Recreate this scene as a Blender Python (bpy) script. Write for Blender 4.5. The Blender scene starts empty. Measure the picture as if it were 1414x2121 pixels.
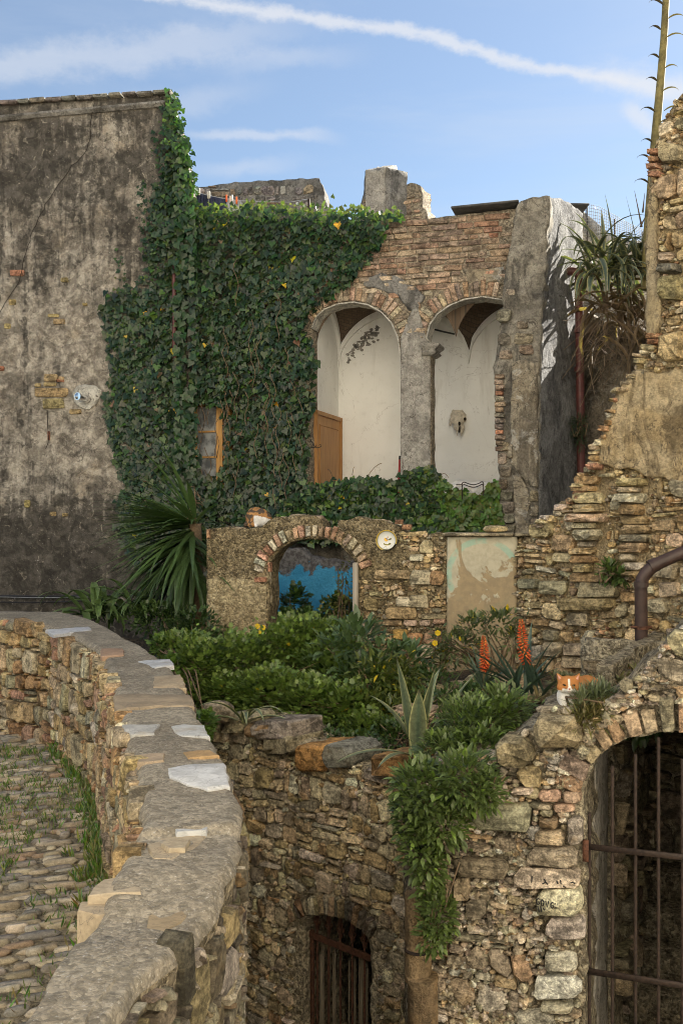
import bpy, bmesh, math, random
import numpy as np
from mathutils import Vector, Matrix, noise as mnoise
from mathutils.geometry import delaunay_2d_cdt

# ------------------------------------------------------------------ camera, sky, sun, exposure
SC = bpy.context.scene
COL = SC.collection
F, CX, CY = 2062.0, 707.0, 1060.5            # focal length and centre of the 1414 x 2121 photograph

cam_d = bpy.data.cameras.new('camera')
cam = bpy.data.objects.new('camera', cam_d); COL.objects.link(cam)
cam_d.sensor_fit = 'VERTICAL'; cam_d.sensor_height = 36.0
cam_d.lens = 36.0 * F / 2121.0
cam_d.clip_start = 0.05; cam_d.clip_end = 3000
cam.location = (0, 0, 0); cam.rotation_euler = (math.radians(90), 0, 0)
SC.camera = cam

SUN_EL, SUN_AZ = math.radians(32), math.radians(50)       # azimuth from +Y (view axis) towards +X
SUN_STRENGTH, SKY_STRENGTH, EXPOSURE = 5.0, 0.05, 2.05

SC.view_settings.view_transform = 'Standard'
SC.view_settings.look = 'None'
SC.view_settings.gamma = 1.0
SC.view_settings.exposure = EXPOSURE
SC.view_settings.use_curve_mapping = False
SC.cycles.use_denoising = True
SC.cycles.max_bounces = 8
SC.cycles.diffuse_bounces = 5
SC.cycles.transparent_max_bounces = 8
SC.cycles.sample_clamp_indirect = 6.0
SC.cycles.use_adaptive_sampling = True
SC.cycles.filter_width = 1.0

sd = Vector((math.sin(SUN_AZ) * math.cos(SUN_EL), math.cos(SUN_AZ) * math.cos(SUN_EL), math.sin(SUN_EL)))
sun_d = bpy.data.lights.new('sun', 'SUN')
sun_d.energy = SUN_STRENGTH; sun_d.angle = math.radians(0.5); sun_d.color = (1.0, 0.945, 0.85)
sun = bpy.data.objects.new('sun', sun_d); COL.objects.link(sun)
sun.location = sd * 40
sun.rotation_euler = (-sd).to_track_quat('-Z', 'Y').to_euler()


def raydir(px, py):
    return Vector(((px - CX) / F, 1.0, (CY - py) / F)).normalized()


class NT:
    """small node-tree helper"""
    def __init__(s, tree):
        s.t = tree; s.n = tree.nodes; s.l = tree.links

    def node(s, typ, **kw):
        n = s.n.new(typ)
        for k, v in kw.items():
            setattr(n, k, v)
        return n

    def link(s, a, b):
        s.l.new(a, b)

    def inp(s, sock, v):
        if v is None:
            return
        if hasattr(v, 'links') or isinstance(v, bpy.types.NodeSocket):
            s.l.new(v, sock)
        elif isinstance(v, (tuple, list)) and len(v) == 3 and sock.type == 'RGBA':
            sock.default_value = (*v, 1)
        else:
            sock.default_value = v

    def math(s, op, a, b=None, c=None, clamp=False):
        n = s.node('ShaderNodeMath', operation=op); n.use_clamp = clamp
        s.inp(n.inputs[0], a); s.inp(n.inputs[1], b)
        if c is not None:
            s.inp(n.inputs[2], c)
        return n.outputs[0]

    def vmath(s, op, a, b=None):
        n = s.node('ShaderNodeVectorMath', operation=op)
        s.inp(n.inputs[0], a); s.inp(n.inputs[1], b)
        return n.outputs['Value'] if op in ('DOT_PRODUCT', 'LENGTH', 'DISTANCE') else n.outputs[0]

    def mix(s, f, a, b, blend='MIX'):
        n = s.node('ShaderNodeMix', data_type='RGBA', blend_type=blend)
        s.inp(n.inputs[0], f); s.inp(n.inputs[6], a); s.inp(n.inputs[7], b)
        return n.outputs[2]

    def noise(s, scale, vec=None, detail=4, rough=0.55, dist=0.0, out=0):
        n = s.node('ShaderNodeTexNoise'); n.inputs['Scale'].default_value = scale
        n.inputs['Detail'].default_value = detail; n.inputs['Roughness'].default_value = rough
        n.inputs['Distortion'].default_value = dist
        if vec is not None:
            s.l.new(vec, n.inputs['Vector'])
        return n.outputs[out]

    def voro(s, scale, vec=None, feature='F1', out='Distance'):
        n = s.node('ShaderNodeTexVoronoi', feature=feature); n.inputs['Scale'].default_value = scale
        if vec is not None:
            s.l.new(vec, n.inputs['Vector'])
        return n.outputs[out]

    def ramp(s, v, lo, hi, a=0.0, b=1.0):
        n = s.node('ShaderNodeMapRange'); n.interpolation_type = 'SMOOTHSTEP'
        s.inp(n.inputs[0], v)
        n.inputs[1].default_value = lo; n.inputs[2].default_value = hi
        n.inputs[3].default_value = a; n.inputs[4].default_value = b
        return n.outputs[0]

    def pos(s):
        return s.node('ShaderNodeNewGeometry').outputs['Position']

    def scalevec(s, v, sc):
        n = s.node('ShaderNodeVectorMath', operation='MULTIPLY')
        s.l.new(v, n.inputs[0]); n.inputs[1].default_value = sc
        return n.outputs[0]


def build_world():
    w = bpy.data.worlds.new('World'); SC.world = w; w.use_nodes = True
    t = NT(w.node_tree); t.n.clear()
    out = t.node('ShaderNodeOutputWorld'); bg = t.node('ShaderNodeBackground')
    sky = t.node('ShaderNodeTexSky', sky_type='NISHITA')
    sky.sun_disc = False; sky.sun_elevation = SUN_EL; sky.sun_rotation = SUN_AZ
    sky.air_density = 1.0; sky.dust_density = 0.6; sky.ozone_density = 2.2; sky.altitude = 200
    d = t.node('ShaderNodeTexCoord').outputs['Generated']
    d = t.vmath('NORMALIZE', d)
    # high thin cirrus and condensation trails, laid out on the sky sphere
    warp = t.noise(7.0, d, 5, 0.6, out=1)
    wv = t.vmath('SUBTRACT', warp, (0.5, 0.5, 0.5))
    dw = t.vmath('ADD', d, t.scalevec(wv, (0.03, 0.03, 0.03)))

    def trail(p0, p1, width, x0, x1, fade, amount, scale, bend=0.0):
        a, b = raydir(*p0), raydir(*p1)
        n = a.cross(b).normalized(); e = (b - a); e = (e - n * e.dot(n)).normalized()
        m = (a + b).normalized()
        across = t.vmath('DOT_PRODUCT', dw, tuple(n))
        along = t.vmath('DOT_PRODUCT', d, tuple(e))
        if bend:
            across = t.math('ADD', across, t.math('MULTIPLY', t.math('POWER', along, 2.0), bend))
        ab = t.math('ABSOLUTE', across)
        nz = t.noise(scale, t.scalevec(d, (1, 1, 1.6)), 8, 0.68)
        core = t.ramp(t.math('ADD', ab, t.math('MULTIPLY', t.math('SUBTRACT', nz, 0.5), -width * 1.9)), width, 0.0)
        la = raydir(*p0).dot(e), raydir(*p1).dot(e)
        ln = la[1] - la[0]
        lo = t.ramp(along, la[0] + x0 * ln - fade, la[0] + x0 * ln + fade)
        hi = t.ramp(along, la[0] + x1 * ln + fade, la[0] + x1 * ln - fade)
        front = t.ramp(t.vmath('DOT_PRODUCT', d, tuple(m)), 0.3, 0.5)
        return t.math('MULTIPLY', t.math('MULTIPLY', t.math('MULTIPLY', lo, hi), front), t.math('MULTIPLY', core, amount))

    masks = [
        trail((440, -8), (1414, 190), 0.0090, -0.6, 0.98, 0.08, 0.70, 38, bend=-0.10),
        trail((1240, 150), (1440, 196), 0.020, 0.0, 1.4, 0.03, 0.6, 18),
        trail((0, 135), (560, 62), 0.024, -0.3, 1.0, 0.08, 0.36, 26),
        trail((400, 268), (700, 292), 0.007, 0.0, 0.9, 0.03, 0.40, 26),
        trail((430, 352), (600, 340), 0.012, 0.0, 0.9, 0.05, 0.30, 20),
        trail((480, 125), (720, 122), 0.014, 0.0, 0.9, 0.05, 0.25, 18),
        trail((1290, 226), (1360, 280), 0.010, 0.0, 1.0, 0.01, 0.55, 24),
        trail((330, 198), (480, 188), 0.018, 0.0, 1.0, 0.06, 0.30, 14),
    ]
    # broad veil of thin haze cloud all over the sky
    veil = t.noise(2.2, t.scalevec(d, (1.0, 1.0, 5.0)), 6, 0.6, 0.6)
    veil = t.ramp(veil, 0.40, 0.75, 0.16, 0.42)
    c = sky.outputs[0]
    tint = t.mix(1.0, c, (0.74, 0.77, 0.77), 'MULTIPLY')
    c = t.mix(veil, tint, (3.3, 3.7, 4.3))
    for m in masks:
        c = t.mix(m, c, (4.2, 4.25, 4.4))
    t.link(c, bg.inputs['Color']); bg.inputs['Strength'].default_value = SKY_STRENGTH
    t.link(bg.outputs[0], out.inputs[0])


build_world()

# ------------------------------------------------------------------ helpers
WL = {}                      # world position of each thing or part (nothing is rotated or scaled as a parent)


def P(px, py, d):
    return Vector(((px - CX) / F * d, d, (CY - py) / F * d))


def Z(py, d):
    return (CY - py) / F * d


def lerp(a, b, t):
    return a + (b - a) * t


def smooth(x, a, b):
    t = min(1, max(0, (x - a) / (b - a))); return t * t * (3 - 2 * t)


def nz(p, s=1.0, o=0.0):
    return mnoise.noise(Vector((p[0] * s + o, p[1] * s + o * 1.7, p[2] * s - o)))


def thing(name, label, cat, loc, group=None):
    o = bpy.data.objects.new(name, None); COL.objects.link(o)
    o.empty_display_size = 0.1
    o.location = loc; o['label'] = label; o['category'] = cat
    if group: o['group'] = group
    WL[o] = Vector(loc)
    return o


def tag(o, label, cat, group=None):
    o['label'] = label; o['category'] = cat
    if group: o['group'] = group
    return o


def mesh(name, verts, faces, mats, cols=None, smooth_angle=None, flat=False, midx=None):
    me = bpy.data.meshes.new(name)
    me.from_pydata([tuple(v) for v in verts], [], faces)
    for m in (mats if isinstance(mats, (list, tuple)) else [mats]):
        me.materials.append(m)
    if midx is not None:
        me.polygons.foreach_set('material_index', midx)
    if cols is not None:
        a = me.color_attributes.new('col', 'FLOAT_COLOR', 'POINT')
        if len(cols) == 3 and not hasattr(cols[0], '__len__'):
            arr = np.tile(np.array([*cols, 1.0], dtype=np.float32), (len(verts), 1))
        else:
            arr = np.ones((len(verts), 4), dtype=np.float32); arr[:, :3] = np.asarray(cols)[:, :3]
        a.data.foreach_set('color', arr.ravel())
    if not flat:
        me.shade_smooth()
        if smooth_angle is not None:
            me.set_sharp_from_angle(angle=math.radians(smooth_angle))
    me.update()
    return me


def put(name, me, parent=None, loc=(0, 0, 0), mat=None):
    """link a mesh object whose verts are relative to world position loc"""
    o = bpy.data.objects.new(name, me); COL.objects.link(o)
    loc = Vector(loc); WL[o] = loc
    if parent is not None:
        o.parent = parent; o.location = loc - WL[parent]
    else:
        o.location = loc
    return o


def build(name, verts, faces, mats, parent=None, origin=None, **kw):
    """verts in world coordinates"""
    vs = [Vector(v) for v in verts]
    if origin is None:
        n = max(1, len(vs)); c = Vector((0, 0, 0))
        for v in vs: c += v
        origin = c / n
    origin = Vector(origin)
    me = mesh(name, [v - origin for v in vs], faces, mats, **kw)
    return put(name, me, parent, origin)


class Plane:
    """upright plane through two ground points given as (pixel column, depth)"""
    def __init__(s, a, b):
        s.A = Vector(((a[0] - CX) / F * a[1], a[1], 0)); B = Vector(((b[0] - CX) / F * b[1], b[1], 0))
        s.U = (B - s.A).normalized(); s.N = Vector((s.U.y, -s.U.x, 0))
        if s.N.y > 0: s.N = -s.N
        s.back = -s.N

    def uz(s, px, py):
        r = Vector(((px - CX) / F, 1.0, (CY - py) / F))
        t = s.A.dot(s.N) / r.dot(s.N)
        p = r * t
        return ((p - s.A).dot(s.U), p.z)

    def w(s, u, z, off=0.0):
        p = s.A + s.U * u + s.N * off
        return Vector((p.x, p.y, z))

    def hit(s, px, py, off=0.0):
        u, z = s.uz(px, py); return s.w(u, z, off)

    def poly(s, pts):
        return [s.uz(*p) for p in pts]


def wplane(a, b, flip=False):
    """upright plane from world XY points a to b; normal to the right of a->b unless flip"""
    p = Plane.__new__(Plane)
    p.A = Vector((a[0], a[1], 0)); p.U = (Vector((b[0], b[1], 0)) - p.A).normalized()
    p.N = Vector((p.U.y, -p.U.x, 0))
    if flip: p.N = -p.N
    p.back = -p.N
    return p


def inside(pt, poly):
    x, y = pt; r = False; n = len(poly); j = n - 1
    for i in range(n):
        xi, yi = poly[i]; xj, yj = poly[j]
        if (yi > y) != (yj > y) and x < (xj - xi) * (y - yi) / (yj - yi) + xi:
            r = not r
        j = i
    return r


def resample(poly, step, closed=True):
    out = []; n = len(poly)
    for i in range(n if closed else n - 1):
        a, b = poly[i], poly[(i + 1) % n]
        L = math.dist(a, b); k = max(1, int(round(L / step)))
        for q in range(k):
            f = q / k; out.append((lerp(a[0], b[0], f), lerp(a[1], b[1], f)))
    if not closed: out.append(tuple(poly[-1]))
    return out


def wall_body(pl, poly, holes=(), res=0.05, thick=0.4, amp=0.02, freq=6.0, seed=0.0, edge=0.012, dispf=None, back=True, base=0.0):
    """solid rough wall: returns verts (world) and faces; polygon and holes in plane (u,z)"""
    rng = random.Random(int(seed * 100) + 7)
    loops = []
    for pg in [poly] + list(holes):
        lp = resample(pg, res)
        lp = [(u + edge * mnoise.noise(Vector((u * 9, z * 9, seed))), z + edge * 1.2 * mnoise.noise(Vector((u * 9 + 40, z * 9, seed)))) for u, z in lp]
        loops.append(lp)
    pts = []; edges = []
    for lp in loops:
        s = len(pts); pts += lp; edges += [(s + i, s + (i + 1) % len(lp)) for i in range(len(lp))]
    us = [p[0] for p in poly]; zs = [p[1] for p in poly]
    nu = int((max(us) - min(us)) / res) + 1; nzn = int((max(zs) - min(zs)) / res) + 1
    for i in range(nu):
        for j in range(nzn):
            p = (min(us) + (i + rng.uniform(0.2, 0.8)) * res, min(zs) + (j + rng.uniform(0.2, 0.8)) * res)
            if inside(p, loops[0]) and not any(inside(p, h) for h in loops[1:]):
                pts.append(p)
    vo, eo, fo, *_ = delaunay_2d_cdt([Vector(p) for p in pts], edges, [], 0, 1e-5)
    tris = []
    for f in fo:
        c = ((vo[f[0]].x + vo[f[1]].x + vo[f[2]].x) / 3, (vo[f[0]].y + vo[f[1]].y + vo[f[2]].y) / 3)
        if inside(c, loops[0]) and not any(inside(c, h) for h in loops[1:]):
            tris.append(tuple(f))
    n = len(vo)
    V = []
    for v in vo:
        q = Vector((v.x, v.y, seed))
        h = amp * (mnoise.noise(q * freq) + 0.55 * mnoise.noise(q * freq * 2.7) + 0.3 * mnoise.noise(q * freq * 6))
        h += base
        if dispf: h += dispf(v.x, v.y)
        V.append(pl.w(v.x, v.y, h))
    faces = []
    nrm = None
    for a, b, c in tris:
        m = (V[b] - V[a]).cross(V[c] - V[a])
        faces.append((a, b, c) if m.dot(pl.N) > 0 else (a, c, b))
    if back:
        cnt = {}
        for f in faces:
            for k in range(3):
                e = (f[k], f[(k + 1) % 3]); cnt[e] = 1
        bnd = [e for e in cnt if (e[1], e[0]) not in cnt]
        layers = 4
        ring = {}
        bv = sorted({a for e in bnd for a in e})
        for a in bv:
            ring[a] = [a]
        for k in range(1, layers + 1):
            for a in bv:
                q = Vector((vo[a].x * 7, vo[a].y * 7, seed + k * 3.1))
                jj = edge * 1.2
                uu = vo[a].x + jj * mnoise.noise(q); zz = vo[a].y + jj * mnoise.noise(q + Vector((9, 3, 5)))
                ring[a].append(len(V)); V.append(pl.w(uu, zz, -thick * k / layers))
        for a, b in bnd:
            for k in range(layers):
                faces.append((ring[b][k], ring[a][k], ring[a][k + 1], ring[b][k + 1]))
    return V, faces


def quad_poly(c4, joint, rng, cham=0.3):
    """corner-cut, slightly wobbly outline inside a four-corner cell"""
    cu = sum(p[0] for p in c4) / 4; cz = sum(p[1] for p in c4) / 4
    w = math.dist(c4[0], c4[1]); h = math.dist(c4[1], c4[2])
    m = max(0.01, min(w, h))
    s = max(0.3, 1 - joint / m)
    su, sz = max(0.3, 1 - joint / max(w, .01)), max(0.3, 1 - joint / max(h, .01))
    q = [(cu + (p[0] - cu) * su, cz + (p[1] - cz) * sz) for p in c4]
    out = []
    for i in range(4):
        a, b, c = q[i - 1], q[i], q[(i + 1) % 4]
        t = rng.uniform(0.35, 1.0) * cham * m
        da = math.dist(a, b) or 1; dc = math.dist(c, b) or 1
        t1 = min(t, da * .45); t2 = min(t * rng.uniform(.6, 1.4), dc * .45)
        j = 0.055 * m
        out.append((b[0] + (a[0] - b[0]) * t1 / da + rng.uniform(-j, j), b[1] + (a[1] - b[1]) * t1 / da + rng.uniform(-j, j)))
        out.append((b[0] + (c[0] - b[0]) * t2 / dc + rng.uniform(-j, j), b[1] + (c[1] - b[1]) * t2 / dc + rng.uniform(-j, j)))
    return out


def stone_geo(pl, pg, out, rng, sink=0.05, inset=0.12, tilt=0.35):
    """one stone from an outline in the plane: embedded back ring, shoulder ring, face ring, centre"""
    n = len(pg); cu = sum(p[0] for p in pg) / n; cz = sum(p[1] for p in pg) / n
    V = []; tu, tz = rng.uniform(-tilt, tilt), rng.uniform(-tilt, tilt)
    R = max(math.dist(p, (cu, cz)) for p in pg)
    for p in pg: V.append(pl.w(p[0], p[1], -sink))
    for p in pg:
        h = out * (0.70 + rng.uniform(-.2, .15) + 0.5 * (tu * (p[0] - cu) / R + tz * (p[1] - cz) / R))
        V.append(pl.w(p[0], p[1], h))
    k = 1 - inset
    for p in pg:
        h = out * (1.0 + rng.uniform(-.25, .25) + (tu * (p[0] - cu) / R + tz * (p[1] - cz) / R))
        kk = k + rng.uniform(-.07, .06)
        V.append(pl.w(cu + (p[0] - cu) * kk, cz + (p[1] - cz) * kk, h))
    V.append(pl.w(cu + rng.uniform(-.1, .1) * R, cz + rng.uniform(-.1, .1) * R, out * rng.uniform(.95, 1.3)))
    Fc = []
    ccw = sum((pg[i][0] * pg[(i + 1) % n][1] - pg[(i + 1) % n][0] * pg[i][1]) for i in range(n)) > 0
    right = pl.U.cross(Vector((0, 0, 1))).dot(pl.N) > 0       # is u,z,N right handed
    flip = ccw != right
    for i in range(n):
        j = (i + 1) % n
        fs = [(i, j, n + j, n + i), (n + i, n + j, 2 * n + j, 2 * n + i), (2 * n + i, 2 * n + j, 3 * n)]
        for f in fs: Fc.append(tuple(reversed(f)) if flip else f)
    return V, Fc


def jitter_col(c, rng, v=0.18, h=0.06):
    k = 1 + rng.uniform(-v, v)
    return tuple(max(0.01, x * k * (1 + rng.uniform(-h, h))) for x in c)


def pack(poly, rng, hr, wr, warp=0.25, seed=0.0, split=0.25):
    """random rubble cells filling the bounding box of a polygon"""
    us = [p[0] for p in poly]; zs = [p[1] for p in poly]
    u0, u1, z0, z1 = min(us) - .2, max(us) + .2, min(zs) - .2, max(zs) + .1
    hm = (hr[0] + hr[1]) / 2; A = warp * hm; fq = 1 / (2.6 * hm)

    def wp(u, z):
        q = Vector((u * fq, z * fq, seed))
        return (u + A * 1.4 * mnoise.noise(q), z + A * 1.6 * mnoise.noise(q + Vector((13, 7, 3))))
    cells = []; z = z0
    while z < z1:
        h = rng.uniform(*hr); u = u0 - rng.uniform(0, wr[1])
        while u < u1:
            w = rng.uniform(*wr) * (0.75 + 0.5 * rng.random())
            r = rng.random()
            parts = [(u, z, u + w, z + h)]
            if r < split and h > hr[0] * 1.1:
                k = rng.uniform(.35, .65); parts = [(u, z, u + w, z + h * k), (u, z + h * k, u + w, z + h)]
            elif r < split * 1.5 and w > wr[0] * 1.2:
                k = rng.uniform(.3, .7); parts = [(u, z, u + w * k, z + h), (u + w * k, z, u + w, z + h)]
            for (a, b, c, d) in parts:
                cells.append([wp(a, b), wp(c, b), wp(c, d), wp(a, d)])
            u += w
        z += h
    return cells


class Occ:
    """raster of the wall face already taken by stones"""
    def __init__(s, poly, res=.011):
        us = [p[0] for p in poly]; zs = [p[1] for p in poly]; s.res = res
        s.u0, s.z0 = min(us) - .3, min(zs) - .3
        s.m = np.zeros((int((max(us) + .3 - s.u0) / res) + 2, int((max(zs) + .3 - s.z0) / res) + 2), bool)

    def mark(s, pg):
        i0 = max(0, int((min(p[0] for p in pg) - s.u0) / s.res)); i1 = min(s.m.shape[0], int((max(p[0] for p in pg) - s.u0) / s.res) + 2)
        j0 = max(0, int((min(p[1] for p in pg) - s.z0) / s.res)); j1 = min(s.m.shape[1], int((max(p[1] for p in pg) - s.z0) / s.res) + 2)
        if i1 <= i0 or j1 <= j0: return
        X, Y = np.meshgrid(s.u0 + (np.arange(i0, i1) + .5) * s.res, s.z0 + (np.arange(j0, j1) + .5) * s.res, indexing='ij')
        r = np.zeros(X.shape, bool); n = len(pg); j = n - 1
        for i in range(n):
            xi, yi = pg[i]; xj, yj = pg[j]
            if yi != yj:
                r ^= ((yi > Y) != (yj > Y)) & (X < (xj - xi) * (Y - yi) / (yj - yi) + xi)
            j = i
        s.m[i0:i1, j0:j1] |= r

    def at(s, p):
        i, j = int((p[0] - s.u0) / s.res), int((p[1] - s.z0) / s.res)
        return not (0 <= i < s.m.shape[0] and 0 <= j < s.m.shape[1]) or s.m[i, j]

    def free(s, c4, cover=0):
        c = (sum(p[0] for p in c4) / len(c4), sum(p[1] for p in c4) / len(c4))
        pts = [c] + [(lerp(c[0], p[0], .8), lerp(c[1], p[1], .8)) for p in c4]
        return sum(1 for p in pts if s.at(p)) <= cover


def add_gravel(parent, pl, poly, excl, occ, rng, mat, pal, n, size=(.008, .026), amp=.02):
    """chips and pebbles bedded in the mortar joints, one stuff part"""
    us = [p[0] for p in poly]; zs = [p[1] for p in poly]; items = []; tries = 0
    while len(items) < n and tries < n * 12:
        tries += 1
        c = (rng.uniform(min(us), max(us)), rng.uniform(min(zs), max(zs)))
        if occ.at(c) or not inside(c, poly) or any(inside(c, e) for e in excl): continue
        s = rng.uniform(*size) * (1 if rng.random() < .85 else 1.7); k = rng.randint(5, 7); a0 = rng.uniform(0, 6); e = rng.uniform(.5, 1)
        pg = [(c[0] + s * math.cos(a0 + i * 6.283 / k) * rng.uniform(.7, 1.15), c[1] + s * e * math.sin(a0 + i * 6.283 / k) * rng.uniform(.7, 1.15)) for i in range(k)]
        V, Fc = stone_geo(pl, pg, rng.uniform(.006, .016) + amp * .6, rng, .02, .3, .4)
        items.append((V, Fc, jitter_col(rng.choices(pal[0], pal[1])[0], rng, .3)))
    if items: join('mortar_chips', items, mat, parent, stuff=True, smooth_angle=45)


def add_stones(parent, pl, cells, poly, excl, rng, mat, pal, joint=0.02, out=(0.012, 0.04), cham=0.3, limit=300, name='stone',
               skip=None, need=3, sink=0.05, inset=.12, colf=None, fill=None, occ=None, seed=0, gravel=0, gpal=None):
    """build stones as parts of parent; the largest `limit` as objects, the rest as one stuff part"""
    todo = []
    if occ is None: occ = Occ(poly)
    for e in excl: occ.mark(e)
    phase = [(c4, 0) for c4 in cells]
    if fill:
        for q, (hr, wr) in enumerate(fill): phase += [(c4, q + 1) for c4 in pack(poly, rng, hr, wr, .4, seed + 5.5 * (q + 1), .3)]
    for c4, ph in phase:
        c = (sum(p[0] for p in c4) / 4, sum(p[1] for p in c4) / 4)
        if not inside(c, poly) or any(inside(c, e) for e in excl): continue
        k = sum(1 for p in c4 if inside(p, poly) and not any(inside(p, e) for e in excl))
        if k < need or not occ.free(c4, 0 if ph else 1): continue
        if skip and ph == 0 and rng.random() < skip(c[0], c[1]): continue
        pg = quad_poly(c4, joint * rng.uniform(.6, 1.5) * (.6 if ph else 1), rng, cham)
        occ.mark(pg)
        V, Fc = stone_geo(pl, pg, rng.uniform(*out) * (.75 if ph else 1), rng, sink, inset)
        m = sum(V, Vector()) / len(V)
        area = abs(sum(pg[i - 1][0] * pg[i][1] - pg[i][0] * pg[i - 1][1] for i in range(len(pg)))) / 2
        vis = area / (m.y * m.y)
        px, py = CX + F * m.x / m.y, CY - F * m.z / m.y
        if not (-60 < px < 1474 and -60 < py < 2181): vis *= 0.01
        col = jitter_col(rng.choices(pal[0], pal[1])[0], rng)
        if colf: col = colf(c[0], c[1], col)
        todo.append((vis, V, Fc, col))
    todo.sort(key=lambda t: -t[0])
    for vis, V, Fc, col in todo[:limit]:
        build(name, V, Fc, mat, parent, cols=col, smooth_angle=26)
    if len(todo) > limit:
        join(name + '_rubble', [(V, Fc, col) for _, V, Fc, col in todo[limit:]], mat, parent, stuff=True, smooth_angle=26)
    if gravel: add_gravel(parent, pl, poly, excl, occ, rng, mat, gpal or pal, gravel)
    return len(todo)


def join(name, items, mat, parent=None, stuff=False, origin=None, **kw):
    VV, FF, CC = [], [], []
    for V, Fc, col in items:
        s = len(VV); VV += list(V); FF += [tuple(i + s for i in f) for f in Fc]
        if hasattr(col[0], '__len__'): CC += list(col)
        else: CC += [col] * len(V)
    if not VV: return None
    o = build(name, VV, FF, mat, parent, origin=origin, cols=CC, **kw)
    if stuff: o['kind'] = 'stuff'
    return o


def voussoirs(parent, pl, curve, length, step, rng, mat, pal, name='brick', out=(.008, .02), joint=.012, rev=False, lenj=.1):
    """bricks standing round an arch; curve in (u,z) walked left to right, bricks on its outer (upper) side"""
    pts = resample(curve, 0.01, closed=False)
    acc = 0; last = pts[0]; marks = [0]
    for i in range(1, len(pts)):
        acc += math.dist(pts[i], pts[i - 1])
        if acc >= step * rng.uniform(.85, 1.15): marks.append(i); acc = 0
    for a, b in zip(marks[:-1], marks[1:]):
        p, q = pts[a], pts[b]; tx, tz = q[0] - p[0], q[1] - p[1]; L = math.hypot(tx, tz) or 1
        nx, nzv = -tz / L, tx / L
        if rev: nx, nzv = -nx, -nzv
        l = length * rng.uniform(1 - lenj, 1 + lenj); fl = 1.10
        m = ((p[0] + q[0]) / 2, (p[1] + q[1]) / 2)
        c4 = [p, q, (m[0] + (q[0] - m[0]) * fl + nx * l, m[1] + (q[1] - m[1]) * fl + nzv * l), (m[0] + (p[0] - m[0]) * fl + nx * l, m[1] + (p[1] - m[1]) * fl + nzv * l)]
        pg = quad_poly(c4, joint, rng, .12)
        V, Fc = stone_geo(pl, pg, rng.uniform(*out), rng, .04, .12, .2)
        build(name, V, Fc, mat, parent, cols=jitter_col(rng.choices(pal[0], pal[1])[0], rng), smooth_angle=38)


def tube(pts, r, n=10, cap=True):
    """tube verts/faces along world points; r number or list"""
    pts = [Vector(p) for p in pts]; m = len(pts)
    rs = r if hasattr(r, '__len__') else [r] * m
    V, Fc = [], []; up = None
    for i, p in enumerate(pts):
        d = (pts[min(i + 1, m - 1)] - pts[max(i - 1, 0)]).normalized()
        if up is None:
            up = Vector((0, 0, 1)) if abs(d.z) < .9 else Vector((1, 0, 0))
        x = d.cross(up).normalized(); y = x.cross(d).normalized(); up = y
        for k in range(n):
            a = 2 * math.pi * k / n; V.append(p + (x * math.cos(a) + y * math.sin(a)) * rs[i])
    for i in range(m - 1):
        for k in range(n):
            Fc.append((i * n + k, i * n + (k + 1) % n, (i + 1) * n + (k + 1) % n, (i + 1) * n + k))
    if cap:
        Fc.append(tuple(range(n - 1, -1, -1))); Fc.append(tuple((m - 1) * n + k for k in range(n)))
    return V, Fc


def box(c, sx, sy, sz, ux=Vector((1, 0, 0)), uy=None, uz=Vector((0, 0, 1))):
    if uy is None: uy = uz.cross(ux)
    c = Vector(c); V = []
    for k in (-1, 1):
        for j in (-1, 1):
            for i in (-1, 1):
                V.append(c + ux * (i * sx / 2) + uy * (j * sy / 2) + uz * (k * sz / 2))
    return V, [(0, 2, 3, 1), (4, 5, 7, 6), (0, 1, 5, 4), (2, 6, 7, 3), (0, 4, 6, 2), (1, 3, 7, 5)]


def bevel_box(c, sx, sy, sz, ux=Vector((1, 0, 0)), uy=None, uz=Vector((0, 0, 1)), b=.005):
    if uy is None: uy = uz.cross(ux)
    c = Vector(c); V = []; Fc = []
    prof = [(-1, 1), (-1, 0), (1, 0), (1, 1)]
    rings = []
    for (k, ins) in prof:
        r = []
        for (i, j) in ((-1, -1), (1, -1), (1, 1), (-1, 1)):
            hx = sx / 2 - (b if ins else 0); hy = sy / 2 - (b if ins else 0)
            hz = sz / 2 - (0 if ins else b)
            r.append(len(V)); V.append(c + ux * i * hx + uy * j * hy + uz * k * hz)
        rings.append(r)
    Fc.append(tuple(reversed(rings[0]))); Fc.append(tuple(rings[3]))
    for a, bb in zip(rings[:-1], rings[1:]):
        for k in range(4): Fc.append((a[k], a[(k + 1) % 4], bb[(k + 1) % 4], bb[k]))
    return V, Fc

# ------------------------------------------------------------------ materials
def mat_base(name, rough=0.9, spec=0.3):
    m = bpy.data.materials.new(name); m.use_nodes = True
    t = NT(m.node_tree); b = t.n['Principled BSDF']
    b.inputs['Roughness'].default_value = rough
    b.inputs['Specular IOR Level'].default_value = spec
    return m, t, b


def bump(t, b, h, strength=0.5, dist=0.02):
    n = t.node('ShaderNodeBump'); n.inputs['Strength'].default_value = strength; n.inputs['Distance'].default_value = dist
    t.link(h, n.inputs['Height']); t.link(n.outputs[0], b.inputs['Normal'])


def attr(t, src='col'):
    if src == 'obj':
        return t.node('ShaderNodeObjectInfo').outputs['Color']
    n = t.node('ShaderNodeAttribute'); n.attribute_name = src; return n.outputs['Color']


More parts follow.
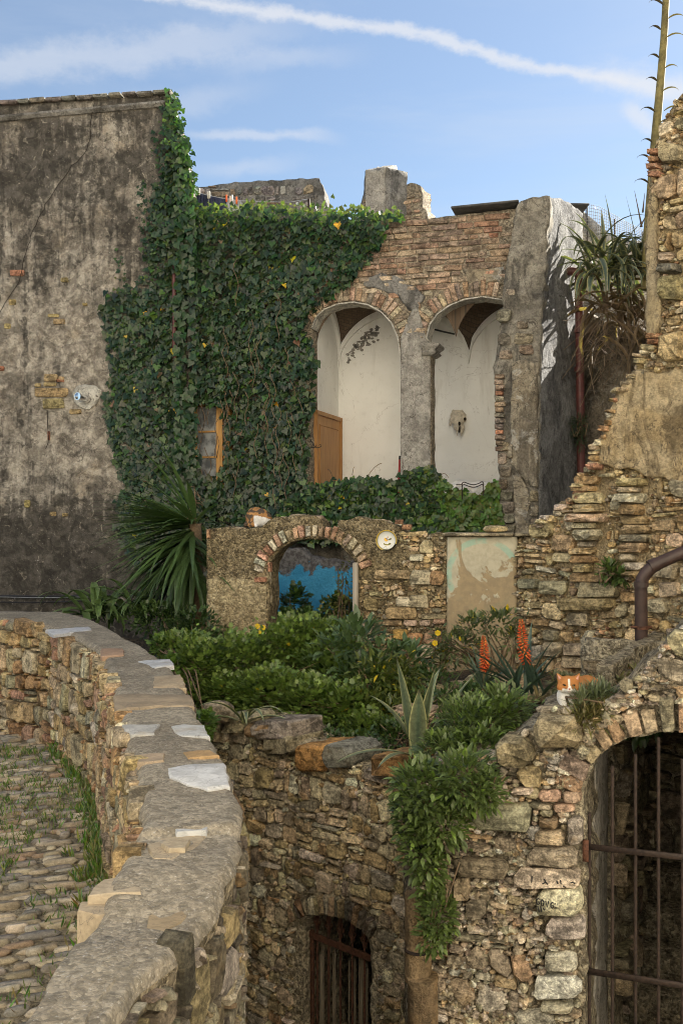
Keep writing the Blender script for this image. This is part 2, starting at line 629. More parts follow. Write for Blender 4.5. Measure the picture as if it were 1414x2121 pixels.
def mat_stone(name='stone_mat', src='col', lich=0.5, bstr=0.7, sc=1.0, con=1.0):
    m, t, b = mat_base(name, .93, .2)
    p = t.pos(); c = attr(t, src)
    n1 = t.noise(6 * sc, p, 6, .65, .4); n2 = t.noise(28 * sc, p, 6, .7); n3 = t.noise(90 * sc, p, 4, .7)
    st = t.noise(1.0, t.scalevec(p, (9 * sc, 9 * sc, 38 * sc)), 4, .6, .8)
    k = t.math('ADD', t.math('MULTIPLY', n1, .55), t.math('ADD', t.math('MULTIPLY', n2, .55), t.math('MULTIPLY', st, .35)))
    k = t.ramp(k, .60, .86, 1 - .62 * con, 1 + .58 * con)
    k = t.math('MULTIPLY', k, t.ramp(n3, .38, .62, 1 - .25 * con, 1 + .25 * con))
    cc = t.node('ShaderNodeVectorMath', operation='SCALE'); t.link(c, cc.inputs[0]); t.link(k, cc.inputs['Scale'])
    c1 = cc.outputs[0]
    # pale crust, rust tint and dark lichen
    c1 = t.mix(t.ramp(t.noise(15 * sc, p, 5, .7, .5), .60, .72, 0, lich), c1, (.50, .45, .35))
    c1 = t.mix(t.ramp(t.noise(5 * sc, t.vmath('ADD', p, (3, 1, 7)), 5, .7, .5), .60, .74, 0, .42 * con), c1, (.11, .092, .065))
    c1 = t.mix(t.ramp(t.noise(7 * sc, t.vmath('ADD', p, (9, 4, 2)), 4, .6), .60, .75, 0, .28 * con), c1, (.38, .25, .10))
    cr = t.noise(4.5 * sc, t.vmath('ADD', p, (2, 6, 1)), 5, .6, 1.2)
    c1 = t.mix(t.ramp(t.math('ABSOLUTE', t.math('SUBTRACT', cr, .5)), .009, .003, 0, .42 * con), c1, (.05, .04, .03))
    t.link(c1, b.inputs['Base Color'])
    h = t.math('ADD', t.math('MULTIPLY', n2, .7), t.math('ADD', t.math('MULTIPLY', n3, .3), t.math('MULTIPLY', st, .5)))
    bump(t, b, h, bstr, .03)
    return m


def grit(t, p, scale, lo=.62, hi=1.45):
    """brightness factor that differs from pebble to pebble"""
    v = t.node('ShaderNodeTexVoronoi', feature='F1'); v.inputs['Scale'].default_value = scale
    t.link(p, v.inputs['Vector'])
    x = t.node('ShaderNodeSeparateXYZ'); t.link(v.outputs['Color'], x.inputs[0])
    return t.ramp(x.outputs[0], 0.0, 1.0, lo, hi), v.outputs['Distance']


def cracks(t, p, scale, w=.010, off=(0, 0, 0)):
    n = t.noise(scale, t.vmath('ADD', p, off), 5, .6, .9)
    return t.ramp(t.math('ABSOLUTE', t.math('SUBTRACT', n, .5)), w, w * .25)


def scaled(t, c, k):
    n = t.node('ShaderNodeVectorMath', operation='SCALE'); t.inp(n.inputs[0], c); t.link(k, n.inputs['Scale']); return n.outputs[0]


def mat_mortar(name, c0, c1, c2, bstr=.9, grit_amt=1.0, scale=1.0):
    m, t, b = mat_base(name, .96, .15)
    p = t.pos()
    pw = t.vmath('ADD', p, t.scalevec(t.noise(30, p, 3, .6, out=1), (.02, .02, .02)))
    a = t.noise(2.2 * scale, p, 5, .62, .3); bb = t.noise(14 * scale, p, 5, .7); g = t.noise(60, p, 4, .75)
    k1, d1 = grit(t, pw, 46 * scale, 1 - .42 * grit_amt, 1 + .50 * grit_amt)
    c = t.mix(t.ramp(a, .38, .62), c0, c1)
    c = t.mix(t.ramp(bb, .47, .62, 0, .85), c, c2)
    c = scaled(t, c, k1)
    c = t.mix(t.ramp(g, .58, .68, 0, .6 * grit_amt), c, (.52, .48, .39))
    c = t.mix(t.ramp(t.noise(36, t.vmath('ADD', p, (5, 5, 5)), 4, .7), .56, .66, 0, .75 * grit_amt), c, (.06, .052, .04))
    c = t.mix(t.math('MULTIPLY', cracks(t, p, 5 * scale, .012), .6), c, (.05, .042, .03))
    t.link(c, b.inputs['Base Color'])
    h = t.math('ADD', t.math('MULTIPLY', bb, .8), t.math('ADD', t.math('MULTIPLY', g, .5), t.math('MULTIPLY', d1, -.6)))
    bump(t, b, h, bstr, .045)
    return m


def mat_leaf(name, src='col', gloss=.38, trans=.35):
    m, t, b = mat_base(name, gloss, .45)
    c = attr(t, src); p = t.pos()
    k = t.ramp(t.noise(45, p, 3, .6), .3, .7, .75, 1.2)
    sc = t.node('ShaderNodeVectorMath', operation='SCALE'); t.link(c, sc.inputs[0]); t.link(k, sc.inputs['Scale'])
    t.link(sc.outputs[0], b.inputs['Base Color'])
    tr = t.node('ShaderNodeBsdfTranslucent')
    t.link(t.mix(1.0, sc.outputs[0], (1.5, 1.7, .5), 'MULTIPLY'), tr.inputs['Color'])
    mx = t.node('ShaderNodeMixShader'); mx.inputs[0].default_value = trans
    t.link(b.outputs[0], mx.inputs[1]); t.link(tr.outputs[0], mx.inputs[2])
    t.link(mx.outputs[0], t.n['Material Output'].inputs[0])
    return m


def mat_plain(name, col, rough=.6, spec=.4, metal=0.0, var=.25, scale=20, bstr=.15):
    m, t, b = mat_base(name, rough, spec)
    p = t.pos(); n = t.noise(scale, p, 5, .65, .3)
    c = t.mix(t.ramp(n, .3, .7), tuple(x * (1 - var) for x in col), tuple(min(1, x * (1 + var)) for x in col))
    t.link(c, b.inputs['Base Color']); b.inputs['Metallic'].default_value = metal
    if bstr: bump(t, b, n, bstr, .01)
    return m


def mat_col(name, rough=.8, spec=.25, src='col', bstr=.2, bscale=60, var=.2):
    m, t, b = mat_base(name, rough, spec)
    c = attr(t, src); n = t.noise(bscale, t.pos(), 4, .65)
    k = t.ramp(n, .3, .7, 1 - var, 1 + var)
    sc = t.node('ShaderNodeVectorMath', operation='SCALE'); t.link(c, sc.inputs[0]); t.link(k, sc.inputs['Scale'])
    t.link(sc.outputs[0], b.inputs['Base Color'])
    if bstr: bump(t, b, n, bstr, .01)
    return m


def mat_old_plaster():
    """weathered render of the house on the left: grey beige, black weather stains, peeled spots"""
    m, t, b = mat_base('weathered_render', .97, .12)
    p = t.pos()
    x = t.node('ShaderNodeSeparateXYZ'); t.link(p, x.inputs[0]); zz = x.outputs[2]
    big = t.noise(.75, t.scalevec(p, (1.0, 1.0, 1.35)), 6, .62, .6)
    mid = t.noise(3.2, p, 8, .68, .7)
    fine = t.noise(13, p, 8, .72, .6)
    dots = t.noise(34, p, 5, .7)
    streak = t.noise(1.0, t.scalevec(p, (5.5, 5.5, .55)), 6, .65, .5)
    c = t.mix(t.ramp(mid, .38, .60), (.205, .178, .145), (.37, .335, .28))
    c = t.mix(t.ramp(fine, .47, .60, 0, .8), c, (.43, .385, .315))
    c = t.mix(t.ramp(t.noise(18, t.vmath('ADD', p, (4, 4, 9)), 6, .7, .5), .54, .66, 0, .45), c, (.14, .12, .095))
    # warm bare patches
    c = t.mix(t.ramp(t.noise(1.7, t.vmath('ADD', p, (7, 2, 5)), 7, .68, .6), .56, .70, 0, .30), c, (.36, .275, .17))
    # black weather stain: broad clouds broken up finely, heavier high up and low down
    hi = t.ramp(zz, 2.0, 4.6, 0, .06); lo = t.ramp(zz, .5, -.6, 0, .16)
    k = t.math('ADD', t.math('MULTIPLY', big, .42), t.math('ADD', t.math('MULTIPLY', mid, .33), t.math('ADD', t.math('MULTIPLY', fine, .26), t.math('MULTIPLY', t.math('SUBTRACT', streak, .25), .32))))
    k = t.math('ADD', k, t.math('ADD', hi, lo))
    c = t.mix(t.ramp(k, .582, .670, 0, .85), c, (.046, .042, .037))
    # peeled pale chips and white specks
    c = t.mix(t.ramp(t.noise(9, t.vmath('ADD', p, (1, 8, 3)), 6, .7, .9), .60, .66, 0, .55), c, (.44, .39, .31))
    c = t.mix(t.ramp(dots, .66, .70, 0, .8), c, (.62, .60, .56))
    c = scaled(t, c, t.ramp(t.noise(24, p, 5, .72), .38, .62, .86, 1.14))
    c = scaled(t, c, t.ramp(t.noise(5.5, t.vmath('ADD', p, (6, 2, 2)), 6, .62, .8), .40, .60, .66, 1.30))
    c = t.mix(t.math('MULTIPLY', cracks(t, p, 2.2, .008), .6), c, (.05, .045, .038))
    t.link(c, b.inputs['Base Color'])
    h = t.math('ADD', t.math('MULTIPLY', mid, .8), t.math('ADD', t.math('MULTIPLY', fine, .7), t.math('MULTIPLY', dots, .3)))
    bump(t, b, h, .9, .05)
    return m


def mat_lime(name='lime_white', peel=True):
    m, t, b = mat_base(name, .93, .2)
    p = t.pos(); n = t.noise(1.3, p, 6, .6, .3); f = t.noise(9, p, 6, .65)
    c = t.mix(t.ramp(n, .35, .68), (.91, .905, .87), (.83, .825, .785))
    c = t.mix(t.ramp(f, .55, .8, 0, .45), c, (.60, .585, .54))
    st = t.noise(1.0, t.scalevec(p, (3.5, 3.5, .5)), 5, .65, .5)
    c = t.mix(t.ramp(st, .55, .70, 0, .35), c, (.50, .47, .42))
    c = t.mix(t.math('MULTIPLY', cracks(t, p, 1.2, .004), .35), c, (.35, .32, .28))
    t.link(c, b.inputs['Base Color']); bump(t, b, f, .25, .02)
    return m


def mat_cement(name, c0, c1, stain=(.05, .045, .04), amt=.6, white=0.0, sc=1.0):
    m, t, b = mat_base(name, .95, .15)
    p = t.pos(); n = t.noise(2.0 * sc, p, 6, .65, .6); f = t.noise(10 * sc, p, 6, .72, .5); g = t.noise(42, p, 4, .72)
    s = t.noise(1.3 * sc, t.scalevec(p, (2.2, 2.2, .8)), 7, .70, .8)
    c = t.mix(t.ramp(n, .40, .60), c0, c1)
    c = t.mix(t.ramp(s, .50, .60, 0, amt), c, stain)
    if white: c = t.mix(t.ramp(t.noise(2.6 * sc, t.vmath('ADD', p, (4, 9, 1)), 8, .72, .9), .52, .57, 0, white), c, (.66, .64, .58))
    c = scaled(t, c, t.ramp(t.math('ADD', t.math('MULTIPLY', f, .6), t.math('MULTIPLY', g, .4)), .40, .60, .70, 1.28))
    c = t.mix(t.math('MULTIPLY', cracks(t, p, 2.4 * sc, .008, (3, 1, 4)), .7), c, (.06, .05, .04))
    c = t.mix(t.ramp(t.noise(26, t.vmath('ADD', p, (1, 2, 3)), 4, .7), .60, .68, 0, .6), c, tuple(x * .35 for x in c0))
    t.link(c, b.inputs['Base Color'])
    bump(t, b, t.math('ADD', f, t.math('MULTIPLY', g, .6)), .9, .05)
    return m


def mat_slate():
    """riven slate: even tone, fine ripples, a little brown staining"""
    m, t, b = mat_base('slate_mat', .7, .3)
    p = t.pos(); c = attr(t); n = t.noise(9, p, 5, .6, .6); f = t.noise(40, t.scalevec(p, (1, 2.5, 1)), 5, .65, .5)
    c = scaled(t, c, t.ramp(t.math('ADD', t.math('MULTIPLY', n, .5), t.math('MULTIPLY', f, .5)), .38, .62, .80, 1.18))
    c = t.mix(t.ramp(t.noise(5, t.vmath('ADD', p, (2, 2, 2)), 5, .65), .55, .70, 0, .45), c, (.34, .27, .18))
    c = t.mix(t.math('MULTIPLY', cracks(t, p, 6, .006), .5), c, (.10, .09, .08))
    t.link(c, b.inputs['Base Color']); bump(t, b, f, .4, .01)
    return m


def mat_vault():
    m, t, b = mat_base('vault_brick', .95, .15)
    br = t.node('ShaderNodeTexBrick'); br.inputs['Scale'].default_value = 7
    t.link(t.scalevec(t.pos(), (1, 1, 0)), br.inputs['Vector'])
    br.inputs['Color1'].default_value = (.12, .085, .06, 1); br.inputs['Color2'].default_value = (.16, .12, .085, 1)
    br.inputs['Mortar'].default_value = (.075, .062, .05, 1)
    t.link(br.outputs[0], b.inputs['Base Color'])
    return m


def mat_cap():
    """pebbly concrete on top of the parapet"""
    m, t, b = mat_base('pebble_concrete', .92, .2)
    p = t.pos(); n = t.noise(2.6, p, 6, .62, .3); f = t.noise(20, p, 6, .72); g = t.noise(85, p, 4, .7)
    pw = t.vmath('ADD', p, t.scalevec(t.noise(18, p, 3, .6, out=1), (.03, .03, .03)))
    k1, d1 = grit(t, pw, 58, .80, 1.24); k2, d2 = grit(t, pw, 130, .86, 1.18)
    c = t.mix(t.ramp(n, .38, .62), (.215, .185, .14), (.295, .26, .20))
    c = scaled(t, scaled(t, c, k1), k2)
    c = t.mix(t.ramp(f, .50, .62, 0, .6), c, (.15, .132, .10))
    c = t.mix(t.ramp(t.math('ADD', d1, t.math('MULTIPLY', f, .3)), .30, .22, 0, .45), c, (.50, .47, .40))
    c = t.mix(t.ramp(t.noise(7, t.vmath('ADD', p, (2, 2, 9)), 6, .7, .4), .54, .66, 0, .55), c, (.12, .108, .085))
    c = t.mix(t.ramp(g, .60, .68, 0, .6), c, (.60, .57, .52))
    c = t.mix(t.math('MULTIPLY', cracks(t, p, 3.0, .006), .35), c, (.08, .07, .055))
    t.link(c, b.inputs['Base Color'])
    h = t.math('ADD', t.math('MULTIPLY', f, .6), t.math('ADD', t.math('MULTIPLY', d1, -.8), t.math('MULTIPLY', d2, -.3)))
    bump(t, b, h, .35, .015)
    return m


def mat_fresco(pl, arc_c, arc_r):
    """peeling painted panel: cream wash, worn brown patches, faint turquoise arc"""
    m, t, b = mat_base('faded_fresco', .93, .2)
    p = t.pos(); n = t.noise(2.3, p, 7, .62, .8); f = t.noise(16, p, 6, .68)
    c = t.mix(t.ramp(f, .35, .65), (.52, .48, .36), (.43, .39, .29))
    dd = t.vmath('DISTANCE', p, tuple(arc_c))
    ring = t.ramp(t.math('ABSOLUTE', t.math('SUBTRACT', dd, arc_r)), .035, .022)
    x = t.node('ShaderNodeSeparateXYZ'); t.link(p, x.inputs[0])
    c = t.mix(t.math('MULTIPLY', ring, t.ramp(t.noise(6, p, 4, .6), .42, .56, 0, .6)), c, (.28, .52, .42))
    low = t.ramp(x.outputs[2], arc_c[2] + .35, arc_c[2] - .55, -.06, .13)
    peel = t.ramp(t.math('ADD', n, low), .52, .545)
    c = t.mix(t.math('MULTIPLY', peel, .9), c, t.mix(t.ramp(f, .4, .6), (.36, .27, .155), (.30, .23, .14)))
    t.link(c, b.inputs['Base Color'])
    bump(t, b, t.math('ADD', t.math('MULTIPLY', peel, -.5), t.math('MULTIPLY', f, .5)), .5, .015)
    return m


def mat_blue():
    m, t, b = mat_base('blue_wash', .9, .2)
    p = t.pos(); n = t.noise(3, p, 6, .6, .6); f = t.noise(22, p, 6, .7)
    x = t.node('ShaderNodeSeparateXYZ'); t.link(p, x.inputs[0])
    c = t.mix(t.ramp(n, .35, .65), (.06, .32, .56), (.10, .44, .70))
    c = t.mix(t.ramp(f, .5, .75, 0, .5), c, (.03, .17, .30))
    gone = t.ramp(t.math('ADD', x.outputs[2], t.math('MULTIPLY', t.noise(5, p, 6, .7), .75)), -.34, -.29)
    c = t.mix(gone, c, t.mix(t.ramp(f, .4, .6), (.10, .09, .085), (.20, .19, .18)))
    t.link(c, b.inputs['Base Color']); bump(t, b, f, .8, .04)
    return m


def mat_wood(name, c0, c1):
    m, t, b = mat_base(name, .55, .35)
    p = t.pos(); g = t.noise(1, t.scalevec(p, (45, 45, 3)), 5, .6, .6)
    t.link(t.mix(t.ramp(g, .3, .7), c0, c1), b.inputs['Base Color']); bump(t, b, g, .2, .005)
    return m


def mat_glass():
    m, t, b = mat_base('dusty_glass', .18, .5)
    n = t.noise(6, t.pos(), 5, .6)
    t.link(t.mix(t.ramp(n, .35, .65), (.13, .14, .15), (.38, .40, .41)), b.inputs['Base Color'])
    t.link(t.ramp(n, .3, .7, .12, .5), b.inputs['Roughness'])
    return m


M_STONE = mat_stone()
M_STONED = mat_stone('dark_stone_mat', 'col', .15, .7, 1.0, .9)  # darker variant with less crust, for the parapet's outer side
M_COB = mat_stone('cobble_mat', 'obj', .15, .35, 1.6, .42)
M_MORT = mat_mortar('lime_mortar', (.25, .205, .135), (.35, .295, .20), (.13, .105, .07))
M_MORT_D = mat_mortar('rubble_mortar', (.25, .21, .145), (.36, .315, .225), (.13, .11, .078))  # mortar of the gate wall, its passage and the cellar lining
M_MORT_W = mat_mortar('warm_mortar', (.34, .265, .155), (.42, .335, .205), (.24, .18, .10), .8, .6)
M_ARCHP = mat_mortar('tan_render', (.35, .28, .165), (.43, .36, .225), (.23, .18, .10), .7, .7)
M_ARCHD = mat_mortar('pitted_render', (.25, .20, .115), (.32, .26, .16), (.14, .11, .065), 1.0, 1.0)
M_EARTH = mat_mortar('garden_earth', (.10, .075, .05), (.14, .105, .07), (.06, .047, .03))
M_PATHE = mat_mortar('path_earth', (.22, .185, .125), (.30, .255, .18), (.15, .125, .08), .6, .6)
M_REND = mat_old_plaster()
M_LIME = mat_lime()
M_LIMEO = mat_cement('arch_lime_edge', (.56, .53, .46), (.66, .63, .55), (.30, .27, .22), .35)
M_CEM = mat_cement('grey_cement', (.37, .345, .30), (.46, .43, .38), (.20, .185, .16), .5)
M_PIER = mat_cement('pier_cement', (.26, .235, .19), (.38, .345, .28), (.085, .08, .072), .7, 0.0, 1.3)
M_PIERL = mat_cement('pier_lime', (.36, .30, .21), (.45, .39, .29), (.09, .075, .06), .6, .5)
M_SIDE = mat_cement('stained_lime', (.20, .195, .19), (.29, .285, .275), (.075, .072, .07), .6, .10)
M_BACKW = mat_cement('dark_stained_wall', (.14, .12, .09), (.20, .17, .13), (.04, .037, .033), .6, .15)
M_GREYR = mat_cement('grey_ruin', (.21, .20, .18), (.29, .275, .25), (.07, .066, .06), .55, .1)
M_VAULT = mat_vault()
M_CAP = mat_cap()
M_BLUE = mat_blue()
M_DOOR = mat_wood('honey_wood', (.36, .17, .055), (.50, .27, .10))
M_WINW = mat_wood('orange_wood', (.50, .26, .075), (.62, .35, .12))
M_GREYW = mat_wood('grey_wood', (.30, .26, .20), (.40, .35, .28))
M_REED = mat_wood('dry_reed', (.13, .105, .075), (.30, .25, .185))
M_GLASS = mat_glass()
M_IRON = mat_plain('rusty_iron', (.036, .023, .017), .7, .4, .0, .5, 60, .3)
M_RUST = mat_plain('red_rust_iron', (.095, .042, .025), .8, .3, .0, .55, 45, .4)
M_PIPEB = mat_plain('brown_pipe', (.052, .030, .024), .50, .5, .0, .25, 14, .05)
M_PIPER = mat_plain('maroon_pipe', (.12, .040, .036), .45, .45, .0, .3, 10, .05)
M_TERRA = mat_cement('terracotta', (.30, .205, .11), (.37, .275, .165), (.12, .09, .06), .6)
M_CHROME = mat_plain('steel_flue', (.75, .76, .78), .12, .5, 1.0, .05, 20, 0)
M_BLACK = mat_plain('black_cable', (.018, .018, .02), .5, .4, 0, .2, 30, 0)
M_WIRE = mat_plain('zinc_wire', (.32, .33, .34), .5, .4, .6, .2, 30, 0)
M_BONE = mat_plain('old_bone', (.56, .50, .40), .75, .3, 0, .3, 22, .3)
M_DARK = mat_plain('hollow_dark', (.03, .024, .018), .95, .1, 0, .3, 30, 0)
M_CLOTH = mat_plain('white_cloth', (.66, .63, .57), .9, .2, 0, .12, 8, .2)
M_COLR = mat_col('painted')
M_LEAF = mat_leaf('leaf', 'col', .33, .25)
M_LEAFO = mat_leaf('leaf_single', 'obj', .33, .25)
M_BLADE = mat_leaf('blade', 'col', .40, .10)
M_DRYL = mat_leaf('dry_leaf', 'col', .7, .25)
M_TWIG = mat_plain('twig', (.17, .12, .075), .9, .2, 0, .35, 40, .2)
M_FUR = mat_col('fur', .9, .15, 'col', .5, 260, .22)

OCH = ([(.33, .235, .115), (.40, .31, .18), (.27, .185, .085), (.30, .25, .165), (.22, .18, .12), (.47, .40, .27), (.36, .19, .10), (.155, .125, .085)],
       [5, 5, 3, 4, 3, 2.2, 1.2, 1.5])
GREYOCH = ([(.30, .23, .13), (.25, .21, .15), (.34, .29, .20), (.19, .16, .12), (.42, .37, .28), (.29, .19, .10), (.135, .115, .085)],
           [4, 5, 4, 3, 2.5, 1.2, 2])
def lighter(pal, k):
    return ([tuple(min(.62, x * k) for x in c) for c in pal[0]], pal[1])


WARM = ([(.44, .335, .185), (.50, .40, .245), (.38, .265, .135), (.33, .275, .185), (.56, .49, .35), (.42, .25, .15), (.30, .225, .135)],
        [5, 5, 3.5, 2.5, 2, .5, 2])
BRICK = ([(.36, .235, .155), (.42, .31, .215), (.31, .225, .16), (.46, .37, .265), (.27, .215, .165), (.40, .20, .125)], [4, 4, 3, 5, 2, .8])
COBC = ([(.34, .285, .20), (.29, .26, .215), (.38, .32, .23), (.25, .23, .20), (.42, .365, .28), (.33, .24, .165)], [4, 3, 3, 2, 2, 1.5])

# ------------------------------------------------------------------ planes of the place
PB = Plane((0, 13.35), (390, 12.98))          # old house on the left
PL = Plane((400, 13.3), (1115, 12.05))       # arcade front
PQ = Plane((400, 13.15), (1115, 11.8))       # big pier
PA = Plane((428, 10.3), (1100, 9.6))         # garden arch wall
PW = Plane((1070, 9.6), (1414, 8.3))         # tall ruin on the right
PG = Plane((860, 5.30), (1215, 5.0))         # gate wall
PR = Plane((440, 7.6), (850, 6.3))           # cellar (retaining) wall
GZ = -2.04                                   # lane level under the parapet
TZ = -1.66                                   # garden level
LOW = -4.3                                   # lower alley


def structure(o):
    o['kind'] = 'structure'; return o


# ------------------------------------------------------------------ ground sheets
gr = [(-400, -300), (400, -300), (400, 600), (-400, 600)]
structure(build('ground', [(x, y, LOW - .02) for x, y in gr], [(0, 1, 2, 3)], M_EARTH))
structure(build('alley', [(-.6, -3, LOW), (5, -3, LOW), (5, 8, LOW), (-1.5, 8, LOW)], [(0, 1, 2, 3)], mat_mortar('bounce_paving', (.42, .37, .28), (.50, .45, .35), (.33, .29, .22), .6, .6)))  # unseen pale floor, added to bounce light up onto the cellar wall

# parapet edges: (inner pixel, outer pixel) of its top, 1 m below the eye
PAIR = [((-160, 1262), (-160, 1251)), ((0, 1280), (0, 1263)), ((112, 1300), (155, 1270)), ((203, 1345), (280, 1330)), ((220, 1390), (345, 1372)),
        ((236, 1435), (385, 1430)), ((265, 1530), (430, 1512)), ((285, 1610), (480, 1600)), ((287, 1705), (497, 1690)),
        ((242, 1765), (487, 1752)), ((196, 1850), (440, 1832)), ((150, 1905), (395, 1882)), ((105, 2000), (300, 1962)), ((60, 2100), (190, 2098)), ((10, 2230), (90, 2260))]
TOPH = [-1.0] * len(PAIR)


def top_pt(px, py, h=-1.0):
    return P(px, py, F * -h / (py - CY))


PIN = [top_pt(*a) for a, b in PAIR]; POUT = [top_pt(*b) for a, b in PAIR]


def grid_sheet(name, poly, res, zf, mat, amp=.02):
    """horizontal sheet over a polygon in XY with height function"""
    lp = resample(poly, res * 1.5); pts = list(lp)
    edges = [(i, (i + 1) % len(lp)) for i in range(len(lp))]
    xs = [p[0] for p in poly]; ys = [p[1] for p in poly]; rng = random.Random(3)
    x = min(xs)
    while x < max(xs):
        y = min(ys)
        while y < max(ys):
            q = (x + rng.uniform(-.3, .3) * res, y + rng.uniform(-.3, .3) * res)
            if inside(q, lp): pts.append(q)
            y += res
        x += res
    vo, eo, fo, *_ = delaunay_2d_cdt([Vector(p) for p in pts], edges, [], 0, 1e-5)
    V = [Vector((v.x, v.y, zf(v.x, v.y) + amp * mnoise.noise(Vector((v.x * 3, v.y * 3, 1))))) for v in vo]
    Fc = []
    for f in fo:
        c = (sum(vo[i].x for i in f) / 3, sum(vo[i].y for i in f) / 3)
        if not inside(c, lp): continue
        n = (V[f[1]] - V[f[0]]).cross(V[f[2]] - V[f[0]])
        Fc.append(tuple(f) if n.z > 0 else tuple(reversed(f)))
    return build(name, V, Fc, mat)


# lane
path_poly = [(-9, -4), (-.45, -4)] + [(p.x + .12, p.y) for p in reversed(PIN)] + [(-9, 9.6)]
path = structure(grid_sheet('path', path_poly, .18, lambda x, y: GZ + .11 * max(0, 4 - y), M_PATHE, .02))

# garden terrace, rising to a bank behind the gate wall


def terr_z(x, y):
    k = smooth(x, .55, 1.05) * smooth(y, 6.5, 5.5)
    z = TZ + .15 * smooth(x, .5, 1.5) + .42 * k
    return z


RL, RR = PR.w(-.6, 0), PR.hit(850, 1600)
gl, grr = PG.hit(905, 1600, -.3), PG.w(6.0, 0, -.3)
ter_poly = [(POUT[i].x - .1, POUT[i].y) for i in range(0, 6)] + [(PR.w(-1.0, 0, -.12).x, PR.w(-1.0, 0, -.12).y), (PR.w(0, 0, -.2).x, PR.w(0, 0, -.2).y), (RR.x, RR.y + .2),
           (gl.x, gl.y), (grr.x, grr.y), (8, 14.5), (-9, 14.5), (-9, 10.6)]
terrace = structure(grid_sheet('garden_terrace', ter_poly, .16, terr_z, M_EARTH, .05))

# ------------------------------------------------------------------ house on the left
rng = random.Random(11)
house = thing('plaster_house', 'tall weathered house wall with black-stained grey render and tile coping, left of the ivy', 'house', PB.hit(200, 1400))
hp = PB.poly([(-420, 250), (-150, 229), (0, 219), (345, 197), (352, 215), (366, 262), (385, 345), (392, 420), (393, 1480), (-420, 1480)])
V, Fc = wall_body(PB, hp, res=.09, thick=.38, amp=.022, freq=2.6, seed=1.0, edge=.015)
build('wall', V, Fc, M_REND, house)
# ledge under the coping
pts = [PB.hit(x, lerp(247, 216, x / 345.0), .01) for x in (-400, -200, 0, 120, 240, 345)]
LV, LF = [], []
for i, p in enumerate(pts):
    for (o, z) in ((0, .03), (.05, .03), (.055, 0), (.02, -.035), (-.03, -.04)):
        LV.append(p + PB.N * o + Vector((0, 0, z)))
for i in range(len(pts) - 1):
    for k in range(4): LF.append((i * 5 + k, i * 5 + k + 1, (i + 1) * 5 + k + 1, (i + 1) * 5 + k))
build('ledge', LV, LF, M_GREYR, house, smooth_angle=30)
u = PB.uz(-400, 250)[0]; u_end = PB.uz(348, 196)[0]
ua, za = PB.uz(0, 218); ub, zb = PB.uz(345, 195)
while u < u_end:
    w = rng.uniform(.16, .26); z = lerp(za, zb, (u + w / 2 - ua) / (ub - ua))
    V, Fc = bevel_box(PB.w(u + w / 2, z + .015 + rng.uniform(-.006, .006), -.14), w - .012, .42, .055, PB.U.copy(), PB.N.copy(), b=.014)
    V = [v + Vector((rng.uniform(-.006, .006), rng.uniform(-.006, .006), rng.uniform(-.006, .006))) for v in V]
    build('coping_tile', V, Fc, M_STONE, house, cols=jitter_col((.20, .18, .155), rng), smooth_angle=40)
    u += w


def px_quad(pl, x0, y0, x1, y1):
    return [pl.uz(x0, y1), pl.uz(x1, y1), pl.uz(x1, y0), pl.uz(x0, y0)]


def single_stone(parent, pl, x0, y0, x1, y1, col, out=.02, name='stone', mat=None, cham=.25, sink=.04, inset=.14):
    pg = quad_poly(px_quad(pl, x0, y0, x1, y1), .004, rng, cham)
    V, Fc = stone_geo(pl, pg, out, rng, sink, inset, .25)
    return build(name, V, Fc, mat or M_STONE, parent, cols=jitter_col(col, rng, .1), smooth_angle=38)


for q in [(92, 775, 121, 790), (92, 792, 118, 800), (74, 803, 142, 823), (90, 826, 134, 847), (74, 794, 86, 802), (145, 847, 170, 858), (123, 780, 134, 788),
          (112, 660, 136, 672)]:
    single_stone(house, PB, *q, (.31, .235, .125), .03)
for q in [(22, 559, 52, 572), (0, 758, 10, 768), (118, 785, 134, 792), (100, 893, 105, 912)]:
    single_stone(house, PB, *q, (.30, .14, .09), .028, 'brick')
for q in [(10, 670, 24, 682), (20, 620, 34, 632), (127, 575, 142, 585), (104, 1060, 118, 1069), (52, 1036, 64, 1052), (130, 1063, 142, 1070), (172, 627, 182, 634), (100, 650, 124, 658)]:
    single_stone(house, PB, *q, (.34, .26, .12), .022)
# long cracks
for pts in ([(197, 215), (192, 258), (186, 300), (170, 330), (150, 345), (134, 370), (118, 395), (98, 425), (82, 455), (68, 490), (58, 525), (50, 560), (36, 595), (8, 640), (-10, 660)],
            [(101, 850), (100, 870), (102, 895), (99, 930)]):
    vs = [PB.hit(x + rng.uniform(-3, 3), y, .036) for x, y in resample(pts, 12, False)]
    V, Fc = tube(vs, .0042, 4); build('crack', V, Fc, M_DARK, house)

# ------------------------------------------------------------------ arcade house
arc = thing('arcade_house', 'ruined brick house front with two plastered arches over a white loggia', 'house', PL.hit(850, 1400))
h1 = PL.poly([(645, 1130), (645, 680), (655, 655), (672, 640), (700, 629), (732, 625), (762, 630), (790, 645), (812, 668), (826, 700), (831, 740), (831, 1130)])
h2 = PL.poly([(893, 1130), (893, 716), (882, 700), (889, 672), (905, 650), (930, 632), (962, 619), (1000, 614), (1040, 620), (1062, 640), (1070, 700), (1070, 1130)])
ap = PL.poly([(380, 447), (600, 452), (820, 459), (860, 456), (945, 446), (1010, 438), (1082, 431), (1088, 1480), (380, 1480)])
holes = [h1, h2]
holes = [[(u, max(z, -.75)) for u, z in h] for h in holes]
win_h = PL.poly([(404, 834), (482, 834), (482, 1000), (404, 1000)])
V, Fc = wall_body(PL, ap, holes + [win_h], res=.06, thick=.24, amp=.018, freq=5, seed=2.0)
midx = []
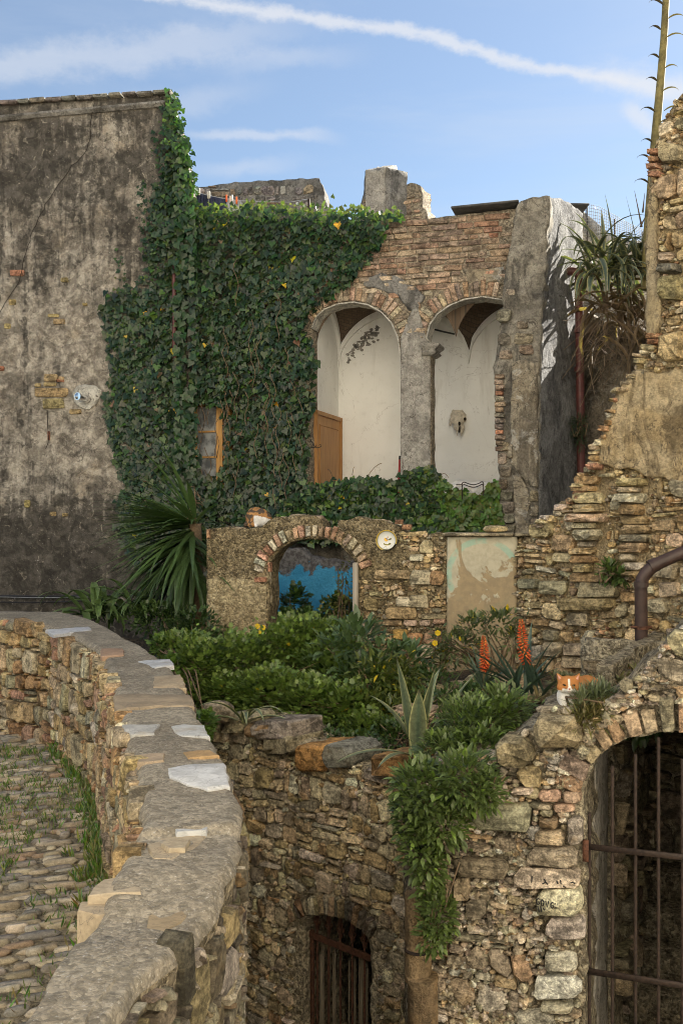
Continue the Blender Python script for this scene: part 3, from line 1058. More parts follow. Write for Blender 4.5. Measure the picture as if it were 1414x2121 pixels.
wm = mat_mortar('brick_mortar', (.32, .265, .19), (.42, .36, .27), (.22, .185, .14), .9, .8)
build('wall', V, Fc, wm, arc)
# lime lining of the arches (intrados strip)
for h in (h1, h2):
    lp = resample(h[1:-1], .05, False)
    LV, LF = [], []
    for (u, z) in lp:
        LV += [PL.w(u, z, .012), PL.w(u, z, -.25)]
    cu = sum(p[0] for p in lp) / len(lp); cz = min(p[1] for p in lp)
    ins = []
    for (u, z) in lp:
        du, dz = cu - u, (cz - z) if z > 2.05 else 0; L = math.hypot(du, dz) or 1
        ins.append((u + du / L * .016, z + dz / L * .016))
    LV, LF = [], []
    for (u, z), (iu, iz) in zip(lp, ins):
        LV += [PL.w(u, z, .022), PL.w(iu, iz, .026), PL.w(iu, iz, -.27), PL.w(u, z, -.27)]
    for i in range(len(lp) - 1):
        for k in range(3): LF.append((i * 4 + k, (i + 1) * 4 + k, (i + 1) * 4 + k + 1, i * 4 + k + 1))
    build('arch_lining', LV, LF, M_LIMEO, arc, smooth_angle=50)
# brick rings round the arches
voussoirs(arc, PL, PL.poly([(648, 668), (672, 638), (700, 627), (732, 623), (762, 628), (791, 642), (814, 665), (829, 700), (833, 730)]), .19, .062, rng, M_STONE, BRICK, rev=False, out=(.016, .03), joint=.01)
voussoirs(arc, PL, PL.poly([(880, 702), (886, 672), (903, 648), (929, 630), (962, 617), (1000, 612), (1036, 617)]), .19, .062, rng, M_STONE, BRICK, out=(.016, .03), joint=.01)
# courses
ex1 = PL.poly([(625, 1130), (625, 665), (650, 625), (690, 601), (735, 596), (785, 607), (825, 640), (842, 690), (850, 1130)])
ex2 = PL.poly([(868, 1130), (866, 690), (880, 640), (915, 605), (960, 590), (1005, 585), (1050, 590), (1090, 620), (1090, 1130)])
pil = PL.poly([(825, 690), (842, 645), (866, 645), (885, 690), (890, 1130), (825, 1130)])
cells = []
uL, uR = PL.uz(560, 500)[0], PL.uz(1085, 500)[0]
z = PL.uz(860, 640)[1]; row = 0
while z < PL.uz(1080, 428)[1]:
    h = rng.uniform(.066, .082); u = uL - rng.uniform(0, .3)
    while u < uR:
        w = rng.uniform(.20, .32) if rng.random() < .8 else rng.uniform(.10, .15)
        d = lambda a: .010 * mnoise.noise(Vector((a * 2.2, z * 3, 4)))
        cells.append([(u, z + d(u)), (u + w, z + d(u + w)), (u + w, z + h + d(u + w)), (u, z + h + d(u))]); u += w
    z += h; row += 1


def brick_tone(u, z, c):
    k = smooth(z, 2.75, 3.15)      # upper courses weathered dark, lower ones limewashed
    dark = (.23, .165, .125); pale = (.44, .36, .26)
    t = .55
    q = dark if k > .5 else pale
    r = random.Random(int(u * 991 + z * 7919))
    t = r.uniform(.1, .75)
    return tuple(lerp(a, b, t) for a, b in zip(c, q))


add_stones(arc, PL, cells, ap, [ex1, ex2, pil], rng, M_STONE, BRICK, joint=.014, out=(.012, .026), cham=.12, name='brick', colf=brick_tone,
           skip=lambda u, z: .55 if mnoise.noise(Vector((u * 2.2, z * 4.0, 9))) > .12 and z < 2.95 else .03)
# cement render left on the spandrel and pillar
def blob_plate(parent, pl, pts, mat, t=.03, name='render_patch', res=.05, amp=.008, off=.0, edge=.02):
    pg = pl.poly(pts)
    q = Plane.__new__(Plane); q.A = pl.A + pl.N * (t + off); q.U = pl.U; q.N = pl.N; q.back = pl.back
    V, Fc = wall_body(q, pg, res=res, thick=t + .03, amp=amp, freq=7, seed=rng.random() * 50, edge=edge)
    return build(name, V, Fc, mat, parent)


blob_plate(arc, PL, [(829, 1130), (831, 700), (835, 690), (846, 660), (855, 640), (866, 640), (874, 668), (882, 700), (891, 716), (891, 1130)], M_CEM, .03, 'pillar_face', edge=.006)
blob_plate(arc, PL, [(752, 590), (760, 575), (790, 568), (822, 575), (868, 600), (880, 615), (868, 640), (850, 645), (826, 612), (795, 600), (765, 600)], M_GREYR, .022, amp=.014, edge=.035)
blob_plate(arc, PL, [(960, 560), (985, 545), (1010, 560), (1042, 552), (1050, 590), (1010, 585), (975, 590)], M_PIERL, .02, amp=.014, edge=.035)
# capital on the right of the pillar
cp = PL.hit(889, 724, .03)
CV, CF = [], []
prof = [(-.02, .02), (.0, .05), (.02, .075), (.035, .045), (.06, .06), (.085, .095), (.10, .105), (.125, .10), (.125, .0)]
for (z, o) in prof:
    for s, t in ((-.085, .03 + o * .5), (.025 + o * 1.1, .03 + o * .5), (.025 + o * 1.1, -.30), (-.085, -.30)):
        CV.append(cp + PL.U * (s) + PL.N * t + Vector((0, 0, z - .06)))
for i in range(len(prof) - 1):
    for k in range(4): CF.append((i * 4 + k, i * 4 + (k + 1) % 4, (i + 1) * 4 + (k + 1) % 4, (i + 1) * 4 + k))
CF.append(tuple(reversed(range(4)))); CF.append(tuple((len(prof) - 1) * 4 + k for k in range(4)))
build('capital', CV, CF, M_CEM, arc, smooth_angle=35)

# loggia interior: floor, side wall, back wall, groin vaults
DEP = 1.32
uA = PL.uz(642, 900)[0]; uE = PL.uz(1110, 900)[0] + .15
c970 = None
for k in range(400):                          # u of the vault springing that shows at column 970 on the back wall
    p = PL.w(uA + k * .01, 2.3, -DEP); 
    if CX + F * p.x / p.y >= 970: c970 = uA + k * .01; break
SPR, CRN = 2.12, 2.86


def vz(u, w):
    a, b = (uA, c970) if u < c970 else (c970, c970 + (c970 - uA))
    m, r = (a + b) / 2, (b - a) / 2
    f = math.sqrt(max(0, 1 - ((u - m) / r) ** 2)); 
    g = math.sqrt(max(0, 1 - ((w - DEP / 2) / (DEP / 2)) ** 2))
    return SPR + (CRN - SPR) * max(f, g)


NU, NW = 70, 26
us = [lerp(uA, uE, i / NU) for i in range(NU + 1)]; ws = [lerp(.0, DEP, j / NW) for j in range(NW + 1)]
VV = [PL.w(u, vz(u, w), -max(w, .24) if w < .24 else -w) for u in us for w in ws]
FFc = [(i * (NW + 1) + j, i * (NW + 1) + j + 1, (i + 1) * (NW + 1) + j + 1, (i + 1) * (NW + 1) + j) for i in range(NU) for j in range(NW)]
build('vault', VV, FFc, M_VAULT, arc, smooth_angle=40)


def strip_wall(name, path_uw, top, mat, z0=-.75, n=24, inset=.0):
    VV, FF_ = [], []
    for (u, w) in path_uw:
        t = top(u, w)
        for k in range(n + 1): VV.append(PL.w(u, lerp(z0, t, k / n), -w))
    for i in range(len(path_uw) - 1):
        for k in range(n): FF_.append((i * (n + 1) + k, (i + 1) * (n + 1) + k, (i + 1) * (n + 1) + k + 1, i * (n + 1) + k + 1))
    return build(name, VV, FF_, mat, arc, smooth_angle=40)


def lunette(u, w):
    return vz(u, w) + .01


lw_mat = M_LIME
strip_wall('back_wall', [(lerp(uA, uE, i / 60), DEP) for i in range(61)], lambda u, w: vz(u, DEP) + .02, lw_mat)
strip_wall('side_wall', [(uA, lerp(.1, DEP, i / 24)) for i in range(25)], lambda u, w: vz(uA, w) + .02, lw_mat)
# raised lime arch bands where vault meets wall
for (nm, pathp) in (('vault_rib', [(lerp(uA, c970, i / 40), DEP) for i in range(41)]), ('vault_rib', [(uA, lerp(.1, DEP, i / 24)) for i in range(25)]),
                    ('vault_rib', [(lerp(c970, uE, i / 24), DEP) for i in range(25)])):
    RV, RF = [], []
    for (u, w) in pathp:
        t = vz(u, w)
        if pathp[0][1] == pathp[-1][1]:
            a = [(u, w - .0, t - .10), (u, w - .045, t - .10), (u, w - .05, t + .01)]
        else:
            a = [(u + .0, w, t - .10), (u + .045, w, t - .10), (u + .05, w, t + .01)]
        for (uu, ww, zz) in a: RV.append(PL.w(uu, zz, -ww))
    for i in range(len(pathp) - 1):
        for k in range(2): RF.append((i * 3 + k, (i + 1) * 3 + k, (i + 1) * 3 + k + 1, i * 3 + k + 1))
    build(nm, RV, RF, M_LIME, arc, smooth_angle=40)
fl = [PL.w(uA - .3, -.75, .0), PL.w(uE, -.75, .0), PL.w(uE, -.75, -DEP - .1), PL.w(uA - .3, -.75, -DEP - .1)]
build('floor', fl, [(0, 1, 2, 3)], M_CEM, arc)
M_SCAR = mat_cement('scar_grey', (.38, .36, .33), (.48, .46, .42), (.25, .235, .21), .4)
# flaked plaster by the left lunette: thin grey chips standing off the lime
for k in range(90):
    a = rng.uniform(.03, .75); b_ = rng.uniform(0, 1)
    u = uA + .12 + a * .62; z = vz(u, DEP) - .16 - abs(rng.gauss(0, .10)) - .10 * (1 - a)
    s = rng.uniform(.010, .042)
    pg = [(u + s * math.cos(t) * rng.uniform(.5, 1.2), z + s * .8 * math.sin(t) * rng.uniform(.4, 1.1)) for t in [i * math.pi / 3.5 for i in range(7)]]
    V = [PL.w(a1, b1, -DEP + .006) for a1, b1 in pg]; 
    build('plaster_scar', V, [tuple(range(7))], M_SCAR, arc)
# roof behind the front, dark eaves slab at the top right
rz = PL.uz(860, 470)[1]
uRf = PL.uz(1075, 460)[0]
rf = [PL.w(PL.uz(396, 460)[0], rz, -.05), PL.w(uRf, rz, -.05), PL.w(uRf - 1.2, rz, -5.5), PL.w(PL.uz(396, 460)[0], rz, -5.5)]
V = rf + [p - Vector((0, 0, .18)) for p in rf]
build('roof', V, [(0, 1, 2, 3), (7, 6, 5, 4), (0, 4, 5, 1), (1, 5, 6, 2), (2, 6, 7, 3), (3, 7, 4, 0)], M_GREYR, arc)
bw = [PL.w(PL.uz(396, 460)[0], z, -5.5) for z in (-4, rz)] + [PL.w(uRf - 1.2, z, -5.5) for z in (rz, -4)]
build('rear_wall', bw, [(0, 1, 2, 3)], M_GREYR, arc)
V, Fc = bevel_box((PL.hit(942, 441, -.2) + PL.hit(1072, 428, -.2)) / 2 + Vector((0, 0, .02)), (PL.hit(942, 441) - PL.hit(1080, 428)).length, .75, .03, (PL.hit(1072, 428) - PL.hit(942, 441)).normalized(), -PL.N, b=.008)
build('eaves_slab', V, Fc, mat_plain('eaves', (.10, .095, .09), .8, .2, 0, .3, 10, .2), arc)

# door in the side wall of the loggia
PS = wplane(PL.w(uA, 0, 0).xy, PL.w(uA, 0, -DEP).xy)
if PS.N.dot(PL.U) < 0: PS.N = -PS.N
s0, s1 = PS.uz(650, 950)[0], PS.uz(698, 950)[0]
zt = PS.uz(697, 869)[1]


def sbox(name, u0, u1, z0, z1, t, off, mat, parent, b=.004):
    V, Fc = bevel_box(PS.w((u0 + u1) / 2, (z0 + z1) / 2, off), u1 - u0, t, z1 - z0, PS.U.copy(), PS.N.copy(), b=b)
    return build(name, V, Fc, mat, parent, smooth_angle=30)


door = sbox('door', s0, s1, -.75, zt - .03, .04, .02, M_DOOR, arc)
w_ = s1 - s0
sbox('door_frame', s0 - .05, s0, -.75, zt, .07, .03, M_DOOR, door); sbox('door_frame', s1, s1 + .045, -.75, zt, .07, .03, M_DOOR, door)
sbox('door_frame', s0 - .05, s1 + .045, zt - .03, zt + .025, .072, .031, M_DOOR, door)
for (a, b) in ((-.62, .15), (.27, zt - .16)):
    sbox('door_panel', s0 + .11 * 1, s1 - .11, a, b, .014, .045, M_DOOR, door, .012)
    for q in ((s0 + .095, s0 + .11, a - .015, b + .015), (s1 - .11, s1 - .095, a - .015, b + .015)): sbox('moulding', *q, .02, .046, M_DOOR, door)
    for q in ((s0 + .11, s1 - .11, b, b + .015), (s0 + .11, s1 - .11, a - .015, a)): sbox('moulding', *q, .02, .046, M_DOOR, door)

# window in the ivy
wz0, wz1 = win_h[0][1], win_h[2][1]; wu0, wu1 = win_h[0][0], win_h[1][0]
wz0 = PL.uz(440, 1000)[1]; wz1 = PL.uz(440, 834)[1]


def lbox(name, u0, u1, z0, z1, t, off, mat, parent, b=.004, pl=PL):
    V, Fc = bevel_box(pl.w((u0 + u1) / 2, (z0 + z1) / 2, off), u1 - u0, t, z1 - z0, pl.U.copy(), -pl.N, b=b)
    return build(name, V, Fc, mat, parent, smooth_angle=30)


win = lbox('window', wu0, wu1, wz1 - .05, wz1, .10, .06, M_WINW, arc)
um = lerp(wu0, wu1, .72)
lbox('frame', wu0, wu0 + .05, wz0, wz1 - .05, .10, .06, M_WINW, win); lbox('frame', wu1 - .05, wu1, wz0, wz1 - .05, .10, .06, M_WINW, win)
lbox('frame', um - .045, um + .045, wz0, wz1 - .052, .08, .055, M_WINW, win)
lbox('frame', wu0, wu1, wz0 - .05, wz0, .10, .06, M_WINW, win)
zs = [wz0] + [lerp(wz0, wz1 - .05, k / 3) for k in (1, 2)] + [wz1 - .05]
for k in range(3):
    for (a, b) in ((wu0 + .05, um - .045), (um + .045, wu1 - .05)):
        if k: lbox('glazing_bar', a, b, zs[k] - .012, zs[k] + .012, .04, .05, M_WINW, win)
        lbox('pane', a, b, zs[k] + (.012 if k else 0), zs[k + 1] - .012, .008, .04, M_GLASS, win, .001)
lbox('dark_backing', wu0 - .05, wu1 + .05, wz0 - .1, wz1 + .05, .05, -.35, M_DARK, arc)  # near-black board standing in for the dark room behind the panes

# ------------------------------------------------------------------ big pier at the end of the arcade
pier = thing('rubble_pier', 'tall grey cement pier with exposed brick edge, between white loggia and maroon downpipe', 'pier', PQ.hit(1075, 1400))
qp = PQ.poly([(1040, 1480), (1041, 1105), (1034, 1010), (1028, 900), (1024, 800), (1022, 765), (1030, 700), (1040, 620), (1046, 560), (1060, 480), (1068, 432), (1080, 417), (1108, 408), (1137, 406), (1120, 700), (1115, 1000), (1115, 1480)])


def qdisp(u, z):
    return .025 * mnoise.noise(Vector((u * 7, z * 7, 8))) + .06 * mnoise.noise(Vector((u * 2.4, z * 2.4, 3))) * smooth(z, 1.5, 1.9)


V, Fc = wall_body(PQ, qp, res=.045, thick=.55, amp=.03, freq=4.5, seed=5.0, edge=.03, dispf=qdisp)
build('core', V, Fc, M_PIER, pier)
blob_plate(pier, PQ, [(1060, 752), (1085, 745), (1113, 752), (1113, 1010), (1095, 1005), (1078, 985), (1060, 960), (1058, 860)], M_PIERL, .03)
blob_plate(pier, PQ, [(1062, 985), (1078, 985), (1090, 1010), (1096, 1040), (1088, 1075), (1096, 1105), (1072, 1105), (1066, 1060)], M_PIERL, .035)
for k in range(14):
    y = 775 + k * 11.5
    single_stone(pier, PQ, 1025 + rng.uniform(-2, 2), y, 1046 + rng.uniform(-5, 2), y + 10.5, rng.choice(BRICK[0]), .05, 'brick', cham=.15)
for (a, b, c, d) in [(1028, 915, 1056, 935), (1030, 938, 1050, 962), (1034, 966, 1058, 990), (1032, 992, 1050, 1014), (1036, 1018, 1062, 1036), (1040, 1040, 1066, 1062),
                     (1042, 1066, 1066, 1084), (1044, 1086, 1068, 1104), (1096, 1015, 1114, 1040), (1098, 1044, 1114, 1070), (1098, 1074, 1114, 1100), (1052, 918, 1062, 950),
                     (1026, 640, 1058, 668), (1064, 690, 1104, 712), (1070, 665, 1095, 682), (1030, 690, 1056, 715), (1034, 725, 1060, 745), (1075, 715, 1105, 735), (1045, 600, 1066, 612)]:
    single_stone(pier, PQ, a, b, c, d, rng.choice([(.26, .21, .14), (.30, .25, .18), (.22, .19, .14)]), .03 if b < 800 else .045, cham=.3)
# side wall going back to the right of the pier
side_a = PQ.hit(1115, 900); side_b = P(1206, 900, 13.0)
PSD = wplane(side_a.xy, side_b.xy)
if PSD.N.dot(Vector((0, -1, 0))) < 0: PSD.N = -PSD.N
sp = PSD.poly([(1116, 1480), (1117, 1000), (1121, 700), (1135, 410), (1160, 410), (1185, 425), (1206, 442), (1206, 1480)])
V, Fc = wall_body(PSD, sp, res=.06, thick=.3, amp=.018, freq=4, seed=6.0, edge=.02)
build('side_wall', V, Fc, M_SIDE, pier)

# stained wall at the back of the gap, with the agave bank on top
bank = thing('stained_masonry', 'dark stained plaster wall below the hanging agaves, beside the maroon downpipe', 'wall', P(1270, 1300, 12.9))
b0 = side_b + Vector((-.1, .05, 0)); b1 = P(1470, 900, 12.2)
PBK = wplane(b0.xy, b1.xy)
if PBK.N.y > 0: PBK.N = -PBK.N
bp = PBK.poly([(1200, 1480), (1200, 640), (1240, 660), (1300, 690), (1350, 690), (1480, 690), (1480, 1480)])
V, Fc = wall_body(PBK, bp, res=.08, thick=.4, amp=.02, freq=3.5, seed=7.0, edge=.03)
build('wall', V, Fc, M_BACKW, bank)
zb_ = PBK.uz(1300, 690)[1]
BV = []
NX, NY = 24, 12
for i in range(NX + 1):
    for j in range(NY + 1):
        p = PBK.w(lerp(-.05, 5.0, i / NX), 0, -lerp(.02, 3.5, j / NY))
        BV.append(Vector((p.x, p.y, zb_ - .06 + .35 * smooth(j / NY, 0, .4) + .08 * nz(p, 2.0))))
build('earth_bank', BV, [(i * (NY + 1) + j, (i + 1) * (NY + 1) + j, (i + 1) * (NY + 1) + j + 1, i * (NY + 1) + j + 1) for i in range(NX) for j in range(NY)], M_EARTH, bank)
# rear lean-to roof seen over the pier
lean = thing('flat_roofed_house', 'grey house with thin dark eaves behind the pier, under the wire fence', 'house', P(1230, 560, 14.5))
PLN = wplane(P(1160, 500, 14.2).xy, P(1345, 500, 14.6).xy)
if PLN.N.y > 0: PLN.N = -PLN.N
lp_ = PLN.poly([(1195, 700), (1195, 436), (1206, 436), (1232, 458), (1262, 486), (1300, 497), (1345, 500), (1345, 700)])
V, Fc = wall_body(PLN, lp_, res=.12, thick=.3, amp=.01, freq=4, seed=8.0)
build('wall', V, Fc, M_CEM, lean)
V, Fc = bevel_box(P(1184, 434, 14.0), .36, .5, .03, b=.006)
build('eaves_slab', V, Fc, mat_plain('eaves_dark', (.07, .068, .066), .8, .2, 0, .3, 10, .2), lean)

# ------------------------------------------------------------------ ruins above the roof
def ruin(name, label, pl, pts, mat, thick, pal, seed, hr=(.08, .16), wr=(.12, .3), stones=True, excl=()):
    t = thing(name, label, 'ruin', pl.hit(sum(p[0] for p in pts) / len(pts), max(p[1] for p in pts)))
    pg = pl.poly(pts); V, Fc = wall_body(pl, pg, res=.07, thick=thick, amp=.025, freq=5, seed=seed, edge=.03)
    build('core', V, Fc, mat, t)
    if stones:
        r2 = random.Random(int(seed))
        add_stones(t, pl, pack(pg, r2, hr, wr, seed=seed), pg, [pl.poly(e) for e in excl], r2, M_STONE, pal, .025, (.01, .03), skip=lambda u, z: .25)
    return t


GREYP = ([(.22, .21, .19), (.29, .275, .25), (.17, .16, .145), (.36, .33, .28), (.26, .20, .14)], [4, 4, 3, 2, 1.5])
PX1 = Plane((400, 16.3), (690, 16.0))
ruin('broken_ruin', 'long broken grey stone wall behind the washing line, above the ivy', PX1, [(395, 520), (400, 390), (470, 380), (545, 374), (620, 370), (660, 369), (668, 385), (672, 402), (668, 412), (680, 428), (692, 440), (694, 520)], M_GREYR, .5, GREYP, 21.0)
PX2 = Plane((740, 15.2), (830, 14.4))
c1 = ruin('chimney_stump', 'taller of two broken masonry stumps on the roofline, flat cement side', PX2, [(741, 520), (741, 440), (752, 400), (755, 354), (775, 349), (800, 346), (798, 400), (796, 450), (796, 520)], M_GREYR, .42, BRICK, 22.0, (.06, .09), (.12, .26), excl=[[(740, 405), (740, 340), (800, 340), (800, 405)]])
pa = PX2.hit(797, 400); PX3 = wplane(pa.xy, P(824, 400, 15.4).xy)
if PX3.N.y > 0: PX3.N = -PX3.N
V, Fc = wall_body(PX3, PX3.poly([(797, 520), (797, 349), (806, 345), (821, 343), (823, 360), (820, 400), (820, 520)]), res=.05, thick=.3, amp=.012, freq=5, seed=23.0, edge=.02)
build('cement_side', V, Fc, M_CEM, c1)
for (a, b, c) in ():
    V, Fc = bevel_box((PX2.hit(a, c + 2, -.1) + PX2.hit(b, c - 1, -.1)) / 2, (b - a) / F * 15 + .05, .5, .06, PX2.U.copy(), -PX2.N, b=.02)
    build('cap_stone', V, Fc, M_GREYR, c1)
PX4 = Plane((820, 15.0), (885, 14.8))
ruin('chimney_stump', 'shorter of two broken masonry stumps on the roofline, brick at its foot', PX4, [(824, 520), (824, 446), (831, 410), (835, 386), (850, 380), (872, 383), (874, 400), (870, 428), (882, 432), (883, 520)], wm, .45, BRICK, 24.0, (.05, .09), (.08, .2))

# ------------------------------------------------------------------ parapet along the lane
rng = random.Random(5)
par = thing('parapet', 'curving rubble parapet with pebbly concrete top and slate slabs beside the cobbled lane', 'wall', PIN[5] + Vector((.1, 0, -1.05)))


def spline(pts, n):
    """Catmull-Rom through points, n samples per span"""
    out = []
    for i in range(len(pts) - 1):
        p0, p1, p2, p3 = pts[max(i - 1, 0)], pts[i], pts[i + 1], pts[min(i + 2, len(pts) - 1)]
        for k in range(n):
            t = k / n
            out.append(0.5 * ((2 * p1) + (p2 - p0) * t + (2 * p0 - 5 * p1 + 4 * p2 - p3) * t * t + (3 * p1 - p0 - 3 * p2 + p3) * t * t * t))
    out.append(pts[-1].copy()); return out


SIN, SOUT = spline(PIN, 10), spline(POUT, 10)
NS = len(SIN); NC = 12


def cap_h(i, f):
    """height of the coping: a step down after the seam, crown in the middle"""
    s = i / 10.0
    h = -.028 * smooth(s, 8.15, 8.35) - .045 * smooth(s, 9.3, 10.2) - .10 * smooth(s, 11.3, 11.7)
    h += -.02 * (2 * f - 1) ** 4
    p = SIN[i].lerp(SOUT[i], f)
    return h + .020 * nz(p, 3.5, 2) + .010 * nz(p, 11, 5) + .005 * nz(p, 30, 8)


SUB = 3
rows = []
for ii in range((NS - 1) * SUB + 1):
    a = min(ii // SUB, NS - 2); t = ii / SUB - a
    pi = SIN[a].lerp(SIN[a + 1], t); po = SOUT[a].lerp(SOUT[a + 1], t)
    jit = .022 * nz(pi, 5, 3) + .012 * nz(pi, 16, 4); jo = .022 * nz(po, 5, 13) + .012 * nz(po, 16, 14)
    d = (po - pi).normalized(); pi = pi + d * jit; po = po + d * jo
    row = []
    nrow = 20
    for k in range(nrow + 1):
        f = k / nrow; p = pi.lerp(po, f)
        s = ii / SUB / 10.0
        h = -.028 * smooth(s, 8.15, 8.3) - .045 * smooth(s, 9.3, 10.2)
        e = abs(2 * f - 1)
        h += -.035 * max(0, (e - .8) / .2) ** 2
        h += .010 * nz(p, 3.0, 2) + .006 * nz(p, 9, 5)
        row.append(Vector((p.x, p.y, -1.0 + h)))
    rows.append((pi, po, row))
CV, CF = [], []
W = len(rows[0][2])
DI, DO = 10, 14
for pi, po, row in rows:
    d = (po - pi).normalized()
    for k in range(DI, 0, -1):                       # inner face, bottom to top
        z = row[0].z - (row[0].z - (GZ - .15)) * k / DI
        p = pi + d * (.018 + .02 * nz((pi.x, pi.y, z), 6, 1) + .012 * nz((pi.x, pi.y, z), 17, 2)); CV.append(Vector((p.x, p.y, z)))
    CV += row
    for k in range(1, DO + 1):
        z = row[-1].z - (row[-1].z - (LOW - .1)) * (k / DO) ** 1.4
        p = po - d * (.018 + .025 * nz((po.x, po.y, z), 6, 1) + .012 * nz((po.x, po.y, z), 17, 2) - .02 * k / DO); CV.append(Vector((p.x, p.y, z)))
T = DI + W + DO
mi = []
for i in range(len(rows) - 1):
    for k in range(T - 1):
        CF.append((i * T + k, (i + 1) * T + k, (i + 1) * T + k + 1, i * T + k + 1)); mi.append(0 if DI <= k < DI + W - 1 else 1)
CF = [tuple(reversed(f)) for f in CF]
build('core', CV, CF, [M_CAP, M_MORT], par, midx=mi)
# stones of the lane side and of the outer side, face by face


def face_stones(A, B, flip, z0, z1, hr, wr, seed, pal, limit, out, off=.0, mat=M_STONE):
    pl = wplane(A.xy, B.xy, flip); L = (B - A).length
    pl.A = pl.A + pl.N * off
    pg = [(0.0, z0), (L, z0), (L, z1), (0.0, z1)]
    r2 = random.Random(seed)
    return add_stones(par, pl, pack(pg, r2, hr, wr, .3, seed, .3), pg, [], r2, mat, pal, .022, out, .3, limit, need=2, sink=.06, fill=[((.035, .07), (.04, .10))], seed=seed, gravel=60)


LANE = ([(.36, .26, .135), (.42, .33, .20), (.30, .19, .095), (.33, .20, .13), (.30, .25, .165), (.46, .40, .28)], [5, 4, 3, 2.5, 3, 1.5])
cnt = 0
for i in range(0, 9):
    A, B = PIN[i], PIN[i + 1]
    d = (B - A); n = Vector((d.y, -d.x, 0)).normalized()
    flip = n.dot(POUT[i] - PIN[i]) > 0
    hr = (.10, .24) if i < 4 else (.09, .18)
    cnt += face_stones(A, B, flip, GZ - .02, -1.03, hr, (.12, .30) if i < 4 else (.14, .34), 100 + i, LANE, 60, (.015, .05))
for i in range(4, 14):
    A, B = POUT[i], POUT[i + 1]
    d = (B - A); n = Vector((d.y, -d.x, 0)).normalized()
    flip = n.dot(PIN[i] - POUT[i]) > 0
    dz = -.045 - .05 * smooth(i, 8, 9)
    cnt += face_stones(A, B, flip, -2.9, -1.02 + dz, (.09, .22), (.12, .26), 200 + i, lighter(GREYOCH, .78), 26, (.008, .030), mat=M_STONED)  # stone colours darkened here because this side catches more bounce light


def slab(name, pts, top, thick, col, mat=None, h=None, tilt=0.0):
    """flat irregular stone lying in the coping, outline in pixels at height top"""
    r = random.Random(int(pts[0][0] * 7 + pts[0][1]))
    base = [top_pt(x, y, top) for x, y in pts]
    pg = []
    for i, p in enumerate(base):
        q = base[(i + 1) % len(base)]; k = max(1, int((q - p).length / .05))
        for j in range(k):
            v = p.lerp(q, j / k); pg.append(v + Vector((r.uniform(-.007, .007), r.uniform(-.007, .007), 0)))
    n = len(pg); c = sum(pg, Vector()) / n
    V = []
    for p in pg: V.append(Vector((p.x, p.y, p.z - thick)))
    for p in pg: V.append(Vector((p.x, p.y, p.z - .006 + r.uniform(-.002, .002))))
    for p in pg:
        q = c + (p - c) * .94; V.append(Vector((q.x, q.y, p.z + r.uniform(-.0035, .0035))))
    for p in pg:
        q = c + (p - c) * .5; V.append(Vector((q.x, q.y, p.z + r.uniform(-.004, .005))))
    V.append(c + Vector((0, 0, r.uniform(-.002, .004))))
    Fc = []
    for i in range(n):
        j = (i + 1) % n
        for a in range(3): Fc.append((a * n + i, a * n + j, (a + 1) * n + j, (a + 1) * n + i))
        Fc.append((3 * n + i, 3 * n + j, 4 * n))
    nn = (V[3 * n + 1] - V[3 * n]).cross(V[4 * n] - V[3 * n])
    if nn.z < 0: Fc = [tuple(reversed(f)) for f in Fc]
    return build(name, V, Fc, mat or M_SLATE, par, cols=col, smooth_angle=32)


M_SLATE = mat_slate()
WHT, TAN, GRY = (.56, .56, .55), (.38, .30, .20), (.40, .39, .37)
slab('slate_slab', [(345, 1588), (385, 1582), (465, 1578), (478, 1628), (430, 1633), (385, 1622), (350, 1608)], -.992, .03, WHT)
slab('slate_slab', [(352, 1502), (425, 1500), (433, 1526), (372, 1524)], -.992, .03, (.46, .46, .44))
slab('slate_slab', [(253, 1500), (330, 1500), (318, 1520), (268, 1520)], -.992, .03, (.43, .42, .39))
slab('slate_slab', [(288, 1368), (352, 1364), (362, 1378), (320, 1382)], -.992, .03, (.46, .47, .48))
slab('slate_slab', [(320, 1400), (375, 1396), (386, 1424), (318, 1424)], -.992, .035, TAN)
slab('slate_slab', [(236, 1438), (310, 1436), (330, 1438), (396, 1438), (402, 1462), (330, 1462), (240, 1470)], -.992, .03, (.31, .245, .165))
slab('slate_slab', [(95, 1304), (185, 1298), (192, 1304), (110, 1314)], -.992, .03, (.47, .48, .50))
slab('slate_slab', [(210, 1342), (255, 1342), (258, 1356), (210, 1360)], -.992, .04, (.36, .24, .16))
slab('slate_slab', [(378, 1556), (436, 1552), (452, 1566), (390, 1570)], -.992, .03, (.38, .25, .12))
slab('slate_slab', [(280, 1562), (345, 1560), (338, 1576), (285, 1580)], -.992, .03, (.35, .27, .185))
slab('slate_slab', [(355, 1704), (400, 1697), (435, 1697), (428, 1722), (366, 1726)], -1.008, .03, (.44, .44, .43))
slab('slate_slab', [(305, 1752), (345, 1728), (428, 1730), (405, 1758), (352, 1782), (320, 1778)], -1.022, .03, (.37, .30, .205))
slab('slate_slab', [(330, 1748), (352, 1736), (398, 1738), (380, 1756), (348, 1758)], -1.010, .014, (.40, .33, .23))
slab('slate_slab', [(212, 1822), (300, 1812), (290, 1850), (178, 1856)], -1.040, .10, (.39, .32, .225))
slab('slate_slab', [(165, 1866), (292, 1868), (284, 1892), (200, 1894), (160, 1888)], -1.066, .12, (.37, .30, .205))
slab('slate_slab', [(302, 1900), (352, 1862), (408, 1864), (392, 1896), (345, 1926), (300, 1925)], -1.066, .12, (.29, .225, .14))
slab('slate_slab', [(424, 1820), (462, 1792), (472, 1796), (440, 1838)], -1.05, .14, (.26, .19, .115))
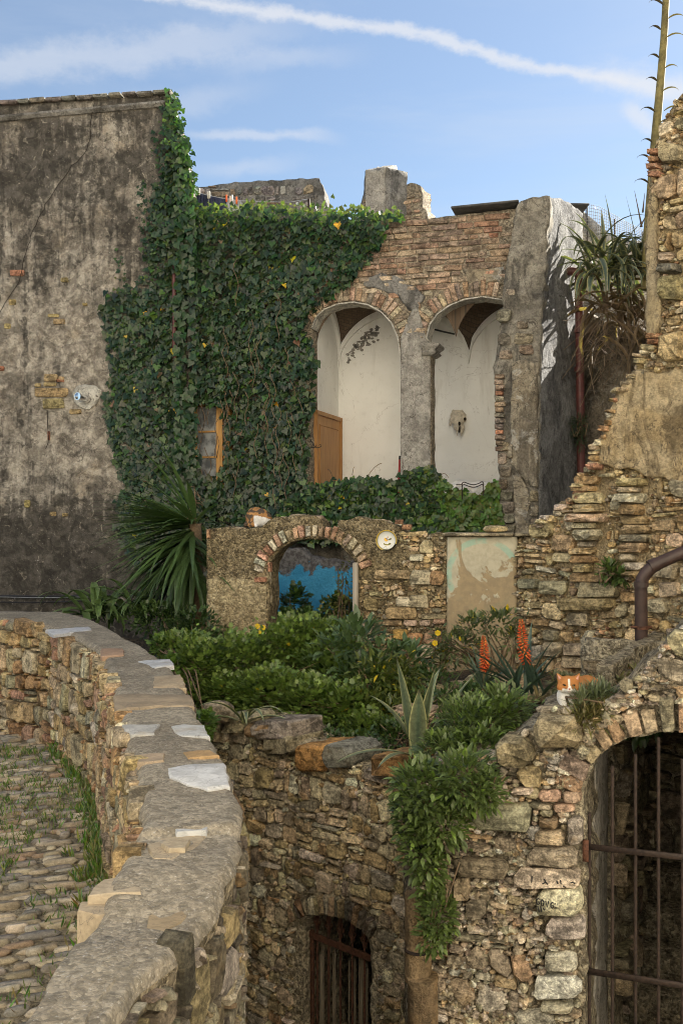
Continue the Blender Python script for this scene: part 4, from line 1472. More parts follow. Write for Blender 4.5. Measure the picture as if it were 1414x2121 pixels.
# big end stone of the parapet
def boulder(name, label_parent, c, r, col, seed, mat=M_STONE, lev=3, parent=None, sq=2.6, rotz=0, smooth_angle=None, rough=.10):
    bm = bmesh.new(); bmesh.ops.create_icosphere(bm, subdivisions=lev, radius=1)
    R3 = Matrix.Rotation(rotz, 3, 'Z')
    V = []
    for v in bm.verts:
        q = v.co.copy(); k = (abs(q.x) ** sq + abs(q.y) ** sq + abs(q.z) ** sq) ** (-1 / sq); q = q * k
        q *= 1 + rough * mnoise.noise(v.co * 1.6 + Vector((seed, 0, 0))) + rough * .5 * mnoise.noise(v.co * 4 + Vector((seed, 3, 0)))
        q = R3 @ Vector((q.x * r[0], q.y * r[1], q.z * r[2])); V.append(Vector(c) + q)
    Fc = [tuple(v.index for v in f.verts) for f in bm.faces]; bm.free()
    return build(name, V, Fc, mat, parent, cols=col, smooth_angle=smooth_angle)


slab('end_stone', [(158, 1950), (215, 1932), (292, 1948), (280, 1992), (225, 2045), (196, 2085), (176, 2140), (40, 2145), (70, 2090), (118, 2010)], -1.066, .34, (.30, .25, .17), M_CAP)


# ------------------------------------------------------------------ cobbles of the lane
rng = random.Random(9)
cob_me = []
for k in range(6):
    bm = bmesh.new(); bmesh.ops.create_uvsphere(bm, u_segments=8, v_segments=4, radius=1)
    V = []
    for v in bm.verts:
        q = v.co.copy(); kk = (abs(q.x) ** 3.2 + abs(q.y) ** 3.2 + abs(q.z) ** 3.2) ** (-1 / 3.2); q = q * kk
        q *= 1 + .16 * mnoise.noise(v.co * 1.4 + Vector((k * 5, 0, 0))); q.z = min(q.z, .55 + .1 * q.x); V.append(q)
    Fc = [tuple(v.index for v in f.verts) for f in bm.faces]; bm.free()
    cob_me.append(mesh('cobble', V, Fc, M_COB))
inn = [(p.x, p.y) for p in PIN[:11]]
cobs = []
y = 3.4
while y < 9.6:
    dep = rng.uniform(.036, .062); x = -4.6 + rng.uniform(0, .2)
    while x < -.5:
        ln = rng.uniform(.10, .21)
        if rng.random() < .15: ln *= .6
        arch = .10 * math.sin((x + y * .3) * 2.3) + .25 * (x + 2)      # gently bowed courses
        yy = y + arch + rng.uniform(-.015, .015)
        xx = x + ln / 2
        px = CX + F * xx / max(yy, .1)
        # edge of the wall at this depth
        lim = None
        for a, b in zip(inn[:-1], inn[1:]):
            if min(a[1], b[1]) <= yy <= max(a[1], b[1]): lim = lerp(a[0], b[0], (yy - a[1]) / (b[1] - a[1])); break
        if lim is not None and xx < lim - .04 and px > -900 and yy > 3.3 and rng.random() > .07 + .25 * (mnoise.noise(Vector((xx * 1.5, yy * 1.5, 2))) > .32):
            cobs.append((xx, yy, ln, dep))
        x += ln + .012
    y += dep + .012
cobs = sorted(cobs, key=lambda c: -c[2] * c[3] / c[1] ** 2 * (1 if CX + F * c[0] / c[1] > -40 and CY - F * GZ / c[1] < 2150 else .01))
rest = []
for i, (x, y, ln, dep) in enumerate(cobs):
    col = jitter_col(rng.choices(*COBC)[0], rng, .2, .02)
    rz = .35 * math.cos((x + y * .3) * 2.3) * .23 + .25 + rng.uniform(-.12, .12)
    M4 = Matrix.Translation(Vector((x, y, GZ + .006 + .008 * mnoise.noise(Vector((x * 3, y * 3, 1))) + rng.uniform(-.012, .012)))) @ Matrix.Rotation(rz, 4, 'Z') @ Matrix.Rotation(rng.uniform(-.2, .2), 4, 'X') @ Matrix.Diagonal((ln * .50, dep * .50, rng.uniform(.024, .034), 1))
    me = cob_me[rng.randrange(6)]
    if i < 300:
        o = bpy.data.objects.new('cobble', me); COL.objects.link(o); o.parent = path
        o.matrix_local = Matrix.Translation(-WL[path]) @ M4; o.color = (*col, 1)
    else:
        rest.append(([M4 @ v.co for v in me.vertices], [tuple(p.vertices) for p in me.polygons], col))
if rest:
    join('cobble_rest', rest, mat_stone('cobble_far', 'col', .15, .35, 1.6, .42), path, stuff=True)
print('cobbles', len(cobs), 'parapet stones', cnt)

# ------------------------------------------------------------------ cellar wall with the small spiked gate
rng = random.Random(21)
cel = thing('cellar_front', 'rubble retaining wall of ochre stones below the garden, with small arched cellar opening', 'wall', PR.w(.7, LOW))
cpoly_px = [(262, 2400), (262, 1470), (380, 1488), (430, 1492), (480, 1484), (520, 1497), (560, 1512), (610, 1534), (640, 1545), (700, 1556), (740, 1585), (790, 1592), (850, 1585), (885, 1590), (885, 2400)]
cpoly = PR.poly(cpoly_px)
dh_px = [(620, 2400), (621, 1912), (640, 1898), (680, 1896), (720, 1907), (748, 1925), (766, 1946), (768, 2400)]
dh = PR.poly(dh_px)
V, Fc = wall_body(PR, cpoly, [dh], res=.045, thick=.45, amp=.024, freq=7, seed=31.0, edge=.03, base=-.006)
build('core', V, Fc, mat_mortar('pale_mortar', (.40, .34, .235), (.50, .44, .32), (.24, .20, .14)), cel)
vex = PR.poly([(612, 2400), (612, 1860), (690, 1850), (760, 1880), (785, 1940), (776, 2400)])
voussoirs(cel, PR, PR.poly([(610, 1910), (640, 1896), (680, 1893), (720, 1904), (750, 1922), (768, 1944)]), .13, .035, rng, M_STONE, GREYOCH, out=(.02, .045), joint=.008)
PALC = ([(.47, .375, .225), (.54, .455, .305), (.40, .305, .165), (.44, .385, .285), (.35, .295, .21), (.60, .54, .41), (.42, .285, .15), (.28, .23, .16)], [5, 5, 3, 4, 3, 2, 1, 1])
n1 = add_stones(cel, PR, pack(cpoly, rng, (.07, .16), (.08, .22), .36, 31, .34), cpoly, [vex], rng, M_STONE, PALC, .020, (.010, .034), .3, 285, need=3, fill=[((.03, .06), (.035, .09))], seed=31, gravel=1500)
for (a, b, c, d, col) in [(432, 1488, 470, 1535, (.30, .24, .14)), (470, 1478, 520, 1515, (.27, .215, .14)), (522, 1495, 580, 1525, (.30, .20, .10)), (540, 1490, 618, 1528, (.22, .195, .16)),
                          (625, 1536, 690, 1592, (.34, .205, .075)), (685, 1538, 740, 1588, (.21, .185, .15)), (778, 1562, 850, 1604, (.36, .215, .08)), (560, 1520, 620, 1560, (.24, .20, .14))]:
    single_stone(cel, PR, a, b, c, d, col, .09, 'cap_stone', cham=.3, sink=.25)
# dark cellar behind the opening
def room(parent, pl, u0, u1, z0, z1, dep, mat, name='cellar_lining', start=.45):
    V = [pl.w(u, z, -w) for w in (start, dep) for z in (z0, z1) for u in (u0, u1)]
    build(name, V, [(4, 5, 7, 6), (0, 4, 6, 2), (1, 3, 7, 5), (2, 6, 7, 3), (0, 1, 5, 4)], mat, parent, flat=True)


room(cel, PR, dh[1][0] - .15, dh[-1][0] + .15, LOW + .02, dh[3][1] + .1, 1.9, M_MORT_D)

gate1 = thing('spiked_gate', 'small rusty spiked gate backed with dry reeds in the cellar opening', 'gate', PR.hit(695, 2400))
zr = PR.uz(695, 1972)[1]
uu0, uu1 = PR.uz(626, 1960)[0], PR.uz(764, 1960)[0]


def rbar(name, u0, z0, u1, z1, w, t, off, mat, parent, pl=PR):
    a, b = pl.w(u0, z0, off), pl.w(u1, z1, off); d = (b - a); L = d.length; d.normalize()
    V, Fc = bevel_box((a + b) / 2, L, t, w, d, pl.N.copy(), d.cross(pl.N).normalized(), b=.003)
    return build(name, V, Fc, mat, parent, smooth_angle=30)


GOFF = -.10
rail = rbar('rail', uu0 - .02, zr, uu1 + .02, zr, .045, .016, GOFF + .012, M_RUST, gate1)
rbar('stile', uu0, LOW + .05, uu0, zr + .03, .03, .02, GOFF, M_RUST, gate1); rbar('stile', uu1, LOW + .05, uu1, zr + .02, .03, .02, GOFF, M_RUST, gate1)
for k in range(6):
    u = lerp(uu0 + .045, uu1 - .02, k / 5)
    V, Fc = tube([PR.w(u, LOW + .05, GOFF - .004), PR.w(u, zr + .06, GOFF - .004)], .008, 8); bar = build('bar', V, Fc, M_RUST, gate1, smooth_angle=40)
    # spear head: collar, two curled leaves and a blade
    prof = [(.0, .008), (.01, .016), (.025, .016), (.035, .010), (.06, .011), (.085, .019), (.10, .020), (.15, .010), (.195, .001)]
    V, Fc = tube([PR.w(u, zr + .045 + z, GOFF - .004) for z, r in prof], [r for z, r in prof], 6); build('finial', V, Fc, M_RUST, bar, smooth_angle=40)
    for s in (-1, 1):
        pts = [PR.w(u + s * a, zr + .075 + z, GOFF - .004) for a, z in ((.004, .0), (.022, .012), (.032, .030), (.026, .042), (.018, .036))]
        V, Fc = tube(pts, [.006, .007, .006, .005, .004], 6); build('scroll', V, Fc, M_RUST, bar, smooth_angle=50)
for k in range(46):
    u = uu0 + .03 + rng.random() * (uu1 - uu0 - .06); gap = (u - uu0) / (uu1 - uu0)
    if .36 < gap < .5: continue
    top = zr - rng.uniform(.03, .16)
    V, Fc = tube([PR.w(u, LOW + .05, GOFF - .03 - rng.random() * .03), PR.w(u + rng.uniform(-.015, .015), top, GOFF - .03 - rng.random() * .03)], rng.uniform(.004, .009), 6)
    build('reed', V, Fc, M_REED, gate1, smooth_angle=40)

# ------------------------------------------------------------------ gate wall
rng = random.Random(22)
gw = thing('gate_arch', 'rough rubble wall with big barred archway under the ginger cat', 'wall', PG.w(.8, LOW))
gpx = [(858, 2400), (860, 1640), (870, 1590), (960, 1570), (1030, 1566), (1046, 1540), (1075, 1522), (1105, 1512), (1112, 1482), (1150, 1466), (1200, 1476), (1228, 1496), (1240, 1470), (1268, 1446), (1300, 1418), (1325, 1395), (1345, 1370),
       (1375, 1335), (1410, 1300), (1470, 1275), (1700, 1270), (1700, 2400)]
gp = PG.poly(gpx)
gh_px = [(1213, 2400), (1212, 1690), (1205, 1645), (1226, 1592), (1258, 1552), (1305, 1528), (1360, 1518), (1420, 1517), (1480, 1527), (1540, 1560), (1578, 1640), (1590, 2400)]
gh = PG.poly(gh_px)
V, Fc = wall_body(PG, gp, [gh], res=.04, thick=.5, amp=.035, freq=5.5, seed=41.0, edge=.028, base=-.015)
build('core', V, Fc, M_MORT_D, gw)
voussoirs(gw, PG, PG.poly([(1204, 1648), (1226, 1592), (1258, 1552), (1305, 1528), (1360, 1518), (1420, 1517), (1470, 1524)]), .155, .072, rng, M_STONE, ([(.36, .28, .18), (.30, .20, .13), (.26, .215, .15), (.40, .33, .23)], [3, 2, 3, 2]), out=(.01, .05), joint=.016, lenj=.3)
gex = PG.poly([(1196, 2400), (1196, 1660), (1186, 1640), (1206, 1575), (1240, 1522), (1295, 1478), (1360, 1462), (1430, 1460), (1500, 1470), (1600, 1560), (1620, 2400)])
spec = [(1032, 1522, 1106, 1582, (.25, .20, .12), .12), (1106, 1480, 1206, 1546, (.30, .25, .165), .11), (1072, 1585, 1124, 1628, (.32, .25, .13), .05), (1114, 1634, 1162, 1660, (.40, .26, .18), .035),
        (1165, 1636, 1204, 1662, (.40, .27, .19), .035), (1112, 1664, 1143, 1676, (.40, .31, .22), .03), (1146, 1664, 1190, 1680, (.40, .30, .20), .03), (1118, 1674, 1146, 1688, (.33, .27, .18), .04), (1116, 1690, 1156, 1712, (.30, .24, .14), .05),
        (1092, 1752, 1196, 1792, (.38, .32, .23), .06), (1068, 1793, 1200, 1836, (.52, .46, .34), .055), (1112, 1836, 1208, 1890, (.53, .47, .36), .085), (1130, 1896, 1214, 1942, (.44, .41, .34), .05), (985, 1662, 1100, 1718, (.30, .26, .185), .07),
        (940, 1775, 1055, 1815, (.27, .23, .165), .05), (940, 1815, 975, 1862, (.28, .23, .15), .05), (1128, 1968, 1196, 2008, (.44, .41, .34), .05), (1108, 2018, 1204, 2064, (.50, .48, .42), .05), (1120, 2072, 1190, 2092, (.38, .33, .25), .05), (1066, 2090, 1150, 2135, (.38, .36, .30), .05),
        (1108, 1718, 1170, 1748, (.38, .32, .22), .05), (1176, 1690, 1208, 1746, (.34, .31, .26), .05)]
occupied = []
gstone = {}
for (a, b, c, d, col, o) in spec:
    gstone[(a, b)] = single_stone(gw, PG, a, b, c, d, col, o, cham=.34, sink=.08, inset=.2)
    occupied.append(PG.poly([(a - 3, d + 3), (c + 3, d + 3), (c + 3, b - 3), (a - 3, b - 3)]))
PALG = ([(.28, .23, .155), (.24, .205, .15), (.36, .315, .235), (.20, .17, .125), (.44, .41, .345), (.29, .21, .125)], [4, 4, 3, 3, 2, 1.5])
n2 = add_stones(gw, PG, pack(gp, rng, (.05, .15), (.07, .22), .42, 41, .35), gp, [gex] + occupied, rng, M_STONE, lighter(PALG, 1.3), .018, (.01, .055), .36, 275, need=3, skip=lambda u, z: .05, inset=.22, fill=[((.05, .09), (.06, .13)), ((.025, .05), (.03, .07))], seed=41, gravel=2600)
# left return of the gate wall down the corner
ca = PG.w(-.02, 0); cb = PR.hit(838, 1700)
PC = wplane(ca.xy, cb.xy)
if PC.N.x > 0: PC.N = -PC.N
Lc = (cb.xy - ca.xy).length
V, Fc = wall_body(PC, [(0, LOW), (Lc + .1, LOW), (Lc + .1, -1.62), (0, -1.55)], res=.06, thick=.2, amp=.03, freq=6, seed=42.0)
build('return_face', V, Fc, M_MORT_D, gw)
# passage behind the gate: plastered jamb, dark rubble walls, back wall, vault
jb = PG.hit(1214, 1800, -.5); far = jb - PG.N * 2.4
PJ = wplane((jb - PG.N * -.02).xy, far.xy)
if PJ.N.x < 0: PJ.N = -PJ.N
V, Fc = wall_body(PJ, [(0, LOW), (.75, LOW), (.75, -1.15), (0, -1.25)], res=.07, thick=.1, amp=.015, freq=5, seed=43.0)
build('jamb', V, Fc, M_CEM, gw)
q2 = wplane((jb - PG.N * .74 + PG.U * .03).xy, (far + PG.U * .25).xy)
if q2.N.x < 0: q2.N = -q2.N
pq = [(0, LOW), (1.9, LOW), (1.9, -.95), (0, -.95)]
V, Fc = wall_body(q2, pq, res=.08, thick=.1, amp=.05, freq=4, seed=44.0); build('passage_wall', V, Fc, M_MORT_D, gw)
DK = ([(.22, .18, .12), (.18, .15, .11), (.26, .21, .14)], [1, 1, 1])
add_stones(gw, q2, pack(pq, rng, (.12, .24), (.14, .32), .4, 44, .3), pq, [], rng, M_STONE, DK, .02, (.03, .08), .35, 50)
pb_a = PG.hit(1214, 1800, -2.5); q3 = wplane(pb_a.xy, (pb_a + PG.U * 2.4).xy)
if q3.N.y > 0: q3.N = -q3.N
pq = [(-.3, LOW), (2.5, LOW), (2.5, -.95), (-.3, -.95)]
V, Fc = wall_body(q3, pq, res=.1, thick=.1, amp=.05, freq=4, seed=45.0); build('passage_end', V, Fc, M_MORT_D, gw)
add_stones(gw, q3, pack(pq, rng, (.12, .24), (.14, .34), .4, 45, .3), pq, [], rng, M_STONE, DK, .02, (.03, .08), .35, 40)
rv = [PG.w(u, -1.0 - (.48 if w > 2 else 0), -w) for w in (.42, 2.7) for u in (PG.uz(1190, 1600)[0], PG.uz(1640, 1600)[0])]
build('passage_roof', rv, [(0, 1, 3, 2)], M_MORT_D, gw)
V, Fc = wall_body(wplane(PG.w(PG.uz(1592, 1800)[0], 0, -.5).xy, PG.w(PG.uz(1592, 1800)[0], 0, -2.6).xy, False), [(0, LOW), (2.1, LOW), (2.1, -.95), (0, -.95)], res=.2, thick=.1, amp=.03, freq=4, seed=46.0)
build('passage_wall', V, Fc, M_MORT_D, gw)
for k in range(5):           # steps climbing into the dark
    V, Fc = bevel_box(PG.w(PG.uz(1400, 1800)[0] + .25, -3.4 + .19 * k, -1.5 - .22 * k), 1.3, .3, .2, PG.U.copy(), -PG.N, b=.02)
    build('step', V, Fc, M_MORT_D, gw)

gate2 = thing('iron_gate', 'tall rusty iron bar gate closing the big stone archway', 'gate', PG.hit(1400, 2400))
zr1, zr2 = PG.uz(1217, 1757)[1], PG.uz(1217, 2016)[1]
gb = [(1218, 1688), (1266, 1590), (1314, 1566), (1362, 1530), (1412, 1575), (1463, 1560), (1516, 1590), (1568, 1660)]
GO = -.04
for (x, y) in gb:
    u, z = PG.uz(x, y)
    V, Fc = tube([PG.w(u, LOW + .05, GO), PG.w(u, -2.6, GO), PG.w(u, z, GO)], .009, 8); build('bar', V, Fc, M_IRON, gate2, smooth_angle=40)
for z in (zr1, zr2):
    V, Fc = bevel_box((PG.w(PG.uz(1214, 1757)[0], z, GO + .016) + PG.w(PG.uz(1575, 1757)[0], z, GO + .016)) / 2, (PG.uz(1575, 1757)[0] - PG.uz(1214, 1757)[0]), .012, .030, PG.U.copy(), -PG.N, b=.002)
    build('rail', V, Fc, M_IRON, gate2)
V, Fc = bevel_box(PG.hit(1212, 1762, .0), .03, .02, .11, PG.U.copy(), -PG.N, b=.004); build('hinge', V, Fc, M_RUST, gate2)

# painted scrawl on the two pale stones beside the gate
def scrawl(stone, strokes, off, width=.0035):
    for st in strokes:
        pts = [PG.hit(x, y, off) for x, y in st]
        V, Fc = tube(pts, width, 5); build('lettering', V, Fc, M_BLACK, stone)


def ltr(x, y, h, seq):
    """strokes of one letter scaled to a box of height h at pixel x, y"""
    return [[(x + a * h * .55, y + b * h) for a, b in s] for s in seq]


LET = {'G': [[(.9, .1), (.5, 0), (.1, .3), (.1, .7), (.5, 1), (.9, .8), (.9, .55), (.55, .55)]], 'O': [[(.5, 0), (.05, .4), (.2, .95), (.7, 1), (.95, .5), (.5, 0)]],
       'V': [[(0, 0), (.45, 1), (.95, 0)]], 'I': [[(.4, 0), (.4, 1)]], 'A': [[(0, 1), (.45, 0), (.9, 1)], [(.15, .6), (.75, .6)]], 'N': [[(0, 1), (.05, 0), (.8, 1), (.85, 0)]], '^': [[(0, .5), (.4, 0), (.9, .3)]]}
st = []
for ch, x, y, h in (('G', 1116, 1846, 13), ('O', 1125, 1848, 13), ('V', 1135, 1852, 12), ('G', 1145, 1854, 12), ('I', 1152, 1856, 10), ('A', 1157, 1856, 10), ('I', 1166, 1858, 7), ('^', 1172, 1857, 8)):
    st += ltr(x, y, h, LET[ch])
st += [[(1119, 1862), (1122, 1874)], [(1125, 1862), (1127, 1873)], [(1130, 1866), (1133, 1870)]]
scrawl(gstone[(1112, 1836)], st, .100)
scrawl(gstone[(1068, 1793)], [[(1105, 1806), (1104, 1821)], [(1130, 1812), (1133, 1818), (1137, 1823)], [(1126, 1822), (1132, 1819)], [(1155, 1815), (1158, 1822)], [(1163, 1814), (1164, 1822)], [(1168, 1826), (1175, 1829)], [(1184, 1820), (1189, 1818), (1193, 1822)]], .062)

# ------------------------------------------------------------------ garden arch wall
rng = random.Random(23)
aw = thing('garden_arch', 'low ruined garden wall with brick-edged archway and peeling fresco panel', 'wall', PA.hit(760, 1410))
apx = [(428, 1480), (428, 1096), (470, 1093), (500, 1094), (540, 1092), (556, 1080), (572, 1072), (605, 1069), (652, 1069), (664, 1078), (668, 1092), (690, 1100), (698, 1092), (700, 1080), (722, 1074), (745, 1072), (775, 1076), (800, 1082), (828, 1090),
       (838, 1104), (925, 1107), (1110, 1107), (1110, 1480)]
apl = PA.poly(apx)
ah_px = [(557, 1480), (557, 1168), (566, 1150), (582, 1135), (605, 1122), (640, 1115), (675, 1117), (702, 1128), (722, 1144), (734, 1160), (740, 1176), (742, 1480)]
ah = PA.poly(ah_px)
V, Fc = wall_body(PA, apl, [ah], res=.045, thick=.36, amp=.02, freq=6, seed=51.0, edge=.016, dispf=lambda u, z: .0)
build('core', V, Fc, M_ARCHD, aw)
blob_plate(aw, PA, [(430, 1470), (431, 1200), (470, 1195), (520, 1200), (552, 1212), (555, 1470)], M_ARCHP, .018, edge=.006)
voussoirs(aw, PA, PA.poly([(547, 1188), (553, 1168), (563, 1150), (580, 1134), (604, 1120), (640, 1112), (676, 1114), (704, 1125), (725, 1141), (738, 1158), (746, 1182)]), .135, .058, rng, M_STONE,
          ([(.46, .30, .20), (.50, .42, .30), (.42, .24, .155), (.52, .48, .38), (.36, .27, .18)], [3, 3, 2, 2, 2]), out=(.02, .04), joint=.014, lenj=.12)
for q in [(528, 1195, 553, 1206), (430, 1096, 437, 1116), (832, 1086, 852, 1098), (818, 1076, 834, 1086), (556, 1165, 562, 1185)]:
    single_stone(aw, PA, *q, (.44, .24, .15), .04, 'brick', cham=.12)
aex = [PA.poly([(400, 1480), (400, 1050), (780, 1050), (845, 1150), (820, 1180), (775, 1185), (765, 1200), (748, 1205), (748, 1480)]), PA.poly([(922, 1480), (922, 1104), (1074, 1104), (1074, 1480)])]
spA = [(775, 1180, 850, 1200, (.40, .31, .19), .04), (848, 1180, 894, 1212, (.44, .38, .26), .045), (888, 1182, 922, 1212, (.30, .20, .11), .05), (848, 1148, 878, 1162, (.50, .46, .36), .04), (870, 1118, 898, 1146, (.40, .34, .22), .04),
       (800, 1258, 862, 1282, (.42, .33, .18), .045), (754, 1235, 784, 1265, (.40, .30, .15), .05), (845, 1232, 888, 1258, (.42, .35, .22), .05), (820, 1236, 850, 1256, (.48, .42, .31), .04), (740, 1290, 780, 1330, (.34, .28, .19), .05),
       (815, 1302, 845, 1324, (.44, .29, .10), .05), (842, 1310, 874, 1338, (.46, .26, .13), .05), (878, 1306, 915, 1335, (.34, .23, .15), .04), (850, 1336, 900, 1362, (.40, .33, .21), .06), (872, 1272, 922, 1282, (.46, .38, .24), .03), (792, 1284, 832, 1296, (.42, .27, .17), .03), (835, 1284, 864, 1296, (.44, .33, .23), .03), (868, 1284, 892, 1296, (.44, .32, .22), .03), (896, 1282, 922, 1292, (.46, .30, .20), .03)]
occ = []
for (a, b, c, d, col, o) in spA:
    single_stone(aw, PA, a, b, c, d, col, o, cham=.3); occ.append(PA.poly([(a - 2, d + 2), (c + 2, d + 2), (c + 2, b - 2), (a - 2, b - 2)]))
n3 = add_stones(aw, PA, pack(apl, rng, (.07, .15), (.09, .26), .3, 51, .3), apl, aex + occ, rng, M_STONE, WARM, .02, (.014, .045), .3, 250, need=3, fill=[((.05, .09), (.06, .14)), ((.03, .05), (.035, .08))], seed=51, gravel=500)
# fresco panel and its ledge
ac = PA.hit(1000, 1190, .03)
M_FRES = mat_fresco(PA, ac, .33)
q = Plane.__new__(Plane); q.A = PA.A + PA.N * .03; q.U = PA.U; q.N = PA.N; q.back = PA.back
V, Fc = wall_body(q, PA.poly([(926, 1470), (926, 1112), (1070, 1112), (1070, 1470)]), res=.06, thick=.05, amp=.004, freq=6, seed=52.0, edge=.006)
build('fresco_panel', V, Fc, M_FRES, aw)
for (a, b) in ((918, 1062), (1066, 1106)):
    V, Fc = bevel_box((PA.hit(a, 1107, -.1) + PA.hit(b, 1107, -.1)) / 2, (PA.uz(b, 1107)[0] - PA.uz(a, 1107)[0]), .40, .03, PA.U.copy(), -PA.N, b=.006)
    build('ledge_slab', V, Fc, M_STONE, aw, cols=(.36, .30, .20))
# weathered post in the right jamb
V, Fc = bevel_box((PA.hit(737, 1165, .0) + PA.hit(738, 1400, .0)) / 2, .05, .12, PA.uz(737, 1165)[1] - PA.uz(738, 1400)[1], PA.U.copy(), -PA.N, b=.006)
build('door_post', V, Fc, M_GREYW, aw)
for (x, y, w, h) in ((610, 1070, 40, 10), (650, 1074, 26, 14), (742, 1078, 34, 10), (778, 1082, 40, 12), (528, 1098, 30, 9), (490, 1096, 34, 8), (452, 1098, 40, 8)):
    boulder('cap_stone', None, PA.hit(x, y, -.16), (w / F * 5, .14, h / F * 5.5), jitter_col((.33, .27, .175), rng), x, M_STONE, 2, aw, 3.2)
# blue painted wall behind the arch
PBL = Plane((560, 12.0), (760, 11.6))
bl = thing('blue_ruin', 'broken wall painted turquoise blue, seen through the garden arch', 'wall', PBL.hit(660, 1380))
V, Fc = wall_body(PBL, PBL.poly([(470, 1480), (470, 1150), (560, 1148), (590, 1136), (615, 1138), (640, 1150), (660, 1158), (690, 1160), (720, 1174), (745, 1182), (830, 1190), (830, 1480)]), res=.06, thick=.3, amp=.03, freq=5, seed=53.0, edge=.04)
build('wall', V, Fc, M_BLUE, bl)

# ------------------------------------------------------------------ tall ruin on the right
rng = random.Random(24)
rw = thing('tall_ruin', 'tall broken golden stone wall stepping down from the upper right beside the agaves', 'ruin', PW.hit(1250, 1400))
rpx = [(1068, 1480), (1066, 1140), (1085, 1122), (1108, 1108), (1112, 1086), (1146, 1078), (1143, 1052), (1160, 1044), (1196, 1040), (1190, 1020), (1200, 988), (1224, 974), (1228, 945), (1246, 905), (1260, 880), (1268, 835), (1288, 805), (1296, 782), (1316, 770),
       (1322, 742), (1344, 716), (1342, 600), (1340, 470), (1342, 370), (1352, 305), (1372, 288), (1371, 255), (1386, 218), (1412, 192), (1470, 160), (1620, 130), (1620, 1480)]
rp = PW.poly(rpx)


def rdisp(u, z):
    uu, zz = PW.uz(1240, 985); 
    return 0.0


V, Fc = wall_body(PW, rp, res=.055, thick=.55, amp=.04, freq=4, seed=61.0, edge=.07, base=-.015)
build('core', V, Fc, M_MORT_W, rw)
plast = [(1246, 960), (1252, 905), (1268, 850), (1292, 800), (1318, 775), (1360, 770), (1420, 765), (1620, 760), (1620, 985), (1400, 1000), (1340, 980), (1290, 968)]
blob_plate(rw, PW, plast, mat_cement('golden_render', (.44, .33, .18), (.56, .45, .28), (.16, .12, .07), .75), .05, amp=.022, edge=.04)
blob_plate(rw, PW, [(1343, 700), (1342, 470), (1346, 420), (1362, 400), (1366, 520), (1372, 640), (1362, 700)], mat_cement('pale_edge_render', (.40, .32, .19), (.46, .38, .25), (.22, .165, .10), .5), .045, edge=.02)
rex = [PW.poly(plast), PW.poly([(1343, 705), (1340, 400), (1362, 400), (1372, 640), (1364, 700)])]
occ = []
spW = [(1205, 1205, 1280, 1238, (.30, .245, .16), .09), (1162, 1238, 1275, 1264, (.33, .25, .135), .12), (1176, 1268, 1220, 1296, (.36, .30, .20), .06), (1120, 1202, 1176, 1232, (.29, .25, .17), .06), (1076, 1198, 1118, 1220, (.28, .245, .18), .06), (1108, 1082, 1146, 1114, (.32, .25, .145), .09),
       (1150, 1108, 1196, 1142, (.38, .29, .155), .07), (1150, 1145, 1190, 1165, (.40, .32, .19), .06), (1168, 1360, 1240, 1384, (.40, .33, .20), .07), (1126, 1330, 1166, 1360, (.42, .35, .22), .06), (1170, 1332, 1236, 1358, (.38, .31, .20), .06), (1250, 1358, 1296, 1384, (.32, .27, .19), .06), (1240, 1334, 1320, 1358, (.40, .34, .22), .06),
       (1098, 1336, 1126, 1364, (.40, .36, .28), .03), (1345, 1240, 1386, 1270, (.40, .33, .21), .07), (1368, 1205, 1414, 1236, (.46, .37, .23), .06), (1386, 1300, 1420, 1330, (.34, .29, .20), .08), (1130, 1304, 1158, 1326, (.29, .25, .17), .07), (1370, 690, 1420, 750, (.42, .32, .18), .09), (1366, 548, 1410, 568, (.24, .215, .17), .12), (1372, 575, 1420, 620, (.36, .28, .16), .12), (1372, 300, 1420, 340, (.34, .27, .17), .1)]
for (a, b, c, d, col, o) in spW:
    single_stone(rw, PW, a, b, c, d, col, o, cham=.3, sink=.08); occ.append(PW.poly([(a - 2, d + 2), (c + 2, d + 2), (c + 2, b - 2), (a - 2, b - 2)]))
# projecting ribs of the old niche
for (xa, xb, ya, yb) in ((1192, 1258, 985, 1200), (1290, 1345, 990, 1185)):
    y = ya
    while y < yb:
        h = rng.uniform(11, 27); x0 = xa + rng.uniform(-8, 10); xm = xb - rng.uniform(-4, 36)
        single_stone(rw, PW, x0, y, xm, y + h - 1.5, rng.choice(WARM[0][:5]), rng.uniform(.05, .15), cham=.4, sink=.05)
        y += h
    occ.append(PW.poly([(xa, yb), (xb, yb), (xb, ya), (xa, ya)]))
edge_px = resample([(1110, 1100), (1144, 1066), (1162, 1046), (1196, 1030), (1203, 990), (1228, 968), (1232, 935), (1252, 900), (1264, 870), (1272, 832), (1292, 802), (1304, 780), (1322, 764), (1330, 738), (1348, 716)], 13, False)
for (x, y) in edge_px:
    w, h = rng.uniform(10, 24), rng.uniform(8, 15); x += rng.uniform(-4, 9); y += rng.uniform(-3, 8)
    single_stone(rw, PW, x - w / 2, y - h / 2, x + w / 2, y + h / 2, rng.choice(WARM[0][:6]), rng.uniform(.04, .12), cham=.35, sink=.2)
for (y) in (310, 325, 340, 356, 690, 702):
    single_stone(rw, PW, 1343 + rng.uniform(-2, 3), y, 1372, y + 12, (.36, .20, .12), .06, 'brick', cham=.12)
n4 = add_stones(rw, PW, pack(rp, rng, (.09, .20), (.11, .30), .42, 61, .28), rp, rex + occ, rng, M_STONE, WARM, .022, (.02, .075), .32, 285, need=3, fill=[((.05, .09), (.06, .13))], seed=61, gravel=1600)
print('stones', n1, n2, n3, n4)

# ------------------------------------------------------------------ unseen houses added outside the picture to shade the lane and throw warm light back
M_OFFW = mat_plain('bounce_plaster', (.82, .76, .65), .95, .1, 0, .06, 2, 0)


